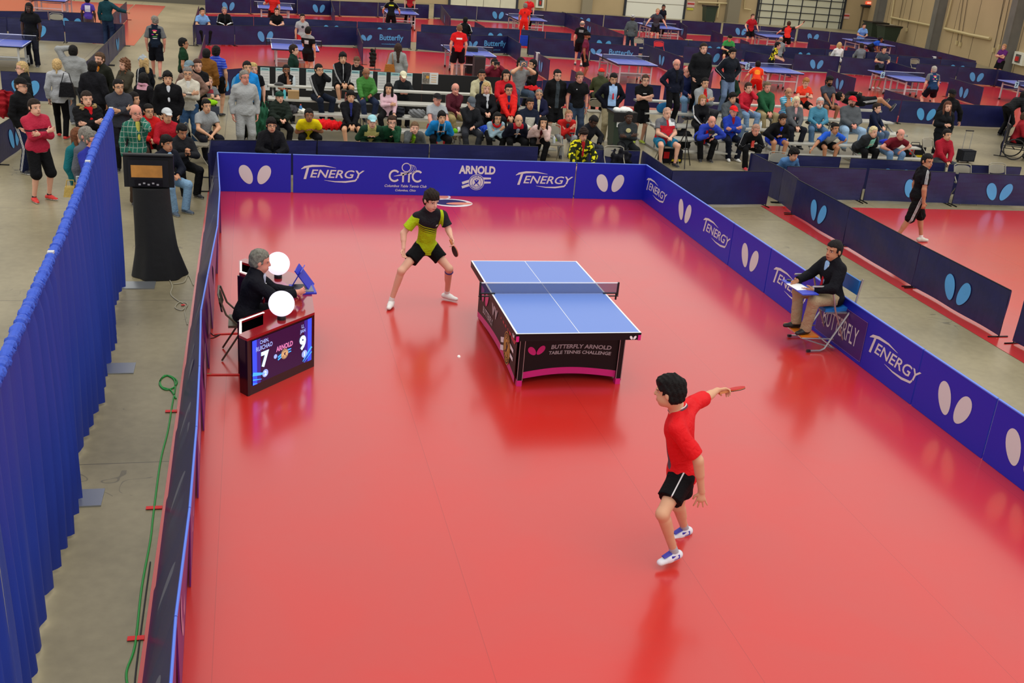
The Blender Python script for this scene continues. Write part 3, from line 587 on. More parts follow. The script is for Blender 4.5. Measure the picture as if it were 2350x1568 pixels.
# ------------------------------------------------------------------ practice tables
M_tb2 = mat('practice_blue', (84, 104, 206), .35, coat=.2)
def ptable(loc, label, card=None):
    e = empty('practice_table', (0, 0, 0), label, 'table tennis table', 'silver legged blue practice tables'); 
    b = MB(); b.box((0, 0, HT-.0125), (2*tx, 2*ty, .025), M_tb2)
    b.box((0, 0, HT-.04), (2*tx-.01, 2*ty-.01, .035), M_blk); top_marks(b, blue=M_tb2); b.build('tabletop', e)
    for q in (-1, 1):
        for y in (1.2, .2):
            for s_ in (-1, 1):
                b = MB(); b.box((s_*.6, q*y, .38), (.05, .05, .64), M_lgrey); lg = b.build('leg', e); b = MB(); b.box((s_*.6, q*y, .03), (.06, .06, .06), M_blk) if y > 1 else b.lathe([(0, -.02), (.05, -.02), (.05, .02), (0, .02)], (s_*.6, q*y, .05), M_blk, 12, axis=(1, 0, 0)); b.build('foot' if y > 1 else 'wheel', lg, org=(0, 0, 0))
    b = MB()
    for y in (-1.2, -.2, .2, 1.2): b.box((0, y, .2 if abs(y) < 1 else .42), (1.2, .04, .04), M_lgrey)
    for s_ in (-1, 1): b.box((s_*.6, 0, .62), (.04, 2.4, .04), M_lgrey); b.box((s_*.6, 0, .22), (.035, .4, .04), M_lgrey)
    b.build('undercarriage', e); net(e, 0, 0)
    e.location = loc; return e
def tcen(px, py, dx, dy, z): p = up(px, py, z); return (p[0]+dx, p[1]+dy, .006)
TB = [(tcen(610.5, 87.8, .915, 0, .9125), 'practice table where the boy in the grey tee and the boy in black play'),
      (tcen(1016.8, 103, .915, 0, .9125), 'practice table in front of the coach in the red shirt'),
      (tcen(1510, 151, -.7625, 1.37, .76), 'empty practice table in the middle behind the man in the suit'),
      (tcen(1716.9, 143, .915, 0, .9125), 'practice table of the bending player in red and orange'),
      (tcen(2027.4, 163, .915, 0, .9125), 'practice table between the dark grey player and the printed blue back'),
      (tcen(2289.4, 183, .7625, -1.37, .76), 'practice table at the right edge of the photo marked seven'),
      (tcen(52, 107, -.7625, 1.37, .76), 'practice table at the left edge by the man in the black polo'),
      (tcen(150, 3, -.7625, 1.37, .76), 'practice table at the top left corner on red matting'),
      (tcen(583, 3, .915, 0, .9125), 'practice table behind the player in the red shirt at the top'),
      (tcen(873, 15, .915, 0, .9125), 'practice table of the player in black and yellow at the top'),
      (tcen(1167, 30.6, .915, 0, .9125), 'practice table of the two players in red by the ivory door'),
      (tcen(1476, 50.5, .915, 0, .9125), 'practice table behind the bald player in dark grey'),
      (tcen(1728, 70, .915, 0, .9125), 'practice table between the red jersey players by the gridded door'),
      (tcen(1958, 88, .915, 0, .9125), 'practice table below the exit door')]
pt0 = ptable(TB[0][0], TB[0][1])
for loc, lb in TB[1:]:
    c = copy_tree(pt0); c.location = loc; c['label'] = lb
M_card = mat('card_blue', (170, 214, 226), .6); M_ink = mat('ink_dark', (20, 40, 90), .6)
for i, ch in ((3, '5'), (4, '6'), (5, '7')):
    l = TB[i][0]; b = MB(); c = np.array([l[0]-.93, l[1]-.03, HT+.0]); b.box(c, (.17, .01, .24), M_card); Dec(b, c-np.array([0, .005, 0]), (1, 0, 0), Z, .002).text(ch, 0, 0, .16, M_ink, bold=.03)
    tag(b.build('number_card'), 'pale blue table number card reading %s hung on a net post' % {'5': 'five', '6': 'six', '7': 'seven'}[ch], 'card', 'number cards on net posts')
# ------------------------------------------------------------------ scoring desk
M_desk = mat('desk_black', (16, 14, 20), .18, coat=.5); M_dtop = mat('desk_top_red_reflection', (150, 26, 34), .12, coat=1.); M_lit = mat('desk_edge_light', (255, 246, 236), .4, emit=1.1)  # desk top: the red reflection on its gloss is put into the base colour
HD = .70
S = empty('scoring_desk', (-3.3, -.2, 0), 'black glossy U shaped scoring desk with score screen and red top', 'desk')
u7 = lambda *p: up(*p, HD)*L3_(1, 1, 0)
def L3_(*a): return np.array(a, float)
A, A2, Bp, Cp, Dp, D2_ = [u7(*p) for p in ((567, 778), (548, 769), (722, 717), (710, 638), (563, 593), (548, 598))]
Ai, Ij, Ik, Di = [u7(*p) for p in ((549, 733), (652, 697), (652, 664), (549, 626))]
xs = unit(Bp-A); ns = np.cross(xs, Z)
def poly_slab(b, pts, z0, z1, m):
    q = [(p[0], p[1]) for p in pts]; a_ = sum(q[k][0]*q[(k+1) % len(q)][1]-q[(k+1) % len(q)][0]*q[k][1] for k in range(len(q))); b.prism(q if a_ > 0 else q[::-1], z0, z1, m)
hs_, hn_ = [u7(*p) for p in ((552, 765), (604, 745), (604, 718), (552, 737))], [u7(*p) for p in ((553, 601), (592, 612), (592, 636), (553, 624))]
b = MB()
for O0, Oc, O1, I1, I0, hh in ((A2, A, A+xs*.0+(Bp-A)*.34, Ai+(Ij-Ai)*.53, Ai, hs_), (D2_, Dp, Dp+(Cp-Dp)*.26, Di+(Ik-Di)*.42, Di, hn_)):
    poly_slab(b, [O0, Oc, O1, hh[1], hh[0]], HD-.03, HD, M_dtop); poly_slab(b, [O1, I1, hh[2], hh[1]], HD-.03, HD, M_dtop)
    poly_slab(b, [I1, I0, hh[3], hh[2]], HD-.03, HD, M_dtop); poly_slab(b, [I0, O0, hh[0], hh[3]], HD-.03, HD, M_dtop)
    poly_slab(b, hh, HD-.22, HD-.2, M_desk)
poly_slab(b, [A+(Bp-A)*.34, Bp, Ij, Ai+(Ij-Ai)*.53], HD-.03, HD, M_dtop); poly_slab(b, [Bp, Cp, Ik, Ij], HD-.03, HD, M_dtop); poly_slab(b, [Cp, Dp+(Cp-Dp)*.26, Di+(Ik-Di)*.42, Ik], HD-.03, HD, M_dtop); b.build('desk_top', S)
for nme, P, Q in (('wing_panel', A, Bp), ('wing_panel', Dp, Cp), ('wing_panel', Bp, Cp), ('side_panel', A2, A), ('side_panel', Ai, A2), ('side_panel', D2_, Dp), ('side_panel', Di, D2_), ('inner_panel', Ai, Ij), ('inner_panel', Di, Ik)):
    x = unit(Q-P); n = np.cross(x, Z); n = n if np.dot(n, (P+Q)/2-np.array([-3.5, -.2, 0])) > 0 else -n; th = .03; b = MB(); n = -n if nme[0] == 'i' else n; b.box((P+Q)/2-n*(th/2+.001)*(1 if nme[0] != 'i' else -1)+Z*(HD-.03)/2, (np.linalg.norm(Q-P)-.002, th, HD-.03), M_desk, ax=x); b.build(nme, S)
for hh in (hs_, hn_):
    b = MB()
    for k in (2, 3): P, Q = hh[k], hh[(k+1) % 4]; x = unit(Q-P); b.box((P+Q)/2+Z*(HD+.003), (np.linalg.norm(Q-P)+.02, .022, .006), M_lit, ax=x)
    b.build('light_strip', S)
# the screen on the south wing
b = MB(); Ls = np.linalg.norm(Bp-A); M_scr = mat('screen_dark', (38, 16, 58), .2, emit=.55); M_s1 = mat('screen_cyan', (196, 236, 255), .3, emit=1.05); M_s2 = mat('screen_blue', (40, 70, 220), .3, emit=1.0); M_s3 = mat('screen_sky', (60, 160, 250), .3, emit=1.0); M_s4 = mat('screen_grey', (140, 160, 220), .3, emit=.9); M_s5 = mat('screen_rose', (190, 110, 160), .3, emit=.8); M_s6 = mat('screen_gold', (210, 170, 120), .3, emit=.8)
M_s2b = mat('screen_deep_blue', (44, 34, 130), .3, emit=.8)
D = Dec(b, A+ns*.001, xs, Z, .004); u0, u1, v0, v1 = .07, Ls-.06, .115, HD-.05
D.rect(u0, v0, u1, v1, M_scr); D = Dec(b, A, xs, Z, .007); W = u1-u0; H_ = v1-v0
for s_, e0 in ((1, u0), (-1, u1)):
    for k, (w_, m_) in enumerate(((.13, M_s2b), (.07, M_s2))): Dec(b, A, xs, Z, .007+.001*k).rect(min(e0, e0+s_*W*w_), v0, max(e0, e0+s_*W*w_), v1, m_)
D = Dec(b, A, xs, Z, .011)
D.band([(u0, v0+H_*.26, .022), (u0+W*.12, v0+H_*.2, .016), (u0+W*.2, v0+H_*.17, .004)], M_s3); D.band([(u0, v0+H_*.13, .008), (u0+W*.14, v0+H_*.07, .003)], M_s3); D.band([(u0, v0+H_*.04, .006), (u0+W*.07, v0+H_*.01, .002)], M_s3)
D.band([(u1, v0+H_*.32, .014), (u1-W*.1, v0+H_*.16, .010), (u1-W*.16, v0+H_*.05, .004)], M_s3); D.band([(u1, v0+H_*.2, .008), (u1-W*.14, v0+H_*.0+.01, .002)], M_s3)
D.text('CHEN,', u0+W*.19, v0+H_*.90, .052, M_s4, bold=.02, sq=.8); D.text('RUICHAO', u0+W*.19, v0+H_*.78, .055, M_s4, bold=.02, sq=.8)
D.text('LI,', u0+W*.84, v0+H_*.88, .052, M_s4, bold=.02, sq=.8); D.text('JIAN', u0+W*.84, v0+H_*.765, .055, M_s4, bold=.02, sq=.8)
D.text('7', u0+W*.2, v0+H_*.5, .19, M_s1, bold=.05, sq=.95); D.text('9', u0+W*.84, v0+H_*.5, .185, M_s1, bold=.05, sq=.95)
D.ell(u0+W*.2, v0+H_*.17, .047, .047, 0, M_s4); D.ell(u0+W*.87, v0+H_*.22, .047, .047, 0, M_s4); D.ell(u0+W*.37, v0+H_*.45, .027, .027, 0, M_s4)
D2 = Dec(b, A, xs, Z, .014); D2.text('2', u0+W*.2, v0+H_*.17, .055, M_s1, bold=.03); D2.text('1', u0+W*.87, v0+H_*.22, .055, M_s1, bold=.03); arnold(D2, u0+W*.52, v0+H_*.5, .13, M_s5, M_scr, M_s6, M_s3)
b.build('score_screen', [c_ for c_ in S.children if c_.name.startswith('wing_panel')][0], org=tuple(S.location))
M_orb = mat('orb_light', (238, 232, 255), .3, emit=1.0)
for px, py, lb in ((646, 697, 'glowing white globe lamp on the near wing of the scoring desk'), (638, 605, 'glowing white globe lamp on the far wing of the scoring desk')):
    c = up(px, py, HD+.19); e = empty('globe_lamp', (c[0], c[1], HD), lb, 'lamp'); b = MB(); b.sphere(c, .147, M_orb, 32); b.build('globe', e, smooth=True)
    b = MB(); b.lathe([(0, 0), (.05, 0), (.05, .03), (.045, .045), (0, .045)], (c[0], c[1], HD), M_blk, 20); b.build('base', e)
# flip scoreboards and tray on the desk
M_fb = mat('flip_blue', (40, 50, 190), .35); M_fc = mat('flip_light', (150, 160, 250), .35)
q = up(690, 660, HD)
e = empty('flip_scoreboard', (q[0]-.12, q[1], HD), 'blue flip score counter held up by the umpire', 'scoreboard')
def leaf(b, p, a, w, h, m, lean):
    x = np.array([math.cos(a), math.sin(a), 0]); y = unit(np.array([-math.sin(a)*lean, math.cos(a)*lean, 1])); b.box(np.array(p)+y*h/2, (w, .012, h), m, ax=x, az=y); return x, y
c0 = np.array([q[0]-.12, q[1]-.02, HD+.002])
b = MB(); x, y = leaf(b, c0, 1.35, .3, .3, M_fb, -.55); b.build('front_board', e)
b = MB(); n = np.cross(x, y); n = -n if n[0] > 0 else n; D = Dec(b, c0+y*.15+n*.01, -x, y, .003); D.n = n
for s_ in (-1, 1): D.rect(s_*.075-.055, -.1, s_*.075+.055, .1, M_fc)
D = Dec(b, c0+y*.15+n*.012, -x, y, .006); D.n = n; D.text('0', -.075, 0, .13, M_white, bold=.04); D.text('0', .075, 0, .13, M_white, bold=.04); b.build('number_cards', e)
b = MB(); leaf(b, c0+np.array([.26, .0, 0]), 1.35, .3, .32, M_fb, .75); b.build('rear_board', e)
b = MB(); b.box(q+np.array([.02, -.1, .012]), (.3, .34, .02), M_fb, ax=(1, .08, 0)); b.box(q+np.array([.02, -.1, .026]), (.24, .28, .012), mat('tray_grey', (120, 118, 128), .4), ax=(1, .08, 0)); tag(b.build('score_tray'), 'open blue tray of the score counter lying on the red desk top', 'tray')
# ------------------------------------------------------------------ folding chairs
def fchair(name, loc, ang, label, m, group='steel folding chairs'):
    e = empty(name, (0, 0, 0), label, 'chair', group)      # faces -y
    b = MB(); b.prism([(-.2, -.21), (.2, -.21), (.19, .18), (-.19, .18)], .42, .45, m); b.build('seat', e)
    b = MB(); V = []; 
    for i in range(9):
        u = -.21+.42*i/8; cz = .80-.05*abs(u/.21)**4; d = .235+.02*(1-(u/.21)**2)
        V += [(u, d, .60+.03*abs(u/.21)**3), (u, d+.03, cz), (u, d+.014, .60+.03*abs(u/.21)**3), (u, d+.044, cz)]
    b.add(V, [(4*i, 4*i+4, 4*i+5, 4*i+1) for i in range(8)]+[(4*i+2, 4*i+3, 4*i+7, 4*i+6) for i in range(8)]+[(4*i+1, 4*i+5, 4*i+7, 4*i+3) for i in range(8)]+[(4*i, 4*i+2, 4*i+6, 4*i+4) for i in range(8)], m); b.build('backrest', e)
    for s_ in (-1, 1):
        b = MB(); b.tube([(s_*.22, .27, .8), (s_*.22, .2, .6), (s_*.22, .02, .42), (s_*.22, -.24, .01)], .012, m, 6); b.build('leg', e)
        b = MB(); b.tube([(s_*.2, -.12, .43), (s_*.2, .05, .35), (s_*.2, .26, .01)], .012, m, 6); b.build('leg', e)
    b = MB(); b.tube([(-.22, .27, .8), (-.15, .285, .83), (.15, .285, .83), (.22, .27, .8)], .012, m, 6); b.build('cross_bar', e)
    e.location = loc; e.rotation_euler = (0, 0, math.radians(ang)); return e
M_tan = mat('chair_beige', (150, 144, 128), .35, metal=.3); M_brn = mat('chair_bronze', (98, 92, 76), .35, metal=.5)
uc = np.array([-3.86, -.12, 0])
ch0 = fchair('folding_chair', (-3.86, -.06, .006), 90, 'bronze folding chair under the umpire at the scoring desk', M_brn)
chb = fchair('folding_chair', tuple(up(1265, 372, 0)[:2])+(0,), 0, 'empty beige folding chair behind the back banner beside the camouflage jacket', M_tan)
def dupchair(px, py, ang, label, z=0., src=chb, zz=.0, name=None):
    c = copy_tree(src); p = up(px, py, z); c.location = (p[0], p[1], zz); c.rotation_euler = (0, 0, math.radians(ang)); c['label'] = label; return c
dupchair(2227, 383, 0, 'empty folding chair behind the right court barriers, the left one of two', .83)
dupchair(2307, 381, 0, 'empty folding chair behind the right court barriers, nearest the right edge', .83)
dupchair(1790, 368, -20, 'folding chair under the man in the denim shirt', .7)
dupchair(2150, 325, 20, 'folding chair under the man in the dark red hoodie', .8)
dupchair(1352, 338, 5, 'folding chair under the player in the camouflage jacket', .8)
dupchair(1418, 345, 0, 'folding chair under the man in the black sweater by the bin', .8)
dupchair(1538, 300, 8, 'folding chair under the bald man in red grey and white', .8)
dupchair(455, 290, 80, 'folding chair under the man in the light grey tee', .8)
dupchair(1365, 225, 180, 'folding chair of the man in the red cap', .8); dupchair(1065, 182, 180, 'folding chair with a purple coat behind the bleachers', .83)
for px, py, lb in ((1920, 122, 'folding chair of the woman in white in the far row'), (1975, 126, 'folding chair of the grey shirted sitter in the far row'), (2108, 137, 'empty folding chair in the far row near the white towel'), (1471, 89, 'empty folding chair beside the man in the striped beanie'), (126, 32, 'folding chair by the far left barrier'), (2041, 131, 'folding chair just right of the dark grey player')):
    dupchair(px, py, 0, lb, .83)
# ------------------------------------------------------------------ umpire high chair
M_tube = mat('chair_tube_grey', (176, 174, 176), .3, metal=.7); M_seatb = mat('seat_blue', (28, 110, 190), .5); M_wood = mat('orange_board', (214, 120, 26), .4); M_clip = mat('clip_blue', (52, 70, 190), .4)
K = empty('umpire_chair', (3.88, 0, .006), 'tall grey tube chair with blue seat and orange footrest by the right banner', 'chair')
for s_ in (-1, 1):
    y = s_*.28
    b = MB(); b.tube([(3.50, y, .03), (3.68, y, .03), (3.74, y, .06), (4.02, y, .60), (4.07, y, .72), (4.11, y, 1.06)], .014, M_tube, 8); bf_ = b.build('back_frame', K, smooth=True)
    b = MB(); b.tube([(4.08, y*.93, .03), (3.80, y*.93, .62), (3.70, y*.93, .92), (3.64, y*.93, .95), (3.40, y*.93, .95)], .014, M_tube, 8); af_ = b.build('arm_frame', K, smooth=True)
    b = MB(); b.tube([(3.48, y, .03), (3.53, y, .03)], .02, M_blk, 8); b.build('rubber_foot', bf_, org=tuple(K.location)); b = MB(); b.tube([(4.09, y*.93, 0.0), (4.06, y*.93, .06)], .022, M_blk, 8); b.build('rubber_foot', af_, org=tuple(K.location))
b = MB(); b.box((3.86, 0, .60), (.36, .44, .05), M_seatb, ax=(1, 0, .06)); b.build('seat', K); b = MB(); b.box((3.86, 0, .565), (.33, .5, .02), M_tube); b.build('seat_frame', K)
b = MB(); b.box((4.085, 0, .93), (.03, .53, .2), M_seatb, ax=(1, 0, -.1)); b.build('backrest', K)
b = MB(); b.box((3.50, 0, .225), (.26, .52, .018), M_wood); b.build('footrest', K)
b = MB()
for s_ in (-1, 1): b.tube([(3.38, s_*.26, .21), (3.9, s_*.26, .05)], .010, M_tube, 6); b.tube([(3.38, s_*.26, .21), (3.86, s_*.26, .19)], .010, M_tube, 6)
b.tube([(3.9, -.26, .05), (3.9, .26, .05)], .010, M_tube, 6); b.tube([(3.38, -.26, .21), (3.38, .26, .21)], .010, M_tube, 6); b.build('footrest_frame', K)
b = MB(); b.box((3.46, 0, .972), (.24, .60, .014), M_clip, ax=(1, 0, 0)); b.build('writing_board', K)
# ------------------------------------------------------------------ pipe and drape
M_cur = mat('curtain_blue', (30, 56, 158), .6, bump=.1, bscale=60); M_alu = mat('aluminium', (170, 174, 178), .35, metal=.8)
def ctop(y): return 2.28 if y < -1.2 else 2.28+.0
yE, yS = 2.45, -9.2
ups = [2.5, -.42, -3.35, -6.3, -9.2]
Cn = [empty('drape_curtain', (-5.3, (ups[i]+ups[i+1])/2, 0), 'royal blue pleated drape %s' % s_, 'curtain') for i, s_ in enumerate(('at the far end beside the television stand', 'second from the far end', 'along the near left edge', 'nearest the camera at lower left'))]
random.seed(8)
TOPS = [(2.5, 2.42), (1.3, 2.42), (.3, 2.42), (-1.1, 2.33), (-2.9, 2.28), (-5, 2.3), (-9.3, 2.3)]
def cx0(y): return -5.393-.0308*y
def topz(y): return float(np.interp(-y, [-a for a, _ in TOPS], [c for _, c in TOPS]))
for i in range(4):
    y0, y1 = ups[i]-.02, ups[i+1]+.02; n = int((y0-y1)/.028); V = []; NZ = 14; ph = random.random()*6; seg = [random.uniform(.02, .09) for _ in range(60)]
    for k in range(n+1):
        y = y0+(y1-y0)*k/n
        A_ = .05+.024*math.sin(y*1.9+ph); wv = math.sin(y*21+1.1*math.sin(y*3.1)+ph)+.22*math.sin(y*47+ph*2)
        for j in range(NZ+1):
            t = j/NZ; z = .05+(topz(y)-.05)*t; amp = A_*(1-.55*t**2)
            if t > .97: amp *= .3
            V.append((cx0(y)+amp*wv+.03*math.sin(y*2.3+t*2+ph)*(1-t), y+.02*math.sin(t*3+y*5)*(1-t), z+(.02*math.sin(y*9+ph) if j == 0 else 0)))
    F = [(k*(NZ+1)+j, k*(NZ+1)+j+1, (k+1)*(NZ+1)+j+1, (k+1)*(NZ+1)+j) for k in range(n) for j in range(NZ)]
    b = MB(); b.add(V, F, M_cur); o = b.build('fabric', Cn[i]); o.data.polygons.foreach_set('use_smooth', [True]*len(o.data.polygons))
    b = MB(); N = int((y0-y1)/.012); P = [(cx0(y0+(y1-y0)*k/N), y0+(y1-y0)*k/N, topz(y0+(y1-y0)*k/N)+.012*math.sin(k*.9)) for k in range(N+1)]; R_ = [.038+.006*math.sin(k*1.3)+.005*math.sin(k*2.9+1) for k in range(N+1)]; b.tube(P, R_, mat('curtain_sleeve', (46, 84, 196), .6), 10); b.build('rod_sleeve', Cn[i], smooth=False)
for k, y in enumerate(ups):
    e = empty('drape_upright', (-5.4, y, 0), 'aluminium drape upright with flat steel base, %s' % ('at the far end of the curtain', 'second from the far end', 'third from the far end', 'near the camera', 'nearest the camera')[k], 'stand')
    b = MB(); b.tube([(cx0(y)-.11, y+.0, .01), (cx0(y)-.11, y, topz(y)-.12)], .022, M_alu, 10); b.build('pole', e)
    b = MB(); b.box((-5.28, y, .008), (.5, .3, .014), M_alu); b.build('base_plate', e)
    b = MB(); b.box((cx0(y), y, topz(y)+.045), (.05, .05, .02), M_lgrey); b.build('hook', e)
# ------------------------------------------------------------------ television on draped stand
e = empty('television', (-5.1, 3.05, 1.2), 'black television seen from behind with an orange wooden plate', 'television'); yT = 3.05
a = upy(281, 353, yT); c = upy(397, 353, yT); d = upy(395, 431, yT); w = c[0]-a[0]; h = a[2]-d[2]; cx = (a[0]+c[0])/2; ztv = a[2]-h
b = MB(); b.box((cx, yT+.03, ztv+h/2), (w, .06, h), M_blk); b.box((cx, yT-.02, ztv+h*.45), (w*.8, .1, h*.8), M_blk); b.lathe([(.0, 0), (.03, 0), (.03, w*.98), (0, w*.98)], (cx-w*.49, yT, ztv+h-.01), M_blk, 12, axis=(1, 0, 0)); b.build('housing', e)
b = MB(); b.box((cx-.02, yT-.076, ztv+h*.52), (w*.62, .012, h*.36), mat('plywood', (196, 136, 62), .5, var=.12, vscale=9)); b.build('wood_plate', e)
b = MB(); b.box((cx, yT-.08, ztv+h*.16), (w*.55, .02, h*.2), M_tblk)
for k in range(5): b.box((cx-.12+.06*k, yT-.095, ztv+h*(.13+.04*(k % 2))), (.03, .01, .02), M_greyp)
b.build('connector_panel', e)
b = MB(); N = 40; V = []; NZ = 12; zt = ztv-.0
for j in range(NZ+1):
    t = j/NZ; z = zt-(zt-.01)*t
    for k in range(N):
        an = 2*math.pi*k/N; rx = .25+.03*t+.10*max(0, t-.7)*2.2; ry = .16+.12*t+.1*t*t; ww = 1+.06*t*math.sin(an*7+t*2); V.append((cx+.02+.10*t*t*(1 if math.cos(an) > 0 else .3)+rx*math.cos(an)*ww, yT+ry*math.sin(an)*ww, z))
b.add(V, [(j*N+k, (j+1)*N+k, (j+1)*N+(k+1) % N, j*N+(k+1) % N) for j in range(NZ) for k in range(N)]+[tuple(range(N))], mat('black_cloth', (14, 14, 16), .8, bump=.3, bscale=12))
tag(b.build('draped_stand', smooth=True), 'television stand hidden by a black cloth flaring to the floor', 'stand')
# cables and tape
def cable(pts, m, r, label, cat='cable', z=.01, name='cable'):
    P = [up(px, py, z) for px, py in pts]; Q = []
    for i in range(len(P)-1):
        for k in range(6):
            t = k/6; p0, p1, p2, p3 = P[max(i-1, 0)], P[i], P[i+1], P[min(i+2, len(P)-1)]
            Q.append(.5*((2*p1)+(-p0+p2)*t+(2*p0-5*p1+4*p2-p3)*t*t+(-p0+3*p1-3*p2+p3)*t**3))
    Q.append(P[-1]); b = MB(); b.tube(Q, r, m, 6); return tag(b.build(name, smooth=True), label, cat)
M_gc = mat('cable_green', (36, 150, 60), .4); M_wc = mat('cable_grey', (170, 164, 140), .5); M_bc = mat('cable_black', (30, 30, 30), .5); M_tape = mat('tape_red', (224, 36, 34), .5)
cable([(300, 1600), (290, 1545), (310, 1480), (325, 1350), (345, 1240), (352, 1180), (368, 1060), (385, 990), (395, 930), (402, 890), (398, 870), (378, 862), (366, 880), (378, 894), (398, 890), (406, 874), (386, 862), (368, 872), (372, 888), (392, 896), (404, 915)], M_gc, .009, 'green extension cable running along the aisle with a coil at its far end')
cable([(308, 1600), (312, 1540), (330, 1400), (345, 1290)], M_bc, .006, 'thin dark cable beside the green one near the camera')
cable([(380, 628), (395, 655), (392, 675), (408, 690), (425, 700), (418, 712), (402, 706), (412, 694), (430, 698), (424, 715), (430, 745)], M_wc, .007, 'tangled grey cable on the floor beside the television stand')
cable([(398, 652), (422, 648), (432, 632), (444, 655)], M_wc, .007, 'loop of grey cable right of the television stand')
cable([(468, 745), (490, 770), (505, 767)], M_bc, .006, 'dark cable crossing the red mat behind the umpire chair'); cable([(462, 778), (488, 776), (505, 768)], M_bc, .006, 'second dark cable meeting the red tape near the desk')
cable([(465, 857), (485, 860)], M_gc, .008, 'green cable end reaching the red tape by the desk')
def tape(px, py, w, h, ang, lb):
    p = up(px, py, .0); b = MB(); b.box((p[0], p[1], .013), (w, h, .005), M_tape, ax=(math.cos(ang), math.sin(ang), 0)); tag(b.build('floor_tape'), lb, 'tape')
tape(312, 1468, .12, .05, 0, 'red tape over the green cable nearest the camera'); tape(354, 1168, .14, .05, 0, 'red tape over the green cable halfway along the aisle'); tape(393, 946, .12, .05, 0, 'small red tape over the green cable near its coil')
tape(512, 862, .5, .035, -.05, 'long red tape strip leading under the scoring desk'); tape(520, 768, .3, .03, .1, 'short red tape strip behind the bronze chair'); tape(421, 702, .06, .04, .3, 'red tape scrap on the grey cable coil')
tape(1815, 478, .35, .06, -.2, 'red tape at the far end of the concrete aisle')
# ball
b = MB(); c = up(1053, 819, .45); b.sphere(c, .02, mat('ball_white', (250, 246, 240), .4), 16); tag(b.build('ball', smooth=True), 'white table tennis ball in flight left of the match table', 'ball')
# floor graphic
p = up(1040, 465, 0); b = MB(); D = Dec(b, (p[0], p[1], .0075), (1, 0, 0), (0, 1, 0), .0)
Mfa, Mfb, Mfc = mat('decal_navy', (48, 44, 86), .4), mat('decal_skin', (226, 140, 110), .4), mat('decal_white', (230, 224, 224), .4)
D.ell(-.03, -.05, .40, .30, 0, Mfc); D.ell(-.15, .42, .17, .20, 0, Mfc); D = Dec(b, (p[0], p[1], .0085), (1, 0, 0), (0, 1, 0), .0); D.ell(-.07, -.03, .34, .22, 0, Mfa); D.ell(-.15, .42, .13, .16, 0, Mfb)
D = Dec(b, (p[0], p[1], .0095), (1, 0, 0), (0, 1, 0), .0); D.ell(.1, -.1, .26, .09, .1, Mfb); tag(b.build('floor_graphic'), 'flat printed sticker on the red mat behind the lime shirted player', 'sticker')
# ------------------------------------------------------------------ bleachers
M_pl = mat('plank_aluminium', (196, 194, 184), .38, metal=.35, var=.05, vscale=8); M_fr = mat('bleacher_frame', (150, 150, 148), .45, metal=.5)
def bleacher(x0, x1, y0, rows, label, foot=True):
    e = empty('bleachers', ((x0+x1)/2, y0, 0), label, 'bleachers')
    for k in range(rows):
        y = y0+.72*k; z = .43+.2*k
        b = MB(); b.box(((x0+x1)/2, y, z-.02), (x1-x0, .25, .04), M_pl)
        for s_ in (x0, x1): b.box((s_, y, z-.022), (.03, .26, .05), M_fr)
        b.build('seat_plank', e)
        if k or foot: b = MB(); b.box(((x0+x1)/2, y-.36, z-.24), (x1-x0, .24, .035), M_pl); b.build('foot_plank', e)
    n = max(2, int((x1-x0)/1.8))
    for i in range(n+1):
        x = x0+.12+(x1-x0-.24)*i/n; b = MB()
        for k in range(rows): y = y0+.72*k; b.tube([(x, y, 0.02), (x, y, .39+.2*k)], .02, M_fr, 6)
        b.tube([(x, y0-.35, .03), (x, y0+.72*(rows-1)+.3, .03)], .02, M_fr, 6); b.tube([(x, y0-.3, .16), (x, y0+.72*(rows-1), .34+.2*(rows-1))], .02, M_fr, 6); b.build('support_frame', e)
    return e
YL, YR = 12.2, 12.45
bleacher(-3.3, 3.35, YL, 4, 'aluminium bleachers on the left holding the spectators behind the back banner')
bleacher(6.25, 13.55, YR, 4, 'aluminium bleachers on the right holding the spectators beside the open floor')
# black bulletin boards with result sheets
M_bb = mat('board_black', (18, 18, 20), .7); M_pap = mat('paper_white', (226, 228, 226), .7); M_hd = mat('paper_cyan', (156, 206, 206), .7)
yB_ = 15.9
xa, xb = float(upy(590, 155, yB_)[0]), float(upy(1150, 172, yB_)[0]); zt = upy(820, 162, yB_)[2]
n = 3
for i in range(n):
    u0, u1 = xa+(xb-xa)*i/n, xa+(xb-xa)*(i+1)/n; b = MB(); b.box(((u0+u1)/2, yB_, zt/2+.02), (u1-u0-.01, .06, zt-.04), M_bb); tag(b.build('bulletin_board'), 'black freestanding bulletin board behind the left bleachers, %s section' % ('left', 'middle', 'right')[i], 'board')
SH = [(608, 155, 207), (643, 156, 208), (676, 156, 209), (713, 159, 208), (752, 160, 208), (815, 162, 212), (846, 163, 212), (877, 166, 214), (907, 167, 214), (937, 168, 214)]
for k, (px, y0, y1) in enumerate(SH):
    a = upy(px, y0, yB_-.035); c = upy(px, y1, yB_-.035); h = a[2]-c[2]; b = MB(); b.box((a[0], yB_-.034, a[2]-h/2), (.23, .006, h), M_pap); b.box((a[0], yB_-.038, a[2]-.04), (.23, .006, .07), M_hd)
    for j in range(5): b.box((a[0], yB_-.038, a[2]-.14-.07*j), (.18, .002, .008), mat('print_grey', (170, 174, 176), .7))
    b.box((a[0], yB_-.042, a[2]-.04), (.16, .002, .014), M_ink); tag(b.build('result_sheet'), 'white result sheet with cyan heading on the black board, %s from the left' % ('first second third fourth fifth sixth seventh eighth ninth tenth'.split()[k]), 'paper', 'result sheets')
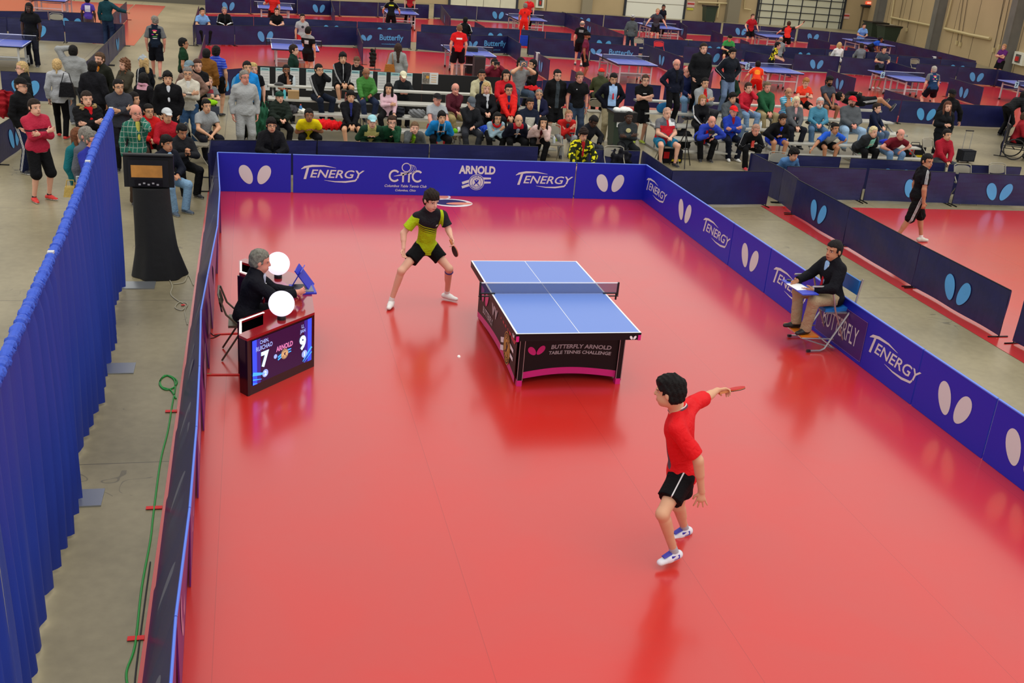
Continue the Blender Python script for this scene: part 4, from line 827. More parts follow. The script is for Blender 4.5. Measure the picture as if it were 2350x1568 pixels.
a = upy(987, 180, yB_-.035); b = MB(); b.box(a, (.43, .008, .3), M_pap); b.box(a+np.array([-.11, -.006, 0]), (.19, .006, .28), mat('poster_photo', (128, 120, 110), .6, var=.6, vscale=22)); b.box(a+np.array([-.07, -.01, .03]), (.08, .004, .07), mat('poster_orange', (224, 160, 60), .6))
for j in range(4): b.box(a+np.array([.1, -.006, .09-.06*j]), (.14, .004, .012), mat('poster_orange', (224, 160, 60), .6))
tag(b.build('poster'), 'small poster with photographs at the right of the black boards', 'poster')
# bins
def bin_(loc, s, label, fill=True, lid=False, m=None):
    m = m or mat('bin_green', (44, 60, 48), .5); e = empty('rubbish_bin', loc, label, 'bin'); w, d, h = s; c = np.array(loc, float); b = MB()
    V = [c+np.array([x*w/2*k, y*d/2*k, z]) for k, z in ((.78, .05), (1, h)) for x, y in ((-1, -1), (1, -1), (1, 1), (-1, 1))]; b.hexa(V, m); b.box(c+Z*(h-.03), (w*1.06, d*1.06, .05), m)
    b.build('body', e)
    for s_ in (-1, 1): b = MB(); b.lathe([(0, -.03), (.08, -.03), (.08, .03), (0, .03)], c+np.array([s_*w*.36, -d*.3, .08]), M_blk, 14, axis=(1, 0, 0)); b.build('wheel', e)
    if fill:
        b = MB(); b.box(c+Z*(h+.005), (w*1.1, d*1.1, .05), M_blk); b.box(c+np.array([0, -d*.53, h-.1]), (w*1.08, .01, .22), M_blk); b.build('liner', e)
        random.seed(5); b = MB()
        for k in range(9): b.sphere(c+np.array([random.uniform(-.3, .3)*w, random.uniform(-.3, .3)*d, h+.05]), .09, mat('rubbish_pale', (196, 214, 176) if k % 2 else (228, 230, 226), .5), 8, (1.1, 1, .7))
        b.build('rubbish', e)
        b = MB(); b.box(c+np.array([-w*.25, -d*.485, h*.72]), (.12, .02, .16), M_pap, az=(0, .12, 1)); b.build('sticker', [c_ for c_ in e.children if c_.name.startswith('body')][0], org=tuple(e.location))
    if lid: b = MB(); b.box(c+Z*(h+.04), (w*1.1, d*1.1, .08), M_blk); b.build('lid', e)
    return e
q = up(1424, 338, 0); bin_((float(q[0])-.12, 13.15, 0), (.57, .55, .93), 'dark green wheeled bin heaped with rubbish before the man in the suit')
for px, py, lb, w in ((2052, 76, 'dark green bin cart by the right wall, left one', 1.15), (2083, 84, 'dark green bin cart by the right wall, right one', 1.15)):
    q = on_side(px, py)-nS*1.3; bin_((float(q[0]), float(q[1]), 0), (w, 1.0, max(.9, float(q[2])-.25)), lb, False, True)
q = on_back(1610, 33, 1.2); bin_((float(q[0]), float(q[1]), 0), (.8, .7, 1.0), 'dark green bin before the back wall beside the white overhead door', False, True)
# ------------------------------------------------------------------ people: smooth bodies grown around posed limbs
def L3(*a): return np.array(a, float)
class Field:
    def __init__(s, h): s.p = []; s.h = h
    def cone(s, a, b, ra, rb, k=.02, n=None, sq=1.): s.p.append(('c', np.asarray(a, float), np.asarray(b, float), ra, rb, k, n, sq, None)); return s
    def ell(s, c, R, rad, k=.02): s.p.append(('e', np.asarray(c, float), np.asarray(R, float), rad, 0, k, None, 1, None)); return s
    def cutlast(s, *pl): s.p[-1] = s.p[-1][:8]+(pl,); return s        # planes (point, normal): keep the side the normal points away from
    def sub(s, fn): s.p.append(('x', fn)); return s
    def add(s, fn): s.p.append(('a', fn)); return s
    def mesh(s, disp=None):
        h = s.h; lo = np.full(3, 1e9); hi = -lo
        for q in s.p:
            if q[0] == 'c': r = max(q[3], q[4]); lo = np.minimum(lo, np.minimum(q[1], q[2])-r); hi = np.maximum(hi, np.maximum(q[1], q[2])+r)
            if q[0] == 'e': r = max(q[3]); lo = np.minimum(lo, q[1]-r); hi = np.maximum(hi, q[1]+r)
        lo -= 3*h; hi += 3*h; n = np.ceil((hi-lo)/h).astype(int)+1; D = np.full(n, .5, np.float32)
        ax = [lo[i]+h*np.arange(n[i]) for i in range(3)]
        for q in s.p:
            if q[0] == 'x':
                d = q[1](ax[0][:, None, None], ax[1][None, :, None], ax[2][None, None, :]); D = np.maximum(D, d); continue
            if q[0] == 'a': D = D+q[1](ax[0][:, None, None], ax[1][None, :, None], ax[2][None, None, :]); continue
            typ, A, B, ra, rb, k, nn, sq, cuts = q
            if typ == 'c': m = max(ra, rb)+k+2.5*h; a, b = np.minimum(A, B)-m, np.maximum(A, B)+m
            else: m = max(ra)+k+2.5*h; a, b = A-m, A+m
            i0 = np.maximum(((a-lo)/h).astype(int), 0); i1 = np.minimum(((b-lo)/h).astype(int)+2, n)
            sl = tuple(slice(i0[i], i1[i]) for i in range(3))
            X = ax[0][sl[0]][:, None, None]; Y = ax[1][sl[1]][None, :, None]; Zz = ax[2][sl[2]][None, None, :]
            if typ == 'c':
                px, py, pz = X-A[0], Y-A[1], Zz-A[2]; d = B-A
                if nn is not None:
                    f = 1/sq-1; t_ = px*nn[0]+py*nn[1]+pz*nn[2]; px, py, pz = px+nn[0]*f*t_, py+nn[1]*f*t_, pz+nn[2]*f*t_; d = d+nn*f*np.dot(d, nn)
                dd = np.dot(d, d)+1e-9; t = np.clip((px*d[0]+py*d[1]+pz*d[2])/dd, 0, 1)
                v = np.sqrt((px-t*d[0])**2+(py-t*d[1])**2+(pz-t*d[2])**2)-(ra+(rb-ra)*t)
            else:
                px, py, pz = X-A[0], Y-A[1], Zz-A[2]; R = B
                u = [(px*R[i][0]+py*R[i][1]+pz*R[i][2])/ra[i] for i in range(3)]; v = (np.sqrt(u[0]**2+u[1]**2+u[2]**2)-1)*min(ra)
            if cuts:
                for P, N in cuts: v = np.maximum(v, (X-P[0])*N[0]+(Y-P[1])*N[1]+(Zz-P[2])*N[2])
            o = D[sl]; hh = np.clip(.5+.5*(o-v)/k, 0, 1); D[sl] = o*(1-hh)+v*hh-k*hh*(1-hh)
        if disp is not None: D = D+disp(ax[0][:, None, None], ax[1][None, :, None], ax[2][None, None, :])
        return nets(D, lo, h)
def nets(D, lo, h):
    S = D < 0; cs = (S.shape[0]-1, S.shape[1]-1, S.shape[2]-1)
    cnt = np.zeros(cs, np.int8); cr = [(i, j, k) for i in (0, 1) for j in (0, 1) for k in (0, 1)]
    for i, j, k in cr: cnt += S[i:i+cs[0], j:j+cs[1], k:k+cs[2]]
    I = np.argwhere((cnt > 0) & (cnt < 8)); idx = np.full(cs, -1, np.int32); idx[I[:, 0], I[:, 1], I[:, 2]] = np.arange(len(I))
    v = {c: D[I[:, 0]+c[0], I[:, 1]+c[1], I[:, 2]+c[2]] for c in cr}; acc = np.zeros((len(I), 3)); num = np.zeros(len(I))
    for a in cr:
        for x in range(3):
            if a[x] == 0:
                b = list(a); b[x] = 1; b = tuple(b); m = (v[a] < 0) != (v[b] < 0); t = np.where(m, v[a]/(v[a]-v[b]+1e-12), 0)
                P = np.array(a, float)[None, :]+np.zeros((len(I), 3)); P[:, x] += t; acc += P*m[:, None]; num += m
    V = lo+h*(I+acc/np.maximum(num, 1)[:, None]); F = []
    for x in range(3):
        y, z = (x+1) % 3, (x+2) % 3; sl0 = [slice(1, -1)]*3; sl0[x] = slice(0, -1); sl1 = list(sl0); sl1[x] = slice(1, None)
        a, b = S[tuple(sl0)], S[tuple(sl1)]; E = np.argwhere(a != b)
        if not len(E): continue
        flip = a[E[:, 0], E[:, 1], E[:, 2]]; off = np.ones(3, int); off[x] = 0; E = E+off
        def g(dy, dz): q = E.copy(); q[:, y] += dy; q[:, z] += dz; return idx[q[:, 0], q[:, 1], q[:, 2]]
        Q = np.stack([g(-1, -1), g(0, -1), g(0, 0), g(-1, 0)], 1); Q[~flip] = Q[~flip][:, ::-1]; F.append(Q)
    return V, (np.concatenate(F) if F else np.zeros((0, 4), np.int32))
def wob(seed, amp, fr):
    r = np.random.RandomState(seed % 1000); W = [(r.randn(3)*fr, r.rand()*6) for _ in range(4)]
    def f(X, Y, Zz):
        s_ = 0
        for w, p in W: s_ = s_+np.sin(X*w[0]+Y*w[1]+Zz*w[2]+p)
        return (amp/2*s_).astype(np.float32)
    return f
def ik(a, c, l1, l2, hint):
    a, c = np.asarray(a, float), np.asarray(c, float); d = c-a; L = np.linalg.norm(d); M = (l1+l2)*.995
    if L > M: c = a+d/L*M; d = c-a; L = M
    x = d/L; t = (l1*l1-l2*l2+L*L)/(2*L); h = math.sqrt(max(l1*l1-t*t, 1e-6)); y = hint-np.dot(hint, x)*x; return a+x*t+unit(y)*h, c
# materials driven by anatomy-aligned vertex attributes ---------------------------------
def _mask_nodes(t, ops, base, attr_nodes):
    """ops: list of (kind, args, colour) painted in turn over base colour socket"""
    cur = base
    def M(op, a, b=None, c=None, clamp=False):
        n = nd(t, 'ShaderNodeMath', operation=op); n.use_clamp = clamp
        for i, v in enumerate((a, b, c)):
            if v is None: continue
            if isinstance(v, (int, float)): n.inputs[i].default_value = v
            else: t.links.new(v, n.inputs[i])
        return n.outputs[0]
    for kind, ar, col in ops:
        X, Y, Zc, U = attr_nodes
        if kind == 'ell':           # cx, cz, rx, rz, front(+1)/back(-1)/0, angle, mirrored
            cx, cz, rx, rz, fb, an, mir = ar; x = M('ABSOLUTE', X) if mir else X
            dx = M('SUBTRACT', x, cx); dz = M('SUBTRACT', Zc, cz); ca, sa = math.cos(an), math.sin(an)
            a = M('MULTIPLY', M('ADD', M('MULTIPLY', dx, ca), M('MULTIPLY', dz, sa)), 1/rx); b = M('MULTIPLY', M('ADD', M('MULTIPLY', dx, -sa), M('MULTIPLY', dz, ca)), 1/rz)
            f = M('LESS_THAN', M('ADD', M('MULTIPLY', a, a), M('MULTIPLY', b, b)), 1.)
        elif kind == 'rect':        # x0, x1, z0, z1, fb, mirrored, slant
            x0, x1, z0, z1, fb, mir, sl = ar; x = M('ABSOLUTE', X) if mir else X; z = M('ADD', Zc, M('MULTIPLY', X, -sl)) if sl else Zc
            f = M('MULTIPLY', M('MULTIPLY', M('GREATER_THAN', x, x0), M('LESS_THAN', x, x1)), M('MULTIPLY', M('GREATER_THAN', z, z0), M('LESS_THAN', z, z1)))
        elif kind == 'side':        # stripes along sleeve / leg outer line
            fb = 0; f = None
            for o, w in ar: g = M('LESS_THAN', M('ABSOLUTE', M('SUBTRACT', U, o)), w); f = g if f is None else M('MAXIMUM', f, g)
        elif kind == 'arm': fb = 0; f = M('LESS_THAN', M('ABSOLUTE', U), .5)
        elif kind == 'plaid':
            fb = 0; p, w = ar; f = M('MAXIMUM', M('LESS_THAN', M('PINGPONG', M('ADD', X, Y), p), w), M('LESS_THAN', M('PINGPONG', Zc, p), w))
        elif kind == 'hoops': fb = 0; p, w = ar; f = M('LESS_THAN', M('PINGPONG', Zc, p), w)
        elif kind == 'blots':
            fb = 0; n = nd(t, 'ShaderNodeTexNoise'); n.inputs['Scale'].default_value = ar[0]; n.inputs['Detail'].default_value = 1; tc = nd(t, 'ShaderNodeTexCoord'); t.links.new(tc.outputs['Object'], n.inputs['Vector']); f = M('GREATER_THAN', n.outputs['Fac'], ar[1])
        if fb: f = M('MULTIPLY', f, M('GREATER_THAN' if fb > 0 else 'LESS_THAN', Y, .03 if fb > 0 else -.0))
        mx = nd(t, 'ShaderNodeMix', data_type='RGBA'); t.links.new(f, mx.inputs[0]); t.links.new(cur, mx.inputs[6]); mx.inputs[7].default_value = (*lin(col), 1); cur = mx.outputs[2]
    return cur
def attr_mat(key, col, ops, aname, rough, sss=0., bump=0.):
    if key in MATS: return MATS[key]
    m = bpy.data.materials.new(key); m.use_nodes = True; t = m.node_tree; b = t.nodes['Principled BSDF']; b.inputs['Roughness'].default_value = rough; b.inputs['Specular IOR Level'].default_value = .3 if aname == 'face' else .12
    rgb = nd(t, 'ShaderNodeRGB'); rgb.outputs[0].default_value = (*lin(col), 1); cur = rgb.outputs[0]
    if bump:
        tc = nd(t, 'ShaderNodeTexCoord'); n = nd(t, 'ShaderNodeTexNoise'); n.inputs['Scale'].default_value = 16; n.inputs['Detail'].default_value = 3; n.inputs['Distortion'].default_value = 1.2; t.links.new(tc.outputs['Object'], n.inputs['Vector'])
        bp = nd(t, 'ShaderNodeBump'); bp.inputs['Strength'].default_value = bump; bp.inputs['Distance'].default_value = .03; t.links.new(n.outputs['Fac'], bp.inputs['Height']); t.links.new(bp.outputs[0], b.inputs['Normal'])
    if ops:
        at = nd(t, 'ShaderNodeAttribute', attribute_name=aname); sp = nd(t, 'ShaderNodeSeparateXYZ'); t.links.new(at.outputs['Vector'], sp.inputs[0]); a2 = nd(t, 'ShaderNodeAttribute', attribute_name='side')
        cur = _mask_nodes(t, ops, cur, (sp.outputs[0], sp.outputs[1], sp.outputs[2], a2.outputs['Fac']))
    t.links.new(cur, b.inputs['Base Color']); MATS[key] = m; return m
SKIN = {'l': ((226, 172, 146), (120, 84, 60)), 'a': ((214, 162, 128), (34, 26, 24)), 'm': ((186, 130, 98), (30, 22, 20)), 'b': ((150, 98, 70), (24, 18, 16)), 'd': ((78, 52, 42), (14, 12, 12)), 'r': ((220, 150, 130), (150, 130, 110))}
def skin_mat(k):
    c, br = SKIN[k]; dk = tuple(int(x*.62) for x in c); lip = (int(c[0]*.8), int(c[1]*.55), int(c[2]*.55))
    return attr_mat('skin_'+k, c, [('ell', (.031, .004, .017, .0085, 1, 0, True), dk), ('ell', (.031, .004, .0135, .0055, 1, 0, True), (226, 216, 208)), ('ell', (.031, .004, .0058, .0058, 1, 0, True), (30, 22, 20)),
        ('ell', (.032, .024, .021, .0048, 1, -.12, True), br), ('ell', (0, -.066, .026, .0085, 1, 0, False), lip), ('ell', (0, -.066, .024, .0016, 1, 0, False), dk), ('ell', (.0085, -.032, .004, .003, 1, 0, True), dk)], 'face', .5)
_hairc = {}
def hair_mat(c):
    if c not in _hairc: _hairc[c] = mat('hair_%d' % len(_hairc), c, .7, spec=.2, bump=.5, bscale=90, var=.3, vscale=40)
    return _hairc[c]
_clc = {}
def cloth(c, ops=(), rough=.75, bump=.5):
    key = (c, tuple((k, tuple(a) if isinstance(a, (list, tuple)) else a, col) for k, a, col in ops), rough)
    if key not in _clc: _clc[key] = attr_mat('cloth_%d' % len(_clc), c, list(ops), 'chart', rough, bump=bump)
    return _clc[key]
WRISTS = {}
def build_person(o, J, P):
    """o: root empty at origin point org; J: joints (world); P: options. Meshes are stored relative to the root."""
    org = np.array(o.location); hvox = P.get('vox', .013); s = P.get('s', 1.); w = P.get('w', 1.); aw = .5+.5*w; fem = P.get('fem', 0)
    hf, hu = J['hf'], J['hu']; hx = np.cross(hf, hu); H = J['head']; R = np.array([hx, hf, hu]); Lf, Ft = J['left'], J['fwd']
    nb, pv, ch = J['neck'], J['pelvis'], J['chest']; sd = ((-1, 'R'), (1, 'L')); spine = unit(nb-pv)
    hs = 1.15*s**.5
    def head(F, e=0.):
        F.ell(H+hu*.036*hs-hf*.006, R, tuple((x*hs+e) for x in (.077, .095, .087)), .02); F.ell(H+hf*.026*hs-hu*.05*hs, R, tuple(x*hs+e for x in (.059, .068, .062)), .03); F.ell(H+hf*.05*hs-hu*.095*hs, R, (.03+e, .03+e, .02+e), .02)
    B = Field(hvox); head(B)
    fine = hvox < .009
    B.cone(H+(hf*.088+hu*.012)*hs, H+(hf*.104-hu*.024)*hs, .009, .0145, .012)
    if fine:
        for g in (-1, 1): B.ell(H+(hf*.082+hu*.024+hx*g*.03)*hs, R, (.022, .012, .007), .012); B.ell(H+(hf*.088-hu*.03+hx*g*.012)*hs, R, (.009, .009, .007), .006)
        B.ell(H+(hf*.091-hu*.062)*hs, R, (.022, .009, .006), .006); B.ell(H+(hf*.089-hu*.073)*hs, R, (.018, .009, .006), .006)
    for g in (-1, 1): B.ell(H+(hx*g*.08-hf*.008-hu*.004)*hs, R, (.012, .022, .034), .01)
    B.cone(nb+hu*.0, H-hu*.05-hf*.015, .056*aw*hs, .054*aw*hs, .03)
    def torso(F, e=0., k=.05, hem=None, belly=None):
        bl = P.get('belly', 0)
        F.cone(pv+Lf*.075*w*s, pv-Lf*.075*w*s, (.105+fem*.01)*w*s+e, (.105+fem*.01)*w*s+e, k, Ft, .95)
        F.cone(pv+spine*.05, ch-spine*.05+Ft*bl*.3, (.125-fem*.012)*w*s+e+bl*.4, (.135-fem*.014)*w*s+e, k, Ft, .82)
        if bl: F.ell(pv+spine*.16*s+Ft*(.05+bl*.5), np.array([Lf, Ft, spine]), (.15*w+e, .12*w+e, .14*w+e), .06)
        F.cone(ch+Lf*.055*w*s, ch-Lf*.055*w*s, (.12-fem*.008)*w*s+e, (.12-fem*.008)*w*s+e, k, Ft, .86)
        if fem:
            for g in (-1, 1): F.ell(ch+Lf*g*.07+Ft*.075-spine*.03, np.array([Lf, Ft, spine]), (.06+e, .055+e, .06+e), .04)
        F.cone(J['shL']-spine*.01-Lf*.025, J['shR']-spine*.01+Lf*.025, (.054 if not fem else .048)*aw*s+e*.9, (.054 if not fem else .048)*aw*s+e*.9, k)
        for q_ in 'LR': F.cone(nb+spine*.035, J['sh'+q_]*.7+nb*.3+spine*.012, .048*aw*s+e*.6, .046*aw*s+e*.8, .03)
        F.cone(nb-spine*.03, nb+spine*.02, .068*aw*s+e, .058*aw*s+e, k)
    torso(B)
    for g, n in sd:
        sh, el, wr = J['sh'+n], J['el'+n], J['wr'+n]; B.cone(sh, el, .053*aw*s, .041*aw*s, .03); B.cone(el, wr, .042*aw*s, .027*aw*s, .02); B.cone(el+(wr-el)*.08, el+(wr-el)*.45, .042*aw*s, .038*aw*s, .02)
        hd = J.get('hd'+n); hd = unit(wr-el) if hd is None else unit(hd); pn = J.get('pn'+n); pn = -Lf*g if pn is None else pn; pn = unit(pn-np.dot(pn, hd)*hd); sdv = np.cross(hd, pn); crl = J.get('curl'+n, .5); spr = J.get('spr'+n, .06)
        tdir = J.get('th'+n); 
        if np.dot(sdv, (tdir if tdir is not None else Ft)) < 0: sdv = -sdv
        B.cone(wr, wr+hd*.07*s, .026*s, .036*s, .02, pn, .5)
        for q in range(4):
            off = (1.5-q)*.0205*s; ln = (.068, .078, .073, .058)[q]*s; base = wr+hd*.082*s+sdv*off; d1 = unit(hd*math.cos(crl*.6)+pn*math.sin(crl*.6)+sdv*(1.5-q)*spr); d2 = unit(hd*math.cos(crl*1.7)+pn*math.sin(crl*1.7)+sdv*(1.5-q)*spr)
            rr = .0088 if fine else .0105; m_ = base+d1*ln*.55; B.cone(base-hd*.012, m_, rr, rr*.95, .006); B.cone(m_, m_+d2*ln*.5, rr*.93, rr*.8, .004)
        t0 = wr+hd*.03*s+sdv*.028*s; t1 = t0+unit(sdv*.7+hd*.6+pn*.25)*.036*s; t2 = t1+unit(sdv*.25+hd*.85+pn*(.2+.5*crl))*.034*s; B.cone(t0, t1, .0125, .0105, .008); B.cone(t1, t2, .0105, .0085, .004)
        WRISTS[o.name+n] = (wr, hd, pn, sdv)
        hp, kn, an = J['hp'+n], J['kn'+n], J['an'+n]; fd = J['ft'+n]
        B.cone(hp, kn, .084*aw*s*w**.5, .054*aw*s, .04); B.cone(kn, an, .052*aw*s, .034*s, .03); cv = unit(np.cross(np.cross(unit(an-kn), fd), unit(an-kn))); B.cone(kn+(an-kn)*.18-cv*.016, kn+(an-kn)*.45-cv*.014, .045*aw*s, .036*aw*s, .03)
        fu = J.get('fu'+n, Z); B.cone(an-fd*.04-fu*.045, an+fd*.13-fu*.058, .034*s, .026*s, .02)
    V, Q = B.mesh(); d = V-H; skin = P['skin']
    mesh_obj('body', V, Q, [skin_mat(skin)], None, o, org, True, {'face': np.stack([d@hx, d@hf, d@hu], 1)/hs})
    # charts for garments
    def chart(V):
        d = V-pv; C = np.stack([d@Lf, d@Ft, d@spine], 1); U = np.full(len(V), 9.)
        best = np.full(len(V), 1e9)
        for g, n in sd:
            for a, b, out in ((J['sh'+n], J['el'+n], g), (J['el'+n], J['wr'+n], g)):
                x = unit(b-a); e_ = V-a; t = np.clip(e_@x, -.03, np.linalg.norm(b-a)); r_ = e_-t[:, None]*x; dist = np.linalg.norm(r_, axis=1); ov = Lf*g*.8+Z*.6-Ft*.2; ov = unit(ov-np.dot(ov, x)*x); bv = np.cross(x, ov); ang = np.arctan2(r_@bv, r_@ov)*.055
                m = (dist < best) & (dist < .115*aw); U = np.where(m, ang, U); best = np.where(m, dist, best)
        near = np.abs(C[:, 0]) < .155*w*s; U = np.where(near & (C[:, 2] < .46*s) & (best > .07), 9., U)
        return {'chart': C, 'side': U}
    def legchart(V):
        U = np.full(len(V), 9.); best = np.full(len(V), 1e9); d = V-pv
        for g, n in sd:
            for a, b in ((J['hp'+n], J['kn'+n]), (J['kn'+n], J['an'+n])):
                x = unit(b-a); e_ = V-a; t = np.clip(e_@x, 0, np.linalg.norm(b-a)); r_ = e_-t[:, None]*x; dist = np.linalg.norm(r_, axis=1); ov = unit(Lf*g-np.dot(Lf*g, x)*x); bv = np.cross(x, ov); ang = np.arctan2(r_@bv, r_@ov)*.08
                m = dist < best; U = np.where(m, ang, U); best = np.where(m, dist, best)
        return {'chart': np.stack([d@Lf, d@Ft, d@spine], 1), 'side': U}
    T = P['top']; seed = P.get('seed', 1)
    if T:
        kind, m = T[0], T[1]; e = {'tee': .012, 'polo': .013, 'long': .014, 'jacket': .024, 'puffer': .036, 'coat': .028, 'hoodie': .024}[kind]; G = Field(max(hvox, .009)); torso(G, e, .05)
        hemz = P.get('hem', {'tee': -.06, 'polo': -.06, 'coat': -.22}.get(kind, -.08)); hem = pv+spine*hemz*s
        G.cone(pv+spine*.02, hem-spine*.1, .135*w*s+e, .15*w*s+e, .04, Ft, .9)
        if kind in ('jacket', 'puffer', 'coat', 'hoodie', 'polo'): G.cone(nb-spine*.02, nb+spine*(.045 if kind != 'hoodie' else .02), .072*aw+e*.5, .066*aw+e*.5, .015).cutlast((nb+spine*.045, spine))
        if kind == 'hoodie': G.cone(nb-Ft*.06+Lf*.06-spine*.02, nb-Ft*.06-Lf*.06-spine*.02, .045, .045, .03)
        cutn = spine
        def hemcut(X, Y, Zz): return -((X-hem[0])*spine[0]+(Y-hem[1])*spine[1]+(Zz-hem[2])*spine[2])
        G.sub(lambda X, Y, Zz: hemcut(X, Y, Zz).astype(np.float32))
        if J.get('sit'):
            pass
        for g, n in sd:
            sh, el, wr = J['sh'+n], J['el'+n], J['wr'+n]
            if kind in ('tee', 'polo'):
                t = P.get('slv', .62); c = sh+(el-sh)*t; x = unit(el-sh); G.cone(sh, c+x*.03, .06*aw*s+e*.7, .056*aw*s+e*1.6, .03).cutlast((c, x))
            else: x = unit(wr-el); G.cone(sh, el, .054*aw*s+e, .044*aw*s+e, .03); G.cone(el, wr+x*.02, .045*aw*s+e*.9, .034*aw*s+e*.8, .02).cutlast((wr-x*.005, x))
        V, Q = G.mesh(wob(seed, .0035 if kind != 'puffer' else .006, 26 if kind != 'puffer' else 60)); mesh_obj({'tee': 't_shirt', 'polo': 'polo_shirt', 'long': 'long_sleeved_top', 'jacket': 'jacket', 'puffer': 'padded_jacket', 'coat': 'coat', 'hoodie': 'hooded_jacket'}[kind], V, Q, [m], None, o, org, True, chart(V))
        if len(T) > 2 and T[2]:      # open front: a panel of the inner shirt
            G = Field(hvox*1.0); lo_ = .19 if kind == 'hoodie' else .12; G.cone(ch+Ft*(.118*w+e*.9)-spine*lo_, nb+Ft*(.082+e*.7)-spine*.005, .022*w, .042, .02, Ft, .6); V, Q = G.mesh(); mesh_obj('inner_shirt', V, Q, [T[2]], None, o, org, True)
        if len(T) > 3 and T[3]:
            G = Field(min(hvox, .008)); G.cone(nb+Ft*(.10+e*.3)-spine*.02, ch+Ft*(.138*w+e)-spine*.17, .015, .024, .01, Ft, .5); V, Q = G.mesh(); mesh_obj('necktie', V, Q, [T[3]], None, o, org, True)
    Bt = P['bot']
    if Bt:
        kind, m = Bt[0], Bt[1]; e = .016 if kind != 'leggings' else .012; G = Field(max(hvox, .009)); G.cone(pv+Lf*.075*w*s, pv-Lf*.075*w*s, .108*w*s+e*.6, .108*w*s+e*.6, .04, Ft, .95); G.cone(pv, pv+spine*.05, .12*w*s+e*.5, .115*w*s+e*.5, .03, Ft, .85)
        for g, n in sd:
            hp, kn, an = J['hp'+n], J['kn'+n], J['an'+n]
            if kind == 'shorts':
                t = P.get('leg', .72); x = unit(kn-hp)
                if t > 1: c = kn+unit(an-kn)*(t-1)*.4; x2 = unit(an-kn); G.cone(hp, kn, .094*aw*s+e, .075*aw*s+e, .04); G.cone(kn, c+x2*.02, .075*aw*s+e, .072*aw*s+e, .02).cutlast((c, x2))
                else: c = hp+(kn-hp)*t; G.cone(hp, c+x*.03, .092*aw*s+e, .088*aw*s+e*1.4, .045).cutlast((c, x))
            else: x = unit(an-kn); G.cone(hp, kn, .088*aw*s+e, .062*aw*s+e, .045); G.cone(kn, an+x*.04, .058*aw*s+e, (.045 if kind == 'leggings' else .056)*s+e, .03).cutlast((an+x*.03, x))
        V, Q = G.mesh(wob(seed+5, .003 if kind != 'leggings' else .0005, 30)); mesh_obj({'shorts': 'shorts', 'leggings': 'leggings'}.get(kind, 'trousers'), V, Q, [m], None, o, org, True, legchart(V))
    for g, n in sd:
        an, fd = J['an'+n], J['ft'+n]; fu = J.get('fu'+n, Z); lat = unit(np.cross(fd, fu)); G = Field(max(.007, hvox*.8)); G.cone(an-fd*.045-fu*.045, an+fd*.055-fu*.045, .042*s, .043*s, .02, fu, .95); G.cone(an+fd*.05-fu*.052, an+fd*.145-fu*.06, .043*s, .034*s, .02, fu, .85); G.cone(an-fu*.03, an+fu*.0, .043*s, .040*s, .02).cutlast((an+fu*.0, fu)); bp_ = an-fu*.082
        G.sub(lambda X, Y, Zz, bp_=bp_, fu=fu: (-((X-bp_[0])*fu[0]+(Y-bp_[1])*fu[1]+(Zz-bp_[2])*fu[2])).astype(np.float32))
        V, Q = G.mesh(); c = V[Q].mean(1); dz = (c-bp_)@fu; mi = (dz < .02).astype(np.int32); tp = P.get('shoetip')
        ms = [P['shoe'], P['sole']]
        if tp is not None: ms.append(tp); mi[(dz >= .02) & ((c-an)@fd > .06)] = 2
        mesh_obj('shoe', V, Q, ms, mi, o, org, True)
        if P.get('sock'):
            x = unit(J['kn'+n]-an); G = Field(hvox*.8); G.cone(an-x*.01, an+x*P.get('sockh', .07), .039*s, .037*s, .01).cutlast((an+x*P.get('sockh', .065), x)); V, Q = G.mesh(); mesh_obj('sock', V, Q, [P['sock']], None, o, org, True)
    # hair and headgear
    st = P.get('hair', 'short'); hm = P.get('hairm'); hv = min(hvox, .0115)
    def keep(nf, nu, c): return lambda X, Y, Zz: (-((X-H[0])*(hf[0]*nf+hu[0]*nu)+(Y-H[1])*(hf[1]*nf+hu[1]*nu)+(Zz-H[2])*(hf[2]*nf+hu[2]*nu)-c*hs)).astype(np.float32)
    if st in ('short', 'buzz', 'thick', 'long', 'bob', 'pony', 'curly', 'cap', 'fringe', 'longback'):
        G = Field(hv); t = {'buzz': .006, 'thick': .022, 'fringe': .018, 'curly': .02, 'cap': .004}.get(st, .012); G.ell(H+(hu*.040-hf*.010)*hs, R, ((.078*hs+min(t, .009)), .095*hs+t*.8, .085*hs+t), .02)
        if st in ('thick', 'fringe'): G.ell(H+(hu*.085+hf*.045)*hs, R, (.07, .052, .034), .02)
        G.ell(H-(hf*.032+hu*.02)*hs, R, tuple(x*hs+t*.7 for x in (.072, .068, .064)), .03)
        kA0 = keep(-.55, .835, .001 if st not in ('fringe', 'thick') else -.012); kA = lambda X, Y, Zz: kA0(X, Y, Zz)+(4.5 if st not in ('fringe', 'thick') else 2.)*((X-H[0])*hx[0]+(Y-H[1])*hx[1]+(Zz-H[2])*hx[2])**2*.9; low = hs*{'buzz': .05, 'short': .06}.get(st, .07)
        def kB(X, Y, Zz):
            fx = (X-H[0])*hf[0]+(Y-H[1])*hf[1]+(Zz-H[2])*hf[2]; ux = (X-H[0])*hu[0]+(Y-H[1])*hu[1]+(Zz-H[2])*hu[2]; xx = np.abs((X-H[0])*hx[0]+(Y-H[1])*hx[1]+(Zz-H[2])*hx[2]); return np.minimum(np.minimum(kA(X, Y, Zz), np.maximum(fx-.004+.5*np.maximum(-ux-.01, 0), -ux-low)), np.maximum(np.maximum(fx-.040, .052*hs-xx), -ux-.012)).astype(np.float32)
        if st in ('short', 'buzz', 'thick', 'cap', 'fringe'): G.add(lambda X, Y, Zz: (.22*np.maximum(kB(X, Y, Zz)+.022, 0)).astype(np.float32))
        G.sub(kB)
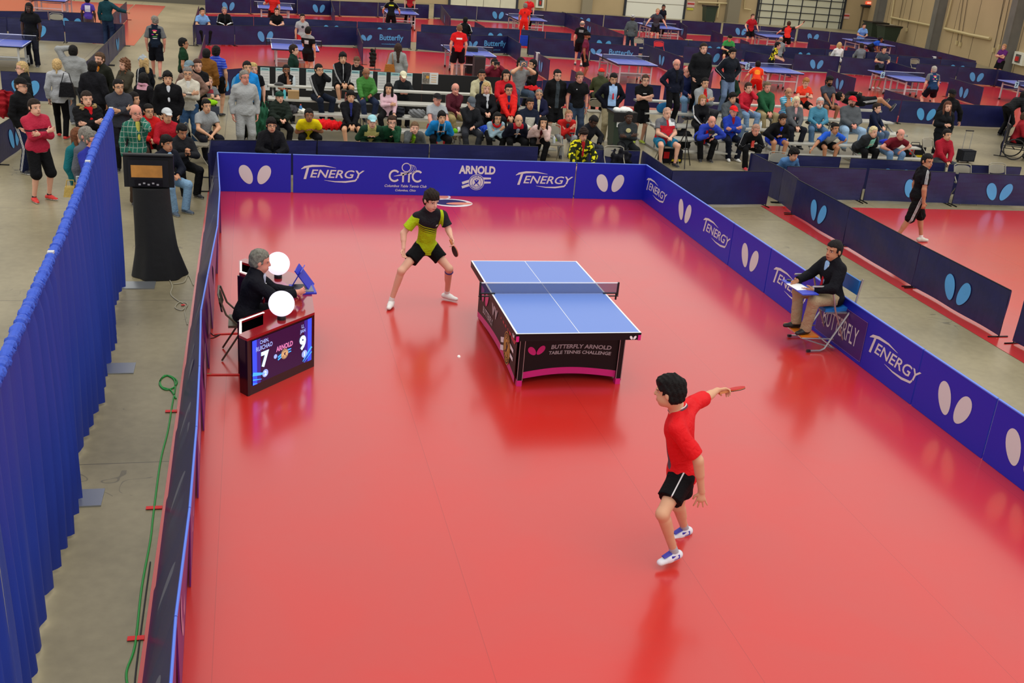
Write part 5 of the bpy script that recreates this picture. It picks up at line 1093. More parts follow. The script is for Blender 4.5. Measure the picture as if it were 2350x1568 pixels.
        if st in ('long', 'curly', 'longback'):
            ln = P.get('hlen', .30)
            for g in (-1, 1): G.cone(H+(hx*g*.07+hu*.03-hf*.01)*hs, H+hx*g*.092-hu*(ln-.04)+hf*(.04 if st != 'longback' else -.02), .034, .032, .03)
            G.cone(H+(hu*.03-hf*.055)*hs, H-hu*ln-hf*.10, .068, .055, .04)
        if st == 'bob':
            for g in (-1, 1): G.cone(H+(hx*g*.072+hu*.03)*hs, H+(hx*g*.078-hu*.08)*hs, .032, .028, .03)
            G.cone(H+(hu*.03-hf*.05)*hs, H-(hu*.09+hf*.055)*hs, .075, .06, .04)
        if st == 'pony': G.cone(H+hu*.03-hf*.1, H-hu*.16-hf*.12, .028, .016, .02)
        V, Q = G.mesh(wob(seed+9, {'curly': .010, 'thick': .005}.get(st, .003), 90)); mesh_obj('hair', V, Q, [hm], None, o, org, True)
    if st == 'balding':
        G = Field(hv); G.ell(H+(hu*.028-hf*.012)*hs, R, tuple(x*hs+.010 for x in (.078, .094, .072)), .02); G.sub(keep(-.8, .6, .035)); G.sub(lambda X, Y, Zz: ((X-H[0])*hu[0]+(Y-H[1])*hu[1]+(Zz-H[2])*hu[2]-.075).astype(np.float32)); V, Q = G.mesh(); mesh_obj('hair', V, Q, [hm], None, o, org, True)
    cp = P.get('cap')
    if cp:
        kind, cm = cp; G = Field(hv)
        G.ell(H+hu*.05*hs-hf*.006, R, (.088*hs, .108*hs, .089*hs), .01); G.sub(lambda X, Y, Zz: (-((X-H[0])*hu[0]+(Y-H[1])*hu[1]+(Zz-H[2])*hu[2]-(.048 if kind == 'cap' else .03)*hs)).astype(np.float32))
        if kind == 'cap': G.cone(H+(hf*.07+hu*.052)*hs, H+(hf*.155+hu*.044)*hs, .07, .056, .005, hu, .16)
        if kind == 'backcap': G.cone(H-hf*.07+hu*.045, H-hf*.15+hu*.035, .06, .05, .005, hu, .16)
        if kind == 'pom': G.ell(H+hu*.15-hf*.01, R, (.035, .035, .035), .01)
        if kind == 'turban': G.ell(H+hu*.075-hf*.02, R, (.1, .118, .075), .02)
        V, Q = G.mesh(wob(seed, .0015 if kind == 'cap' else .004, 70)); d = V-H; mesh_obj({'cap': 'cap', 'backcap': 'cap', 'turban': 'head_wrap'}.get(kind, 'beanie'), V, Q, [cm], None, o, org, True, {'chart': np.stack([d@hx, d@hf, d@hu], 1), 'side': np.full(len(V), 9.)})
    if P.get('beard'):
        G = Field(hv); G.ell(H+hf*.03*hs-hu*.058*hs, R, tuple(x*hs for x in (.0645, .071, .064)), .02); G.sub(keep(.35, -.94, .022)); G.sub(lambda X, Y, Zz: (.028-((X-H[0])*hf[0]+(Y-H[1])*hf[1]+(Zz-H[2])*hf[2])).astype(np.float32)*.8)
        G.sub(lambda X, Y, Zz: (.0165-np.sqrt((((X-H[0])*hx[0]+(Y-H[1])*hx[1]+(Zz-H[2])*hx[2])*.75)**2+((X-H[0])*hu[0]+(Y-H[1])*hu[1]+(Zz-H[2])*hu[2]+.063)**2)).astype(np.float32))
        V, Q = G.mesh(wob(seed, .002, 90)); mesh_obj('beard', V, Q, [P['beard']], None, o, org, True)
    if P.get('glass'):
        b = MB()
        for g in (-1, 1):
            c = H+(hx*g*.032+hf*.103+hu*.003)*hs; b.tube([c+hx*.024*math.cos(a)+hu*.017*math.sin(a) for a in np.arange(0, 6.2, .6)], .0028, M_blk, 4, close=True); b.tube([c+hx*g*.024, H+(hx*g*.083+hf*.0+hu*.01)*hs], .0026, M_blk, 4)
        b.tube([H+(hx*.01+hf*.107+hu*.006)*hs, H+(hf*.107-hx*.01+hu*.006)*hs], .0026, M_blk, 4); q = b.build('glasses', o, org=org)
    if P.get('scarf') is not None:
        G = Field(hvox); N = 10
        for i in range(N):
            a0, a1 = 2*math.pi*i/N, 2*math.pi*(i+1)/N; pt = lambda a: nb+spine*(.03-.03*math.cos(a))+Lf*.075*math.sin(a)+Ft*.075*math.cos(a); G.cone(pt(a0), pt(a1), .036, .036, .02)
        if P.get('scarftail'): G.cone(nb+Ft*.1+Lf*.03, ch+Ft*.16-spine*.12+Lf*.02, .035, .03, .02, Ft, .5)
        V, Q = G.mesh(wob(seed, .004, 50)); mesh_obj('scarf', V, Q, [P['scarf']], None, o, org, True)
    if P.get('fur') is not None:
        G = Field(hvox)
        for i in range(7): a = math.radians(-130+260*i/6+180); b_ = math.radians(-130+260*(i+1)/6+180); pt = lambda a: nb+spine*.02+Lf*.13*math.sin(a)+Ft*.10*math.cos(a); G.cone(pt(a), pt(b_), .045, .045, .02) if i < 6 else None
        V, Q = G.mesh(wob(seed, .012, 80)); mesh_obj('fur_collar', V, Q, [P['fur']], None, o, org, True)
    bd = P.get('band')
    if bd:
        n, m = bd; x = unit(J['wr'+n]-J['el'+n]); c = J['wr'+n]-x*.01; b = MB(); y = unit(np.cross(x, Z+.01)); z_ = np.cross(x, y); b.tube([c+y*.029*math.cos(a)+z_*.029*math.sin(a) for a in np.arange(0, 6.2, .5)], .009, m, 6, close=True); b.build('wristband', o, org=org)
# pose makers -------------------------------------------------------------------------
def frame(a, yaw=0., pit=0.):
    a = math.radians(a); F = L3(math.sin(a), -math.cos(a), 0); Lv = L3(math.cos(a), math.sin(a), 0)
    return F, Lv
def rotv(v, ax, a):
    ax = unit(ax); return v*math.cos(a)+np.cross(ax, v)*math.sin(a)+ax*np.dot(ax, v)*(1-math.cos(a))
def head_dirs(F, Lv, yaw, pit):
    f = rotv(F, Z, math.radians(yaw)); l = rotv(Lv, Z, math.radians(yaw)); return rotv(f, l, math.radians(pit)), rotv(Z, l, math.radians(pit))
def arms(J, s, spec, F, Lv, spine):
    """spec: pair of hand presets for person's right and left"""
    la, lf = .285*s, .25*s; pv, nb = J['pelvis'], J['neck']; H = J['head']
    for g, n, k in ((-1, 'R', spec[0]), (1, 'L', spec[1])):
        sh = J['sh'+n]; hint = Lv*g*.6-F*.5-Z*.5; curl = .55
        if isinstance(k, tuple): tg = sh+F*k[0]*s+Lv*g*k[1]*s+Z*k[2]*s; curl = k[3] if len(k) > 3 else .5; hint = Lv*g*(k[4] if len(k) > 4 else .6)-F*.5-Z*(k[5] if len(k) > 5 else .5)
        elif k == 'down': tg = sh+Lv*g*.07-Z*.52*s+F*.03
        elif k == 'cross': tg = J['chest']+F*(.20*J['wd'])-Lv*g*(.07)-spine*(.075+(.03 if g > 0 else 0)); hint = Lv*g-Z*.8; curl = .3
        elif k == 'lap': tg = pv+F*.30*s+Lv*g*.05+Z*.13*s; hint = Lv*g*.9-Z*.2-F*.4
        elif k == 'knee': kn = J['kn'+n]; tg = kn-F*.05+Z*.085; hint = Lv*g*.8-Z*.2; curl = .7
        elif k == 'clasp': kn = (J['knL']+J['knR'])/2; tg = kn+Z*.07+Lv*g*.035-F*.06; hint = Lv*g*1-Z*.2
        elif k == 'chin': tg = H+F*.085-Z*.115*s+Lv*g*.02-Z*.03; hint = Lv*g*.4-Z*1; curl = 1.
        elif k == 'cheek': tg = H+F*.04-Z*.09*s+Lv*g*.085; hint = Lv*g*.5-Z*1+F*.3; curl = .8
        elif k == 'hips': tg = pv+Lv*g*.16*J['wd']+Z*.05+F*.03; hint = Lv*g-F*.5; curl = .3
        elif k == 'pocket': tg = pv+Lv*g*.17*J['wd']-Z*.06+F*.05; hint = Lv*g*.8-F*.8
        elif k == 'phone': tg = J['chest']+F*.25-Z*.09*s+Lv*g*.035; hint = Lv*g*.7-Z*.8; curl = 1.
        elif k == 'camera': tg = H+F*.20+Lv*g*.07-Z*.03; hint = Lv*g*.9-Z*.7; curl = .9
        elif k == 'back': tg = pv-F*.2*s+Lv*g*.22-Z*.02; hint = -F+Lv*g*.4
        elif k == 'crown': tg = H+Z*.085+Lv*g*.06-F*.0; hint = Lv*g*1.2+Z*.3; curl = .5
        elif k == 'lean': tg = sh+F*.26-Z*.22*s-Lv*g*.12; hint = Lv*g*1.2-Z*.2
        J['el'+n], J['wr'+n] = ik(sh, tg, la, lf, hint); J['curl'+n] = curl
        if k in ('lap', 'knee', 'clasp'): J['pn'+n] = -Z*1.+F*.1
        if k == 'cross': J['pn'+n] = -F
        if k in ('chin', 'cheek', 'camera', 'phone'): J['pn'+n] = -F*.4-Lv*g; J['hd'+n] = Z*.9+F*.2-Lv*g*.2
def upper(J, s, w, F, Lv, pv, nb, hyaw, hpit, sh_drop=.055):
    spine = unit(nb-pv); J['pelvis'] = pv; J['neck'] = nb; J['chest'] = nb-spine*.15*s+F*.01; J['left'] = Lv; J['fwd'] = unit(F-np.dot(F, spine)*spine); J['wd'] = w
    sw = .168*s*(.6+.4*w)
    for g, n in ((-1, 'R'), (1, 'L')): J['sh'+n] = nb+Lv*g*sw-spine*sh_drop*s
    J['hf'], J['hu'] = head_dirs(F, Lv, hyaw, hpit); J['head'] = nb+spine*.06*s+Z*.035*s+J['hu']*.06*s**.5+F*.025
    return spine
M_sole = mat('sole_white', (220, 220, 216), .5); M_soled = mat('sole_dark', (40, 38, 36), .6)
PCOUNT = [0]
def finish(J, loc, P, label):
    o = empty('person', tuple(loc), label, 'person', None); PCOUNT[0] += 1; P.setdefault('seed', PCOUNT[0]*7); build_person(o, J, P); o['label'] = label; return o
def stand(px, py, h, a, P, label, arm=('down', 'down'), lean=0., hyaw=0., hpit=0., stride=0., wide=.1, z0=0., side=0., crouch=0., base=None):
    """px,py: pixel of the top of the head, h: height"""
    s = h/1.75; w = P.get('w', 1.); P['s'] = s; F, Lv = frame(a); c = up(px, py, z0+h-crouch) if base is None else L3(base[0], base[1], 0); c = L3(c[0], c[1], z0)
    J = {}; pz = .93*s-crouch; spl = .50*s; le = math.radians(lean); sp = unit(Z*math.cos(le)+F*math.sin(le)+Lv*side)
    head_off = sp*(spl+.06)+F*.03; c0 = c-L3(head_off[0], head_off[1], 0) if base is None else c
    if base is None and lean: q = up(px, py, z0+pz+spl*math.cos(le)+.24*s); c0 = L3(q[0], q[1], z0)-L3(head_off[0], head_off[1], 0)
    pv = c0+Z*pz; nb = pv+sp*spl; spine = upper(J, s, w, F, Lv, pv, nb, hyaw, hpit)
    for g, n in ((-1, 'R'), (1, 'L')):
        J['hp'+n] = pv+Lv*g*.085*s*w**.5-Z*.03; an = c0+Lv*g*wide*s+F*stride*s*g*(1)+Z*.085; J['kn'+n], an = ik(J['hp'+n], an, .43*s, .42*s, F+Lv*g*.2); J['an'+n] = an; J['ft'+n] = unit(F+Lv*g*.25)
    arms(J, s, arm, F, Lv, spine); return finish(J, (c0[0], c0[1], z0), P, label)
def sit(px, py, a, P, label, seat=.45, row=None, arm=('lap', 'lap'), hyaw=0., hpit=0., h=1.72, floor=None, knee=.0, spread=.12, lean=None, side=0., ax=None, ftf=0.):
    """px,py: pixel of the top of the head; row: y of the seat line (or ax: lean given)"""
    s = h/1.75; w = P.get('w', 1.); P['s'] = s; F, Lv = frame(a); fl_ = seat-.42 if floor is None else floor; pz = seat+.085*w; L = .50*s; J = {}
    off = None
    if row is not None:
        ta = 0.
        for _ in range(6):
            zt = pz+L*math.cos(ta)+.30*s; q = up(px, py, zt); dy = (row-q[1]); dy = max(-.02, min(dy, .46)); ta = math.asin(min(.75, max(-.05, (dy-.03)/(L+.08))))
        pv = L3(q[0], row, pz); cx = q[0]; head = L3(q[0], row-dy, zt)
        if abs(F[1]) > .5: sp = unit(L3(side, -math.sin(ta), math.cos(ta)))
        else: sp = unit(L3(side, -math.sin(ta)*.3, math.cos(ta)))
        pv[0] -= sp[0]*(L+.1)
        if row-q[1] < -.05:
            zt = upy(px, py, row-.03)[2]; s = P['s'] = float(np.clip((zt-pz)/.80, .85, 1.13)); L = .50*s; q = upy(px, py, row-.03); pv[0] = q[0]-sp[0]*(L+.1); pv[1] = row
        else: pv[1] = q[1]+(-sp[1])*(L+.08)+.03
    else:
        le = math.radians(lean or 8); sp = unit(Z*math.cos(le)+F*math.sin(le)+Lv*side); zt = pz+L*math.cos(le)+.30*s; q = up(px, py, zt); pv = L3(q[0], q[1], pz)-(sp-Z*sp[2])*(L+.1)-F*.03
    nb = pv+sp*L; spine = upper(J, s, w, F, Lv, pv, nb, hyaw, hpit)
    for g, n in ((-1, 'R'), (1, 'L')):
        J['hp'+n] = pv+Lv*g*.085*w**.5; an = pv+F*(.40+ftf)*s+Lv*g*(spread)*s; an[2] = fl_+.085; J['kn'+n], an = ik(J['hp'+n], an, .42*s, .42*s, F*.8+Z+Lv*g*.35+Z*knee); J['an'+n] = an; J['ft'+n] = unit(F+Lv*g*.2)
    arms(J, s, arm, F, Lv, spine); J['sit'] = 1; return finish(J, (pv[0], pv[1], fl_), P, label)
def P_(skin, hair, hc, top, bot, shoe=(40, 40, 44), **k):
    d = dict(skin=skin, hair=hair, hairm=hair_mat(hc) if hc else None, shoe=mat('shoe_%s' % (str(shoe)), shoe, .5), sole=k.pop('sole', M_sole)); d['top'] = top; d['bot'] = bot
    d.update(k); return d
BLK, BRN, DBR, BLD, GRY, RED = (22, 19, 18), (74, 52, 38), (44, 32, 26), (196, 164, 112), (128, 122, 114), (150, 96, 58)
def _dk(c): return tuple(int(x*.72) for x in c) if isinstance(c, tuple) and sum(c) < 150 else c
def tp(kind, c, ops=(), inner=None, tie=None, rough=.75): return (kind, cloth(_dk(c), ops, rough), cloth(inner) if inner else None, cloth(tie) if tie else None)
def bt(kind, c, ops=()): return (kind, cloth(_dk(c), ops))
ST3 = ('side', ((-.016, .0035), (0, .0035), (.016, .0035)), (225, 225, 225)); ST1 = ('side', ((0, .006),), (220, 220, 220)); STW = ('side', ((0, .02),), (225, 225, 225))
ARM = lambda c: ('arm', (), c)
# ------------------------------------------------------------------ the four people on the main court
M_pad_r = mat('rubber_red', (206, 36, 30), .5); M_pad_b = mat('rubber_black', (26, 26, 28), .5); M_hdl = mat('bat_handle_wood', (200, 120, 66), .5)
def bat(key, label, dirv=None, face=None, sc=1.):
    wr, hd, pn, sd = WRISTS[key]; d = unit(dirv) if dirv is not None else unit(hd+pn*.2); n = unit(face) if face is not None else pn; n = unit(n-np.dot(n, d)*d); x = np.cross(d, n); c = wr+hd*.07+pn*.022; b = empty('table_tennis_bat', tuple(c), label, 'bat')
    m = MB(); m.box(c+d*.0, (.026, .10, .022), M_hdl, ax=x, ay=d, az=n); m.build('handle', b); P0 = c+d*.125
    for nm, o, mm in (('blade', 0, M_hdl), ('red_rubber', .0055, M_pad_r), ('black_rubber', -.0055, M_pad_b)):
        m = MB(); V = []; N = 24
        for z in (-.003, .003):
            for k in range(N): a = 2*math.pi*k/N; V.append(P0+x*.075*math.cos(a)+d*.080*math.sin(a)+n*(o+z))
        m.add(V, [tuple(range(N))[::-1], tuple(range(N, 2*N))]+[(k, (k+1) % N, N+(k+1) % N, N+k) for k in range(N)], mm); m.build(nm, b)
def hero(J, F, Lv, pv, nb, head, hf, hu, s, w, P, label, org):
    J['pelvis'], J['neck'] = pv, nb; sp = unit(nb-pv); J['chest'] = nb-sp*.15*s; J['left'] = Lv; J['fwd'] = unit(F-np.dot(F, sp)*sp); J['hf'], J['hu'], J['head'] = hf, hu, head
    for n in 'LR':
        g = 1 if n == 'L' else -1; J['hp'+n] = pv+J.get('hipax', Lv)*g*.085-Z*.02
    P['s'] = s; P['w'] = w; P['vox'] = .0068; o = empty('person', org, label, 'person'); P['seed'] = 3; build_person(o, J, P); return o
# player in lime at the far end
F = unit(L3(.25, -1, 0)); Lv = L3(-F[1], F[0], 0); J = {}
J['shR'], J['elR'], J['wrR'] = upy(957, 497, 1.66), upy(926, 535, 1.66), upy(926, 570, 1.55); J['shL'], J['elL'], J['wrL'] = upy(1017, 494, 1.62), upy(1029, 527, 1.60), upy(1036, 546, 1.44)
J['knR'], J['anR'] = upy(921, 622, 1.52), upy(898, 690, 1.58); J['knL'], J['anL'] = upy(1031, 617, 1.66), upy(1026, 673, 1.86)
J['ftR'] = unit(L3(-.35, -1, 0)); J['ftL'] = unit(L3(1, -.75, 0)); J['hdR'] = L3(-.05, -.3, -1); J['hdL'] = L3(.2, -.35, -.7); J['curlR'] = .8; J['curlL'] = 1.0; J['pnR'] = L3(.6, -.8, 0); J['pnL'] = L3(-.9, -.3, 0)
lime = (172, 196, 22); dkg = (34, 32, 36)
opsl = [('rect', (-.3, .3, .52, .8, 0, False, 0), dkg), ('rect', (-.2, .3, .385, .6, 1, False, -.35), dkg), ('rect', (-.2, .2, .352, .370, 1, False, -.35), dkg), ('rect', (-.2, .2, .322, .334, 1, False, -.35), dkg), ('rect', (-.2, .2, .295, .301, 1, False, -.35), dkg), ('rect', (.08, .12, .36, .8, 1, False, 0), lime), ('rect', (.12, .5, .42, .8, 0, False, 0), dkg),
        ('ell', (.040, .425, .008, .014, 1, -.4, False), (225, 225, 225)), ('ell', (.058, .425, .008, .014, 1, .4, False), (225, 225, 225)), ('side', ((.03, .008), (.055, .004)), dkg)]
P = P_('l', 'thick', (38, 28, 22), ('tee', cloth(lime, opsl, .6), None, None), bt('shorts', (18, 18, 20), [('ell', (-.13, -.09, .022, .01, 1, 0, False), (190, 190, 190))]), (236, 232, 228), leg=.52, slv=.72, sock=mat('sock_white', (232, 228, 224), .8), sockh=.06)
hf = unit(L3(.45, -1, -.28)); hu = unit(Z-np.dot(Z, hf)*hf)
p1 = hero(J, F, Lv, upy(977, 567, 1.80), upy(986, 484, 1.60), upy(990, 460, 1.52), hf, hu, 1.0, .92, P, 'player in lime and black shirt crouching with legs apart left of the match table', (-1.38, 1.7, .006))
bat('personL', 'red bat held low in the left hand of the player in lime', dirv=L3(.35, -.5, -.8), face=L3(.9, .3, .2))
x = unit(J['anL']-J['knL']); y = unit(np.cross(x, Z)); z_ = np.cross(x, y); c = J['knL']+x*.06; b = MB(); b.tube([c+y*.052*math.cos(a)+z_*.052*math.sin(a) for a in np.arange(0, 6.2, .4)], .011, mat('strap_purple', (70, 40, 120), .6), 6, close=True); b.build('knee_strap', p1, org=np.array(p1.location))
# player in red at the near end, caught mid step
F = unit(L3(-.85, .45, 0)); Lv = L3(-F[1], F[0], 0); J = {}
J['shL'], J['elL'], J['wrL'] = upy(1553, 984, -5.02), upy(1602, 1056, -5.10), upy(1610, 1128, -5.06); J['shR'], J['elR'], J['wrR'] = upy(1590, 926, -4.62), upy(1618, 914, -4.44), upy(1646, 896, -4.34)
J['hdL'] = L3(.10, 0, -1); J['curlL'] = .15; J['sprL'] = .3; J['pnL'] = L3(.3, 1., 0); J['thL'] = L3(-1, .2, 0); J['hdR'] = L3(1., .25, -.05); J['curlR'] = 1.0; J['pnR'] = L3(.1, -.6, -.6)
J['knL'], J['anL'] = upy(1520, 1180, -5.08), upy(1547, 1266, -4.98); J['knR'], J['anR'] = upy(1556, 1162, -4.62), upy(1571, 1212, -4.50)
J['ftL'] = unit(L3(-1, -.30, -.12)); J['ftR'] = unit(L3(-1, -.28, -.12)); J['fuL'] = unit(L3(-.12, 0, 1)); J['fuR'] = unit(L3(-.12, 0, 1)); rd = (222, 28, 34)
P = P_('a', 'thick', (20, 16, 16), ('tee', cloth(rd, [('rect', (-.05, .05, .12, .44, 1, False, 0), (84, 80, 90)), ('rect', (.04, .13, .10, .42, 1, False, 0), (84, 80, 90))], .6), None, None),
       bt('shorts', (22, 20, 24), [('side', ((.012, .004),), (220, 220, 222)), ('ell', (.14, -.17, .02, .01, 0, 0, False), (200, 200, 200))]), (226, 224, 232), leg=.62, slv=.86, sock=mat('sock_grey', (176, 178, 186), .8), sockh=.07, shoetip=None)
hf = unit(L3(-.80, .62, -.12)); hu = unit(Z-np.dot(Z, hf)*hf)
p2 = hero(J, F, Lv, upy(1566, 1082, -4.80), upy(1556, 944, -4.86), upy(1537, 900, -4.90), hf, hu, 1.02, .98, P, 'player in red shirt and black shorts seen from behind in the foreground', (-.1, -4.8, .006))
bat('person.001R', 'red bat in the outstretched hand of the player in red', dirv=L3(.9, .1, .15), face=L3(.1, .35, .9))
for rr, zz, mm in ((.082, .022, cloth((84, 80, 90))), (.074, .034, cloth((226, 226, 228)))):
    sp = unit(J['neck']-J['pelvis']); b = MB(); c = J['neck']+sp*(zz+.012); x = J['left']; y = np.cross(sp, x); b.tube([c+x*rr*1.05*math.cos(a)+y*rr*math.sin(a)-sp*.02*math.sin(a)*-1 for a in np.arange(0, 6.2, .3)], .009 if zz < .02 else .005, mm, 6, close=True); b.build('collar', p2, org=np.array(p2.location))
M_lace = mat('shoe_blue', (52, 48, 170), .5)
for n in 'LR':
    an, fd = J['an'+n], J['ft'+n]; fu = J['fu'+n]; b = MB(); lt = unit(np.cross(fd, fu))
    b.hexa([an+fd*.04-fu*.0-lt*.03, an+fd*.04+lt*.03-fu*.0, an+fd*.12-fu*.018+lt*.026, an+fd*.12-fu*.018-lt*.026, an+fd*.04-lt*.018+fu*.014, an+fd*.04+lt*.018+fu*.014, an+fd*.12+lt*.014-fu*.008, an+fd*.12-lt*.014-fu*.008], M_lace)
    for sg in (-1, 1): b.hexa([an+lt*sg*.036-fd*.03-fu*.055, an+lt*sg*.047-fd*.03-fu*.055, an+lt*sg*.047+fd*.06-fu*.055, an+lt*sg*.036+fd*.06-fu*.055, an+lt*sg*.034-fd*.03-fu*.02, an+lt*sg*.045-fd*.03-fu*.02, an+lt*sg*.043+fd*.05-fu*.015, an+lt*sg*.03+fd*.05-fu*.015], M_lace)
    b.build('shoe_trim', [c_ for c_ in p2.children if c_.name.startswith('shoe')]['RL'.index(n)], org=np.array(p2.location))
# umpire at the scoring desk and assistant on the high chair
navy_s = (30, 32, 50)
P = P_('r', 'short', (118, 116, 106), tp('jacket', (28, 28, 40), inner=(196, 200, 224), tie=(150, 24, 40)), bt('trousers', (26, 26, 34)), (24, 22, 22), sole=M_soled, vox=.008)
pu = sit(597, 572, 92, P, 'grey haired umpire in dark suit and red tie at the scoring desk', seat=.45, arm=((.46, -.05, -.14, .9, .3), (.44, -.07, -.2, .9, .5)), lean=14, hyaw=0, hpit=8, floor=.006, h=1.8)
ch0.location = (pu.location[0]-.02, pu.location[1], .006)
b = MB(); q = np.array(pu.location); b.box((q[0]+.235, q[1]-.10, .93), (.012, .02, .055), M_white, ax=(1, .2, 0), az=(.2, 0, 1)); b.build('name_badge', pu, org=q)
P = P_('m', 'pony', (26, 22, 22), tp('jacket', (24, 24, 34), inner=(150, 190, 232), tie=(176, 30, 44)), bt('trousers', (166, 146, 116)), (22, 20, 20), sole=M_soled, vox=.008, band=('L', M_silver), w=1.05)
pa = sit(1917, 552, -84, P, 'assistant umpire in navy blazer and khaki trousers on the high chair', seat=.63, arm=((.42, -.02, -.25, .15, .7), (.36, -.02, -.28, .15, .7)), lean=0, hyaw=14, hpit=0, floor=.235, h=1.76)
q = np.array(pa.location); b = MB(); b.box((q[0]-.165, q[1]-.03, 1.17), (.012, .06, .03), M_white, ax=(1, 0, 0)); b.build('name_badge', pa, org=q)
K.location = (K.location[0]+(q[0]-3.86), K.location[1]+q[1], .006)
dK = K.location[0]-3.88; wz = max(WRISTS[pa.name+'R'][0][2], WRISTS[pa.name+'L'][0][2])-.045; hx_ = (WRISTS[pa.name+'R'][0]+WRISTS[pa.name+'L'][0])/2; hx_ = hx_-L3(.06, 0, 0)
for ch_ in list(K.children):
    if ch_.name.startswith('writing_board'): bpy.data.objects.remove(ch_)
b = MB(); b.box((hx_[0]-.02, hx_[1], wz), (.24, .60, .014), M_clip, ax=(1, .03, 0)); o = b.build('writing_board', K, org=tuple(K.location))
b = MB(); b.box((hx_[0]-.04, hx_[1]-.0, wz+.0095), (.21, .27, .003), M_white, ax=(1, .1, 0)); tag(b.build('score_sheet'), 'white score sheet on the writing board of the umpire chair', 'paper')
b = MB(); b.lathe([(0, 0), (.035, 0), (.035, .015), (0, .02)], (hx_[0]-.05, hx_[1]+.25, wz+.009), M_blk, 14); tag(b.build('stopwatch'), 'small black stopwatch on the far end of the writing board', 'stopwatch')
# ------------------------------------------------------------------ spectators and practice players
BK, NV, WH, GY, LG, JN, LJ, KH = (24, 24, 28), (32, 38, 70), (226, 226, 222), (96, 98, 102), (168, 168, 168), (62, 84, 118), (124, 156, 190), (170, 152, 116)
SHW, SHB, SHR = (222, 222, 218), (34, 34, 38), (210, 44, 36)
def S(px, py, side, a, P, lab, arm=('lap', 'lap'), **k):
    y0 = YL if side == 'L' else YR; h = k.get('h', 1.72); best = None
    kk = k.pop('k', None)
    for i in range(4):
        q = up(px, py, .43+.2*i+.085+.80*h/1.75); dy = y0+.72*i-q[1]; c = abs(dy-.15)+(3 if dy < -.9 else 0)
        if best is None or c < best[0]: best = (c, i)
    i = best[1] if kk is None else kk
    return sit(px, py, a, P, lab, seat=.44+.2*i, row=y0+.72*i-.03, arm=arm, floor=(.0 if i == 0 else .03+.2*i-.01), **k)
T, B, SK = tp, bt, P_
pj = lambda c=BK: ('trousers', cloth(_dk(c))); sh_ = lambda c=BK: ('shorts', cloth(c)); jn = pj(JN)
# standing crowd at the left
stand(65, 4, 1.86, -15, SK('d', 'long', BLK, T('polo', BK), pj((34, 36, 50)), SHB, w=1.15, hlen=.16), 'man with dreadlocks in black polo behind the far left table', stride=.12, wide=.16)
stand(200, -9, 1.55, 180, SK('d', 'short', BLK, T('tee', (84, 62, 160), [('rect', (-.09, .09, .2, .42, -1, False, 0), (214, 210, 226))]), pj((108, 96, 100)), SHB), 'child in purple shirt seen from behind at the top left')
stand(243, -16, 1.78, 170, SK('m', 'short', BLK, T('jacket', (22, 60, 70)), pj((36, 50, 80)), SHB, w=1.05), 'man in dark teal jacket beside the child in purple', arm=((.1, .45, -.2), 'down'))
stand(354, 34, 1.82, 180, SK('r', 'short', GRY, T('tee', (28, 42, 66), [ARM((104, 106, 108)), ('ell', (0, .42, .07, .022, -1, 0, False), (214, 70, 110)), ('ell', (0, .38, .045, .02, -1, 0, False), (236, 214, 120)), ('ell', (.06, .31, .032, .016, -1, 0, False), (226, 60, 160)), ('ell', (-.06, .31, .032, .012, -1, 0, False), (236, 226, 120)), ('ell', (0, .25, .07, .012, -1, 0, False), (120, 190, 110)), ('ell', (0, .2, .07, .012, -1, 0, False), (220, 220, 220))]), B('shorts', (20, 22, 34)), (58, 54, 50), leg=.95, slv=.9), 'man walking away in navy tee with coloured logos on the back', stride=.2, hyaw=40)
stand(167, 101, 1.82, 180, SK('m', 'short', BLK, T('hoodie', (150, 152, 152)), pj((84, 88, 96)), (150, 150, 150), w=1.1), 'man in grey hoodie from behind with a hand on his head', arm=('pocket', 'crown'))
pw1 = stand(130, 133, 1.7, 178, SK('l', 'pony', BLD, T('hoodie', (178, 180, 184)), B('leggings', (18, 18, 20)), SHR, fem=1, w=.9, hem=-.14), 'blonde woman walking away in pale grey hoodie and black leggings', stride=.16)
stand(48, 139, 1.7, -65, SK('l', 'pony', (190, 160, 110), T('coat', (30, 32, 36), [('rect', (-.5, .5, -.3, -.12, 0, False, 0), (150, 150, 150))]), pj(BK), SHB, fem=1, w=1.1, glass=1), 'blonde woman with glasses in black coat facing left')
pbk = stand(47, 176, 1.8, 62, SK('l', 'cap', BRN, T('jacket', BK), B('trousers', (30, 38, 78), [ST3]), SHB, cap=('cap', cloth((24, 22, 24))), glass=1, w=1.05), 'man in black cap and glasses with a red and black backpack', arm=('pocket', 'pocket'))
stand(78, 224, 1.78, 42, SK('l', 'short', DBR, T('jacket', (176, 36, 62), [('rect', (-.5, .5, -.1, -.075, 0, False, 0), (210, 210, 210)), ('rect', (-.5, .5, .30, .33, 0, False, 0), (60, 24, 34))], rough=.5), B('shorts', BK), SHR, leg=1.05, shoetip=None, sock=mat('sock_black', (30, 30, 34), .8), sockh=.03), 'man in crimson jacket with crossed arms, black shorts and red shoes', arm=('cross', 'cross'), wide=.14)
stand(180, 291, 1.66, 55, SK('l', 'long', (110, 66, 42), T('coat', (26, 104, 112)), pj((60, 62, 66)), SHB, fem=1, hlen=.26), 'brown haired woman in teal coat beside the man in the blue shirt', arm=('pocket', 'down'))
stand(198, 288, 1.74, 60, SK('r', 'short', GRY, T('jacket', (90, 92, 100)), jn, SHB), 'grey haired man half hidden behind the couple at the drape')
stand(211, 297, 1.78, 48, SK('r', 'short', (110, 106, 98), T('long', (40, 46, 140), inner=(206, 210, 210)), pj((104, 108, 112)), SHB, glass=1, w=1.1), 'grey haired man with glasses in royal blue shirt', arm=('lean', 'pocket'))
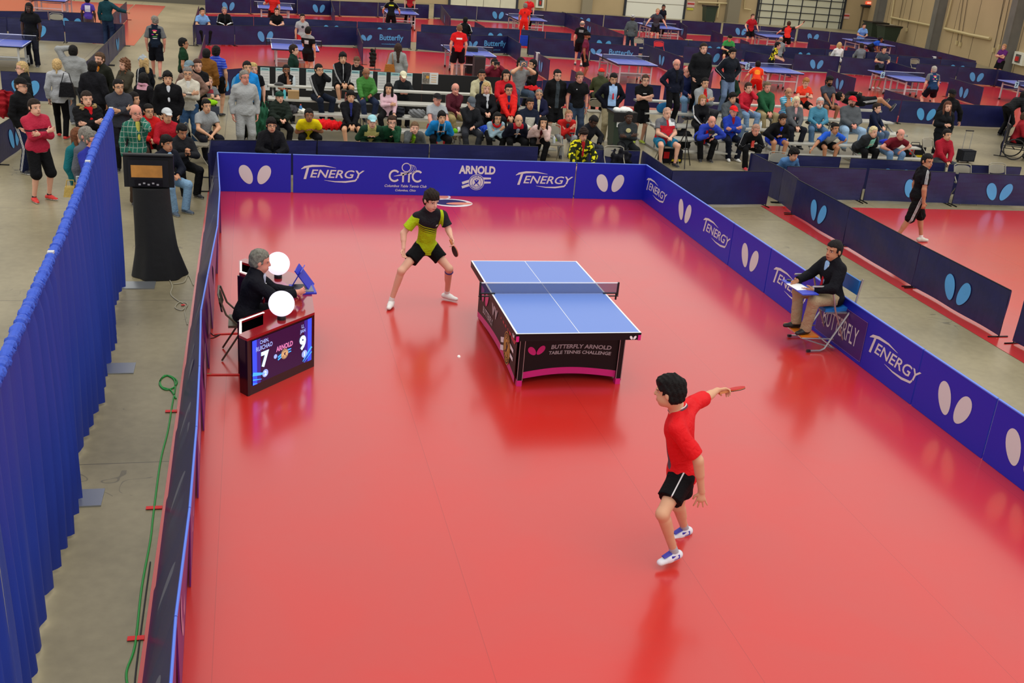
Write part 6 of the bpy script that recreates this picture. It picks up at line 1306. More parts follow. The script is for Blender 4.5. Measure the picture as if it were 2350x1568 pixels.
stand(198, 206, 1.77, 22, SK('l', 'short', DBR, T('puffer', (28, 27, 30)), pj(BK), SHB, fur=mat('fur_tan', (168, 140, 92), .9, bump=1, bscale=60), scarf=cloth((200, 26, 34)), scarftail=1), 'man in black parka with fur hood and red scarf', arm=('cross', 'cross'))
stand(212, 137, 1.76, 165, SK('m', 'short', BLK, T('puffer', (36, 36, 42), [('hoops', (.05, .004), (22, 22, 26))]), pj(BK), SHB, w=1.1), 'man in black quilted jacket seen from behind')
stand(227, 117, 1.86, -32, SK('l', 'short', (84, 62, 44), T('jacket', (44, 46, 36), inner=(190, 110, 30)), pj(BK), SHB, beard=hair_mat((84, 58, 40)), w=1.05), 'bearded man in olive jacket over an orange collar')
stand(284, 132, 1.7, -50, SK('l', 'curly', (108, 72, 50), T('jacket', (70, 66, 54)), pj(BK), SHB, fem=1, hlen=.3), 'woman with long curly brown hair in olive jacket', arm=('cross', 'cross'))
stand(327, 127, 1.66, -125, SK('l', 'longback', BLD, T('jacket', (28, 34, 44), [ST1]), pj(BK), SHB, fem=1, cap=('pom', cloth((158, 164, 168))), hlen=.2), 'blonde person in grey pom beanie and dark jacket')
stand(330, 166, 1.6, 150, SK('a', 'bob', BLK, T('jacket', (30, 28, 34), [('rect', (-.12, .12, .40, .5, 0, False, 0), (214, 160, 176))]), pj(BK), SHB, fem=1, scarf=cloth((214, 156, 176))), 'dark haired woman from behind with a pale pink scarf')
stand(308, 211, 1.5, 60, SK('a', 'bob', BLK, T('jacket', (26, 26, 32)), pj(BK), SHB, fem=1), 'short dark haired girl behind the man in charcoal')
stand(271, 179, 1.8, 25, SK('a', 'short', BLK, T('jacket', (58, 60, 68)), pj((38, 38, 44)), SHB, glass=1, w=1.05), 'man with glasses in charcoal jacket, arms crossed, beside the drape', arm=('cross', 'cross'))
stand(384, 161, 1.8, 8, SK('a', 'thick', BLK, T('coat', (24, 24, 28), inner=(206, 210, 216)), pj(BK), SHB, w=1.1), 'young man in long black coat with hands in pockets', arm=('pocket', 'pocket'))
stand(430, 151, 1.8, 5, SK('a', 'short', (120, 116, 112), T('long', (206, 200, 184), [('rect', (-.2, .2, .26, .30, 1, False, 0), (96, 88, 84)), ('rect', (-.3, .3, -.1, .1, 0, False, 0), (176, 172, 160))], inner=(220, 220, 214)), B('trousers', (52, 82, 118)), SHB, glass=1), 'grey haired man in cream sweater with crossed arms and blue jeans', arm=('cross', 'cross'))
stand(433, 137, 1.8, -20, SK('l', 'cap', BRN, T('jacket', (132, 104, 92)), pj(BK), SHB, cap=('cap', cloth((110, 130, 140)))), 'man in blue topped cap half hidden behind the cream sweater', arm=('hips', 'hips'))
stand(453, 133, 1.82, 15, SK('l', 'short', (70, 44, 34), T('long', (26, 24, 28), [('rect', (-.3, .3, .12, .2, 1, False, 0), (110, 24, 34))]), pj(BK), SHB), 'red haired man in black and maroon top with crossed arms', arm=('cross', 'cross'))
stand(421, 85, 1.76, 95, SK('m', 'short', BLK, T('tee', (26, 74, 44)), pj(BK), SHB, glass=1), 'boy in dark green tee facing right by the practice court')
stand(474, 110, 1.72, 165, SK('a', 'short', BLK, T('jacket', (126, 82, 34)), pj(BK), SHB, w=1.05), 'man in tan brown jacket seen from behind')
stand(496, 104, 1.74, 165, SK('a', 'thick', BLK, T('tee', (50, 70, 190), [('rect', (-.2, .2, -.1, .12, 0, False, 0), (40, 60, 150)), ('hoops', (.03, .003), (150, 170, 220))]), B('shorts', BK), SHB), 'player in blue shirt and black shorts holding a red bat', arm=('down', (.25, .3, -.3)))
bat('%sR' % [o for o in COL.objects if o.get('label', '').startswith('player in blue shirt and black')][0].name, 'red bat held by the player in the blue shirt')
pboy = stand(479, 175, 1.42, 18, SK('l', 'buzz', (150, 120, 84), T('tee', (118, 120, 122), [('rect', (-.08, .08, .3, .38, 1, False, 0), (150, 50, 60))]), B('shorts', BK), (150, 200, 40), leg=1.15), 'boy in grey tee holding lime gloves and a dark box', arm=('phone', 'phone'))
stand(561, 158, 1.86, 12, SK('r', 'short', GRY, T('long', (166, 168, 168)), B('trousers', (160, 162, 162)), (200, 200, 200), w=1.15, glass=1), 'tall grey haired man in light grey sweat suit by the bleachers', hyaw=15)
stand(567, 138, 1.8, 12, SK('a', 'short', BLK, T('jacket', (30, 136, 214)), pj(BK), SHB), 'man in bright blue jacket behind the man in grey sweats')
stand(581, 142, 1.72, 10, SK('l', 'short', (186, 160, 100), T('tee', BK, [ST3]), pj(BK), SHB), 'blond boy in black tee behind the bleachers end')
stand(675, 100, 1.8, 75, SK('l', 'short', DBR, T('jacket', (28, 66, 52)), pj(BK), SHB), 'man in dark green jacket walking past the black boards', stride=.15)
# practice court behind
stand(694, 31, 1.6, 5, SK('a', 'short', BLK, T('tee', (168, 170, 168), [('ell', (0, .3, .05, .045, 1, 0, False), (60, 60, 66))]), B('shorts', (190, 40, 40)), SHB), 'boy in grey printed tee behind the first practice table')
stand(708, 60, 1.66, 150, SK('a', 'short', BLK, T('tee', BK, [('rect', (-.3, .3, .42, .6, 0, False, 0), (150, 152, 150)), ('rect', (-.07, .07, .25, .36, -1, False, 0), (190, 190, 190))]), B('shorts', BK), SHB, leg=.6), 'boy in black and grey shirt playing at the first practice table', stride=.12, arm=('down', (.3, -.1, -.3)))
sit(464, 18, 20, SK('a', 'short', BLK, T('tee', (120, 166, 220)), pj(BK), SHB), 'person in light blue tee sitting behind the first practice court', seat=.45, floor=0)
sit(515, 16, 10, SK('r', 'short', GRY, T('jacket', BK, [STW], inner=(40, 40, 44)), pj(BK), SHB), 'man in black jacket with pale piping behind the first practice court', seat=.45, floor=0)
sit(635, 18, 5, SK('l', 'short', DBR, T('polo', BK), pj(BK), SHB), 'man in black polo sitting below the player in red at the top', seat=.45, floor=0)
stand(627, -24, 1.8, 172, SK('l', 'short', BRN, T('tee', (222, 40, 36)), B('shorts', (80, 20, 24)), SHB), 'player in red shirt seen from behind at the top of the photo', wide=.16, arm=('down', (.3, .15, -.2)))
stand(899, -6, 1.76, 172, SK('a', 'short', BLK, T('tee', BK, [ST1, ('rect', (-.1, .1, .36, .42, -1, False, 0), (200, 200, 40))]), B('shorts', BK, [ST1]), SHW), 'player in black and yellow shirt seen from behind at the top', wide=.22, lean=14, arm=((.25, .2, -.35), (.25, .2, -.35)))
stand(942, -26, 1.74, 0, SK('a', 'short', BLK, T('tee', (170, 30, 36)), pj(BK), SHW), 'player in dark red beyond the player in black and yellow', wide=.2)
stand(1055, 54, 1.82, 176, SK('l', 'buzz', (120, 90, 66), T('tee', (214, 32, 34), [('rect', (-.1, .1, .34, .40, -1, False, 0), (236, 236, 236))]), B('shorts', (26, 26, 34)), SHB, leg=.95, w=1.12), 'coach in red shirt and black shorts from behind at the practice table', wide=.17)
stand(914, 98, 1.68, 178, SK('l', 'longback', (60, 42, 34), T('coat', (150, 152, 150)), pj((140, 142, 142)), SHB, fem=1, hlen=.36), 'woman with long dark hair and a tan shoulder bag seen from behind')
sit(1069, 39, 150, SK('a', 'short', BLK, T('jacket', BK, [STW]), pj(BK), SHB), 'person in black and white jacket sitting behind the coach in red', seat=.45, floor=0)
stand(1206, 10, 1.74, 165, SK('m', 'short', GRY, T('tee', (232, 40, 32), [('ell', (0, .36, .04, .05, -1, 0, False), (150, 30, 30))]), B('trousers', (226, 44, 36), [STW]), SHB), 'player in red tracksuit with a dark sleeve by the ivory door', wide=.2, lean=8)
stand(1216, -10, 1.78, -10, SK('l', 'short', BRN, T('tee', (224, 36, 38)), pj(BK), SHB), 'second man in red shirt behind the player in red tracksuit')
stand(1337, 51, 1.78, 155, SK('l', 'balding', GRY, T('tee', BK, [('rect', (-.09, .09, .36, .46, -1, False, 0), (130, 130, 130))]), B('shorts', BK), SHB, leg=.85, sock=mat('sock_white', (232, 228, 224), .8)), 'grey haired player in black at the middle practice court', stride=.14, wide=.14, lean=6)
pt_ = stand(1349, 72, 1.78, 70, SK('b', None, None, T('tee', (110, 34, 60)), B('shorts', BK), SHB, cap=('turban', cloth((18, 18, 20))), beard=hair_mat(BLK), leg=.8), 'player in maroon shirt and black head wrap with a red bat', hyaw=10)
bat(pt_.name+'L', 'red bat held by the player in maroon'); bat(pboy.name+'R', 'lime padded bat cover held by the boy in grey') if False else None
stand(1453, 34, 1.78, 155, SK('l', 'short', BRN, T('jacket', (86, 92, 96)), pj((40, 52, 78)), SHB, cap=('beanie', cloth((230, 230, 230), [('hoops', (.03, .014), (30, 30, 40))]))), 'person in black and white striped beanie at the far court')
stand(1510, 22, 1.8, -15, SK('l', 'buzz', (170, 140, 100), T('tee', (66, 70, 80)), B('shorts', (34, 36, 46)), SHW), 'balding player in dark grey tee at the far court', wide=.16, lean=8, arm=((.15, .3, -.4), (.15, .3, -.4)))
stand(1524, 10, 1.74, 20, SK('b', 'short', BLK, T('tee', (28, 34, 52)), pj(BK), SHB), 'dark haired player in navy tee before the white overhead door', hyaw=-30)
stand(1729, 31, 1.76, 0, SK('l', 'short', BRN, T('tee', (176, 30, 40)), B('shorts', BK), SHB), 'player in dark red jersey left of the gridded overhead door', wide=.18, arm=((.2, .15, -.4), (.2, .15, -.4)))
pr_ = stand(1811, 51, 1.72, 155, SK('l', 'short', BRN, T('tee', (226, 48, 40), [ARM((40, 34, 36))]), B('shorts', BK), SHB), 'player in red and black reaching high with a red bat', lean=18, arm=((.15, .45, .22), (.25, .3, -.3)), wide=.22)
bat(pr_.name+'R', 'red bat raised high before the gridded overhead door')
sit(1793, 84, 170, SK('r', 'balding', GRY, T('long', (134, 138, 142)), pj(BK), SHB), 'balding sitter in grey seen from behind in the far row', seat=.45, floor=0)
pg_ = stand(1786, 100, 1.68, 60, SK('a', 'short', BLK, T('tee', (26, 26, 26), [('blots', (9, .52), (222, 204, 40))]), B('shorts', BK), SHB), 'player in yellow and black patterned shirt facing right', lean=14, arm=((.3, .1, -.3), (.25, .1, -.3)), wide=.18)
po_ = stand(1740, 143, 1.6, 160, SK('a', 'short', BLK, T('tee', (228, 60, 28), [('ell', (0, .25, .1, .1, -1, 0, False), (240, 140, 40)), STW]), B('shorts', (196, 30, 24), [('side', ((0, .008),), (230, 170, 40))]), SHW, leg=.95), 'player in red and orange bending low at the practice table', lean=42, crouch=.14, wide=.2, arm=('down', (.1, .25, -.42)))
bat(po_.name+'R', 'red bat of the bending player in red and orange')
stand(2030, 110, 1.72, -8, SK('a', 'short', BLK, T('polo', (60, 66, 72), [ST1]), B('shorts', (28, 30, 40)), SHW), 'player in dark grey polo behind the right practice table', arm=((.3, 0, -.25), (.3, 0, -.25)), lean=6)
stand(2144, 155, 1.72, 178, SK('l', 'buzz', (170, 166, 156), T('tee', (28, 56, 92), [ARM((110, 114, 116)), ('ell', (0, .42, .07, .022, -1, 0, False), (214, 70, 110)), ('ell', (0, .38, .045, .02, -1, 0, False), (236, 214, 120)), ('ell', (.06, .31, .032, .016, -1, 0, False), (226, 60, 160)), ('ell', (-.06, .31, .032, .012, -1, 0, False), (236, 226, 120)), ('ell', (0, .24, .07, .012, -1, 0, False), (220, 220, 220))]), B('shorts', (24, 26, 40)), SHW, w=1.15), 'crouching player with coloured logos on his blue back', lean=16, crouch=.1, wide=.26)
stand(1984, 56, 1.72, -10, SK('a', 'short', BLK, T('tee', (122, 166, 222)), pj((120, 150, 200)), SHB), 'player in light blue shirt below the exit sign', lean=16, arm=((.25, -.05, -.3), (.25, -.05, -.3)), wide=.16)
pe_ = stand(2022, 86, 1.66, 70, SK('b', 'short', BLK, T('tee', (30, 80, 190), [('rect', (-.3, .3, -.1, .22, 0, False, 0), (26, 28, 36))]), B('shorts', (24, 26, 34)), SHB), 'player in blue and black bending to the right at the far table', lean=55, crouch=.2, wide=.2, arm=('down', (.15, .1, -.4)))
bat(pe_.name+'R', 'red bat of the player in blue and black')
sit(1927, 97, 175, SK('l', 'bob', BLD, T('long', (228, 230, 230)), pj(BK), SHB, fem=1), 'blonde woman in white seen from behind in the far row', seat=.45, floor=0)
sit(1978, 99, 175, SK('l', 'short', DBR, T('long', (120, 124, 130)), pj(BK), SHB, w=1.1), 'dark haired sitter in grey seen from behind in the far row', seat=.45, floor=0)
sit(1676, 79, -15, SK('a', 'short', BLK, T('polo', (58, 150, 76), [('rect', (-.3, .3, .1, .32, 0, False, 0), (26, 44, 66))]), B('shorts', BK), SHB), 'player in green and navy shirt looking down in the far row', seat=.55, floor=.0, hpit=35, lean=14)
stand(2306, 100, 1.74, -70, SK('l', 'short', (170, 130, 90), T('polo', (96, 40, 110)), B('shorts', BK), SHB), 'man in purple shirt with crossed arms by the last grey column', arm=('cross', 'cross'))
# walkers at the right
stand(2133, 351, 1.74, 78, SK('m', 'short', BLK, T('tee', (24, 22, 28), [ST3]), B('shorts', (20, 20, 22), [ST3]), (206, 204, 190), leg=1.02, vox=.0085, slv=.7, sock=mat('sock_white', (232, 228, 224), .8), sockh=.05, w=1.05), 'man in black with striped sleeves walking across the right court', stride=.27, hyaw=-66, wide=.06)
stand(2178, 231, 1.7, -12, SK('l', 'long', (96, 58, 42), T('coat', (30, 32, 38), inner=(28, 28, 30)), pj(BK), SHB, fem=1, hlen=.28, w=.9), 'woman with long brown hair in black carrying a dark coat', arm=((.22, -.12, -.25), 'down'))
stand(2187, 203, 1.8, 178, SK('l', 'cap', BRN, T('jacket', (22, 22, 26)), pj(BK), SHB, cap=('backcap', cloth((24, 24, 28))), w=1.15), 'man in black jacket and cap from behind, behind the brown haired woman', arm=((-.05, .2, -.48), (-.05, .2, -.48)))
stand(2352, 212, 1.75, 95, SK('l', 'short', BLK, T('puffer', (32, 32, 36)), pj(BK), SHB), 'person in black padded coat bending over the wheelchair', lean=55, crouch=.05, arm=((.1, .1, -.45), (.1, .1, -.45)))
pwc = sit(2356, 258, 60, SK('l', 'short', BRN, T('jacket', (150, 30, 40)), pj(BK), SHB), 'seated person in dark red at the right edge in the wheelchair', seat=.45, floor=.08)
# standing between the bleachers
stand(1223, 134, 1.76, -75, SK('a', 'short', BLK, T('jacket', (24, 24, 28)), pj(BK), SHB), 'man in black jacket in profile behind the photographers', arm=('phone', 'phone'))
stand(1281, 157, 1.84, 5, SK('l', 'short', BLK, T('coat', (22, 22, 24), [('rect', (-0.05, 0.05, -0.1, 0.5, 1, False, 0), (58, 66, 72))], inner=(58, 66, 72)), B('shorts', BK), (150, 170, 40), leg=1.0, glass=1, w=1.08), 'tall man with glasses in black coat and shorts', arm=('pocket', 'pocket'))
stand(1332, 162, 1.82, 2, SK('r', 'short', (92, 74, 58), T('polo', (24, 24, 28), [('ell', (-.08, .4, .012, .012, 1, 0, False), (220, 220, 220))]), B('trousers', (52, 66, 88)), SHB, w=1.12, band=('L', mat('band_blue', (90, 170, 220), .5))), 'man in black polo and jeans standing right of the black coat')
sit(1381, 157, 165, SK('r', 'cap', GRY, T('jacket', (66, 70, 46)), pj(BK), SHB, cap=('cap', cloth((222, 40, 34))), w=1.1), 'man in red cap and olive jacket sitting with his back turned', seat=.45, floor=0)
stand(1409, 165, 1.8, 0, SK('a', 'short', BLK, T('jacket', (26, 28, 44), [('rect', (-.11, .11, .0, .5, 1, False, 0), (158, 192, 234))], inner=(158, 192, 234), tie=(206, 24, 34)), B('trousers', (168, 156, 124)), SHB, w=1.15), 'man in navy blazer, light blue shirt and red tie with hands on hips', arm=('hips', 'hips'), hpit=18)
stand(1483, 169, 1.8, -4, SK('l', 'short', (70, 52, 40), T('tee', (20, 20, 22), [('rect', (-.05, .05, .34, .36, 1, False, 0), (210, 210, 210))]), B('shorts', (20, 20, 22)), (170, 190, 50), leg=.9, glass=1), 'man in black tee and shorts with crossed arms beside the bin', arm=('cross', 'cross'))
# seated left of the court
stand(311, 237, 1.78, 22, SK('r', 'balding', DBR, T('long', (40, 104, 88), [('plaid', (.045, .004), (214, 222, 206)), ('plaid', (.045, .0015), (20, 40, 50))], inner=(196, 190, 90)), pj((70, 54, 44)), SHB, glass=1), 'man in green plaid shirt with a hand behind his neck', arm=('down', 'cheek'))
sit(341, 239, 25, SK('a', 'short', BLK, T('jacket', (204, 30, 32)), pj(BK), SHB, glass=1), 'man with glasses in red jacket behind the plaid shirt', seat=.45, floor=0)
sit(383, 249, 20, SK('a', 'cap', BLK, T('long', (178, 30, 44)), pj(BK), SHB, cap=('cap', cloth((196, 200, 202)))), 'man in white cap and crimson sweater seated at left', seat=.45, floor=0)
sit(416, 283, 30, SK('m', 'short', BLK, T('jacket', (46, 48, 54)), pj(BK), SHB), 'young man in dark grey jacket looking at his phone', seat=.45, floor=0, arm=('phone', 'phone'), hpit=22)
sit(383, 311, 40, SK('m', 'thick', BLK, T('jacket', (30, 34, 50), inner=(150, 190, 226)), pj((126, 160, 190)), (70, 84, 100)), 'young man in dark suit jacket and light jeans behind the television', seat=.45, floor=0)
sit(474, 228, 25, SK('a', 'short', BLK, T('tee', (152, 156, 158)), pj((34, 36, 48)), SHB), 'man in light grey tee sitting with hands clasped at the corner', seat=.42, floor=0, arm=('clasp', 'clasp'), lean=15)
# left bleachers
sit(657, 150, 5, SK('b', 'short', BLK, T('tee', BK, [ST1]), pj(BK), SHB, beard=hair_mat(BLK), glass=1), 'bearded man in black tee resting his chin behind the top plank', seat=.6, row=15.25, floor=.0, arm=((.3, -.1, -.3), 'chin'))
S(731, 148, 'L', 28, SK('a', 'short', BLK, T('jacket', (26, 26, 30), [ST3]), pj((34, 44, 66)), SHB, glass=1), 'man with glasses in striped black track jacket, chin on hand', arm=('knee', 'cheek'), k=2)
S(787, 121, 'L', 5, SK('a', 'thick', BLK, T('jacket', (24, 24, 28), [ST3, ('rect', (-.006, .006, 0, .6, 1, False, 0), (220, 220, 220))]), B('shorts', BK), SHW), 'young man in zipped black track jacket and shorts on the top row', arm=('clasp', 'clasp'), k=3)
sit(819, 130, 0, SK('l', 'buzz', (100, 72, 52), T('polo', (28, 28, 32)), pj(BK), SHB), 'man looking down at a sheet behind the black boards', seat=.75, row=16.6, floor=.0, hpit=30)
S(840, 156, 'L', 12, SK('b', 'balding', BLK, T('jacket', (62, 122, 52), rough=.5), pj((40, 50, 76)), SHB, w=1.1), 'balding man in bright green rain jacket', arm=('knee', 'lap'), hpit=15, k=2)
S(893, 194, 'L', -10, SK('a', 'long', BLK, T('long', (214, 176, 186)), pj(BK), SHB, fem=1, hlen=.2), 'girl with long black hair and pale pink sleeves', arm=('cross', 'knee'))
sit(926, 165, 0, SK('r', 'cap', GRY, T('jacket', (40, 44, 48)), pj(BK), SHB, cap=('cap', cloth((222, 216, 184)))), 'man in cream cap leaning on the top plank', seat=.6, row=15.2, floor=.0, arm=('lean', 'lean'), hpit=15)
S(641, 216, 'L', 15, SK('l', 'short', GRY, T('puffer', (44, 56, 48)), pj(BK), SHB, cap=('beanie', cloth((30, 66, 54))), w=1.1), 'person in green beanie and dark green coat')
S(709, 248, 'L', 5, SK('b', 'short', BLK, T('tee', (232, 208, 20)), pj(BK), SHB), 'man in bright yellow tee on the front row', arm=('lap', 'lap'))
S(805, 213, 'L', 2, SK('a', 'thick', BLK, T('jacket', (26, 26, 32), inner=(40, 46, 110)), B('shorts', BK), SHW), 'young man in black jacket with clasped hands and bare knees', arm=('clasp', 'clasp'))
sit(623, 271, 8, SK('a', 'thick', BLK, T('puffer', (28, 29, 34), inner=(20, 20, 20)), pj(BK), SHB, glass=1), 'man with glasses in black padded jacket just behind the banner', seat=.45, floor=0, lean=6)
S(855, 263, 'L', 0, SK('l', 'cap', BRN, T('jacket', (204, 196, 122), [ARM((30, 62, 44))]), pj((30, 62, 44)), SHB, cap=('cap', cloth((158, 208, 216)))), 'person in pale blue cap and cream varsity jacket')
S(900, 264, 'L', 3, SK('l', 'short', (60, 40, 30), T('long', (30, 76, 50)), pj(BK), SHB, glass=1), 'young man with glasses in green sweater eating', arm=('lap', 'chin'))
S(953, 280, 'L', -3, SK('l', 'short', (110, 84, 60), T('jacket', (84, 88, 88), [('rect', (-0.035, 0.035, -0.1, 0.5, 1, False, 0), (140, 196, 40))], inner=(140, 196, 40)), pj(BK), SHB), 'boy in grey and lime jacket with chin on hand', arm=('cheek', 'lap'), h=1.5)
S(1004, 215, 'L', 8, SK('r', 'cap', GRY, T('polo', (160, 164, 168)), B('trousers', (176, 30, 36)), SHB, cap=('cap', cloth((34, 32, 34))), w=1.15), 'heavy man in grey polo and black cap', arm=('knee', 'knee'))
S(1015, 254, 'L', 2, SK('a', 'thick', BLK, T('jacket', (26, 126, 196), [('rect', (.09, .14, .05, .36, 1, True, 0), (24, 24, 30)), ('rect', (.06, .075, .36, .6, 1, True, 0), (220, 230, 236))], inner=(30, 30, 34)), pj(BK), SHB), 'young man in bright blue and black track jacket')
S(1046, 192, 'L', 12, SK('r', 'balding', GRY, T('long', (84, 30, 42)), B('trousers', (168, 150, 104)), (90, 70, 54), glass=1, w=1.05), 'balding man with glasses in maroon sweater and khaki trousers', arm=('lap', 'chin'))
S(1082, 222, 'L', 3, SK('l', 'cap', DBR, T('jacket', (46, 48, 54)), pj((50, 52, 58)), SHB, cap=('cap', cloth((84, 90, 98)))), 'youth in grey cap bowing his head on his hand', arm=('chin', 'lap'), hpit=25)
S(1117, 190, 'L', 2, SK('l', 'curly', BLD, T('coat', (28, 28, 34)), pj(BK), SHB, fem=1, hlen=.13, scarf=cloth((196, 200, 204)), scarftail=1), 'woman with curly blonde hair and a pale scarf', k=1)
S(1107, 160, 'L', 0, SK('m', 'short', BLK, T('jacket', (186, 180, 146), [('rect', (-0.06, 0.06, -0.1, 0.5, 1, False, 0), (30, 34, 54))], inner=(30, 34, 54)), pj(BK), SHB, w=1.05), 'man in open beige jacket above the blonde woman', k=2)
stand(1136, 133, 1.74, 3, SK('a', 'short', BLK, T('jacket', (112, 28, 46)), pj(BK), SHB), 'person in maroon jacket holding a camera to the face', arm=('camera', 'camera'))
S(1163, 160, 'L', 0, SK('a', 'bob', BLK, T('jacket', (196, 30, 40)), pj(BK), SHB, fem=1), 'woman in crimson jacket behind the man in scarlet', k=2)
S(1169, 193, 'L', 2, SK('a', 'short', BLK, T('jacket', (224, 38, 34), inner=(40, 44, 84)), pj(BK), SHB, glass=1), 'man with glasses in scarlet jacket, hands clasped', arm=('clasp', 'clasp'), k=1)
S(1197, 133, 'L', 5, SK('a', 'thick', BLK, T('tee', (138, 140, 140)), B('trousers', (70, 86, 104)), SHB), 'man in grey tee photographing with a tablet', arm=('camera', 'camera'), k=3)
S(1218, 225, 'L', 5, SK('m', 'short', BLK, T('jacket', (34, 42, 66), [('rect', (-.12, .12, .05, .36, 1, False, 0), (206, 204, 190))]), pj(BK), SHB), 'man in navy and cream jacket with parted hands', k=0)
S(1239, 206, 'L', -8, SK('a', 'buzz', GRY, T('jacket', (32, 36, 76), inner=(206, 200, 164)), pj(BK), SHB, glass=1), 'bald man with glasses in navy jacket with cream lining', k=1)
S(1143, 257, 'L', 3, SK('a', 'bob', BLK, T('long', (150, 178, 192)), pj(BK), SHB, fem=1, scarf=cloth((214, 30, 36)), glass=1), 'woman with red scarf and pale blue top, arms crossed', arm=('cross', 'cross'), k=0, h=1.62)
S(1192, 262, 'L', 2, SK('a', 'balding', BLK, T('jacket', (28, 30, 52), [('rect', (-.12, .12, .47, .6, 0, False, 0), (180, 30, 44))], inner=(140, 150, 170)), pj(BK), SHB), 'man in navy jacket with a red collar', k=0, h=1.66)
S(1249, 267, 'L', -5, SK('a', 'longback', BLK, T('jacket', (222, 190, 184), inner=(90, 30, 36)), pj(BK), SHB, fem=1, hlen=.18), 'young woman in pale pink coat', arm=('lap', 'chin'), k=0, h=1.6)
S(1307, 254, 'L', 2, SK('r', 'buzz', (150, 110, 80), T('long', (196, 36, 34), inner=(70, 74, 84)), B('trousers', (150, 154, 158)), SHB), 'yawning man in red shirt with crossed arms', arm=('cross', 'cross'), k=0, h=1.7)
pc_ = sit(1340, 293, 5, SK('a', 'thick', (38, 28, 24), T('jacket', (48, 58, 30), [('blots', (13, .55), (222, 214, 30))], inner=(170, 30, 34)), B('shorts', BK), SHB), 'young man in yellow and black camouflage jacket behind the banner', seat=.45, floor=0, arm=('knee', 'knee'), hpit=18, lean=6)
sit(1362, 262, 30, SK('d', 'buzz', BLK, T('hoodie', (34, 36, 42)), pj((50, 54, 62)), SHB), 'man in dark hoodie bowing his head on his arms', seat=.42, floor=0, hpit=40, lean=22, arm=('knee', 'knee'))
sit(1445, 256, -8, SK('d', 'buzz', BLK, T('long', (48, 52, 54), [('ell', (0, .36, .06, .05, 1, 0, False), (190, 180, 130))]), pj((36, 38, 42)), SHB, w=1.05), 'smiling man in charcoal printed sweater, arms crossed, by the bin', seat=.42, floor=0, arm=('cross', 'cross'), lean=-4)
sit(1533, 247, 6, SK('l', 'buzz', (190, 150, 130), T('polo', (190, 30, 44), [('rect', (-.5, -.03, .38, .7, 0, False, 0), (84, 90, 100)), ('rect', (.03, .5, .38, .7, 0, False, 0), (226, 228, 230)), ARM((110, 110, 116))]), B('shorts', (36, 120, 160)), SHB, w=1.25, belly=.05), 'bald man in red, grey and white polo with blue shorts', seat=.45, floor=0, arm=('lap', 'lap'), lean=2, spread=.2)
# right bleachers
def SB(px, py, h, z0, y, a, P, lab, **k): q = upy(px, py, y); return stand(px, py, float(np.clip(q[2]-z0, 1.55, 1.92)), a, P, lab, z0=z0, base=(q[0], y), **k)
SB(1554, 134, 0, .61, 13.6, 5, SK('r', 'balding', (210, 206, 200), T('jacket', (30, 36, 58), inner=(22, 24, 30)), pj(BK), SHB, glass=1), 'white haired man in navy jacket standing on the right bleachers', arm=('hips', 'down'))
SB(1616, 96, 0, .81, 14.3, 0, SK('l', 'short', DBR, T('coat', (34, 35, 40)), pj(BK), SHB, w=1.15), 'tall man in quilted black coat standing on the right bleachers', arm=('pocket', 'pocket'))
SB(1682, 108, 0, .81, 14.35, 5, SK('a', 'fringe', BLK, T('jacket', (38, 44, 56), [ST1]), pj((110, 130, 160)), SHB, glass=1), 'man in dark blue wind jacket with hands on hips on the bleachers', arm=('hips', 'hips'))
S(1580, 152, 'R', 5, SK('r', 'balding', GRY, T('long', (32, 40, 82)), B('trousers', (110, 144, 178)), (96, 72, 50), w=1.1), 'grey haired man in navy sweater and light jeans on the top row', k=3)
S(1621, 178, 'R', 3, SK('a', 'short', BLK, T('hoodie', (150, 154, 156), [('rect', (-0.05, 0.05, 0.25, 0.5, 1, False, 0), (190, 30, 34))], inner=(190, 30, 34)), pj((60, 60, 64)), SHB), 'man in grey hoodie over a red shirt, arms crossed', arm=('cross', 'cross'), k=2)
S(1680, 159, 'R', 4, SK('m', 'short', BLK, T('hoodie', (34, 66, 46), [('rect', (-0.06, 0.06, 0.1, 0.5, 1, False, 0), (24, 26, 28)), ('rect', (.065, .075, .25, .5, 1, True, 0), (210, 210, 205))], inner=(24, 26, 28)), pj(BK), SHB, beard=hair_mat(BLK), w=1.15), 'large man in dark green zip hoodie', k=3)
S(1719, 192, 'R', 8, SK('l', 'short', (60, 42, 34), T('long', (190, 34, 52)), B('trousers', (120, 150, 184)), SHB), 'man in crimson pullover resting his cheek on his hand', arm=('lap', 'cheek'), k=2)
S(1764, 188, 'R', 0, SK('r', 'short', (110, 92, 70), T('jacket', (34, 84, 54)), B('trousers', (158, 142, 104)), SHB, w=1.08), 'man in green fleece and khaki trousers', arm=('clasp', 'clasp'), k=2)
S(1614, 219, 'R', 0, SK('l', 'bob', (150, 112, 66), T('jacket', (24, 24, 30), [STW]), pj(BK), SHB, fem=1, w=.9), 'short haired woman in black jacket with white sleeve bands', arm=('clasp', 'clasp'), h=1.6)
S(1684, 213, 'R', 5, SK('a', 'thick', BLK, T('puffer', (78, 84, 88), [('rect', (-0.05, 0.05, -0.1, 0.5, 1, False, 0), (96, 24, 36))], inner=(96, 24, 36)), pj((100, 120, 140)), SHB), 'young man in grey padded jacket over maroon')
S(1683, 259, 'R', 0, SK('r', 'cap', GRY, T('hoodie', (36, 62, 168), inner=(150, 26, 40)), pj((30, 34, 54)), SHW, cap=('cap', cloth((226, 32, 36)))), 'man in red cap and blue hoodie, arms crossed', arm=('cross', 'cross'), k=0)
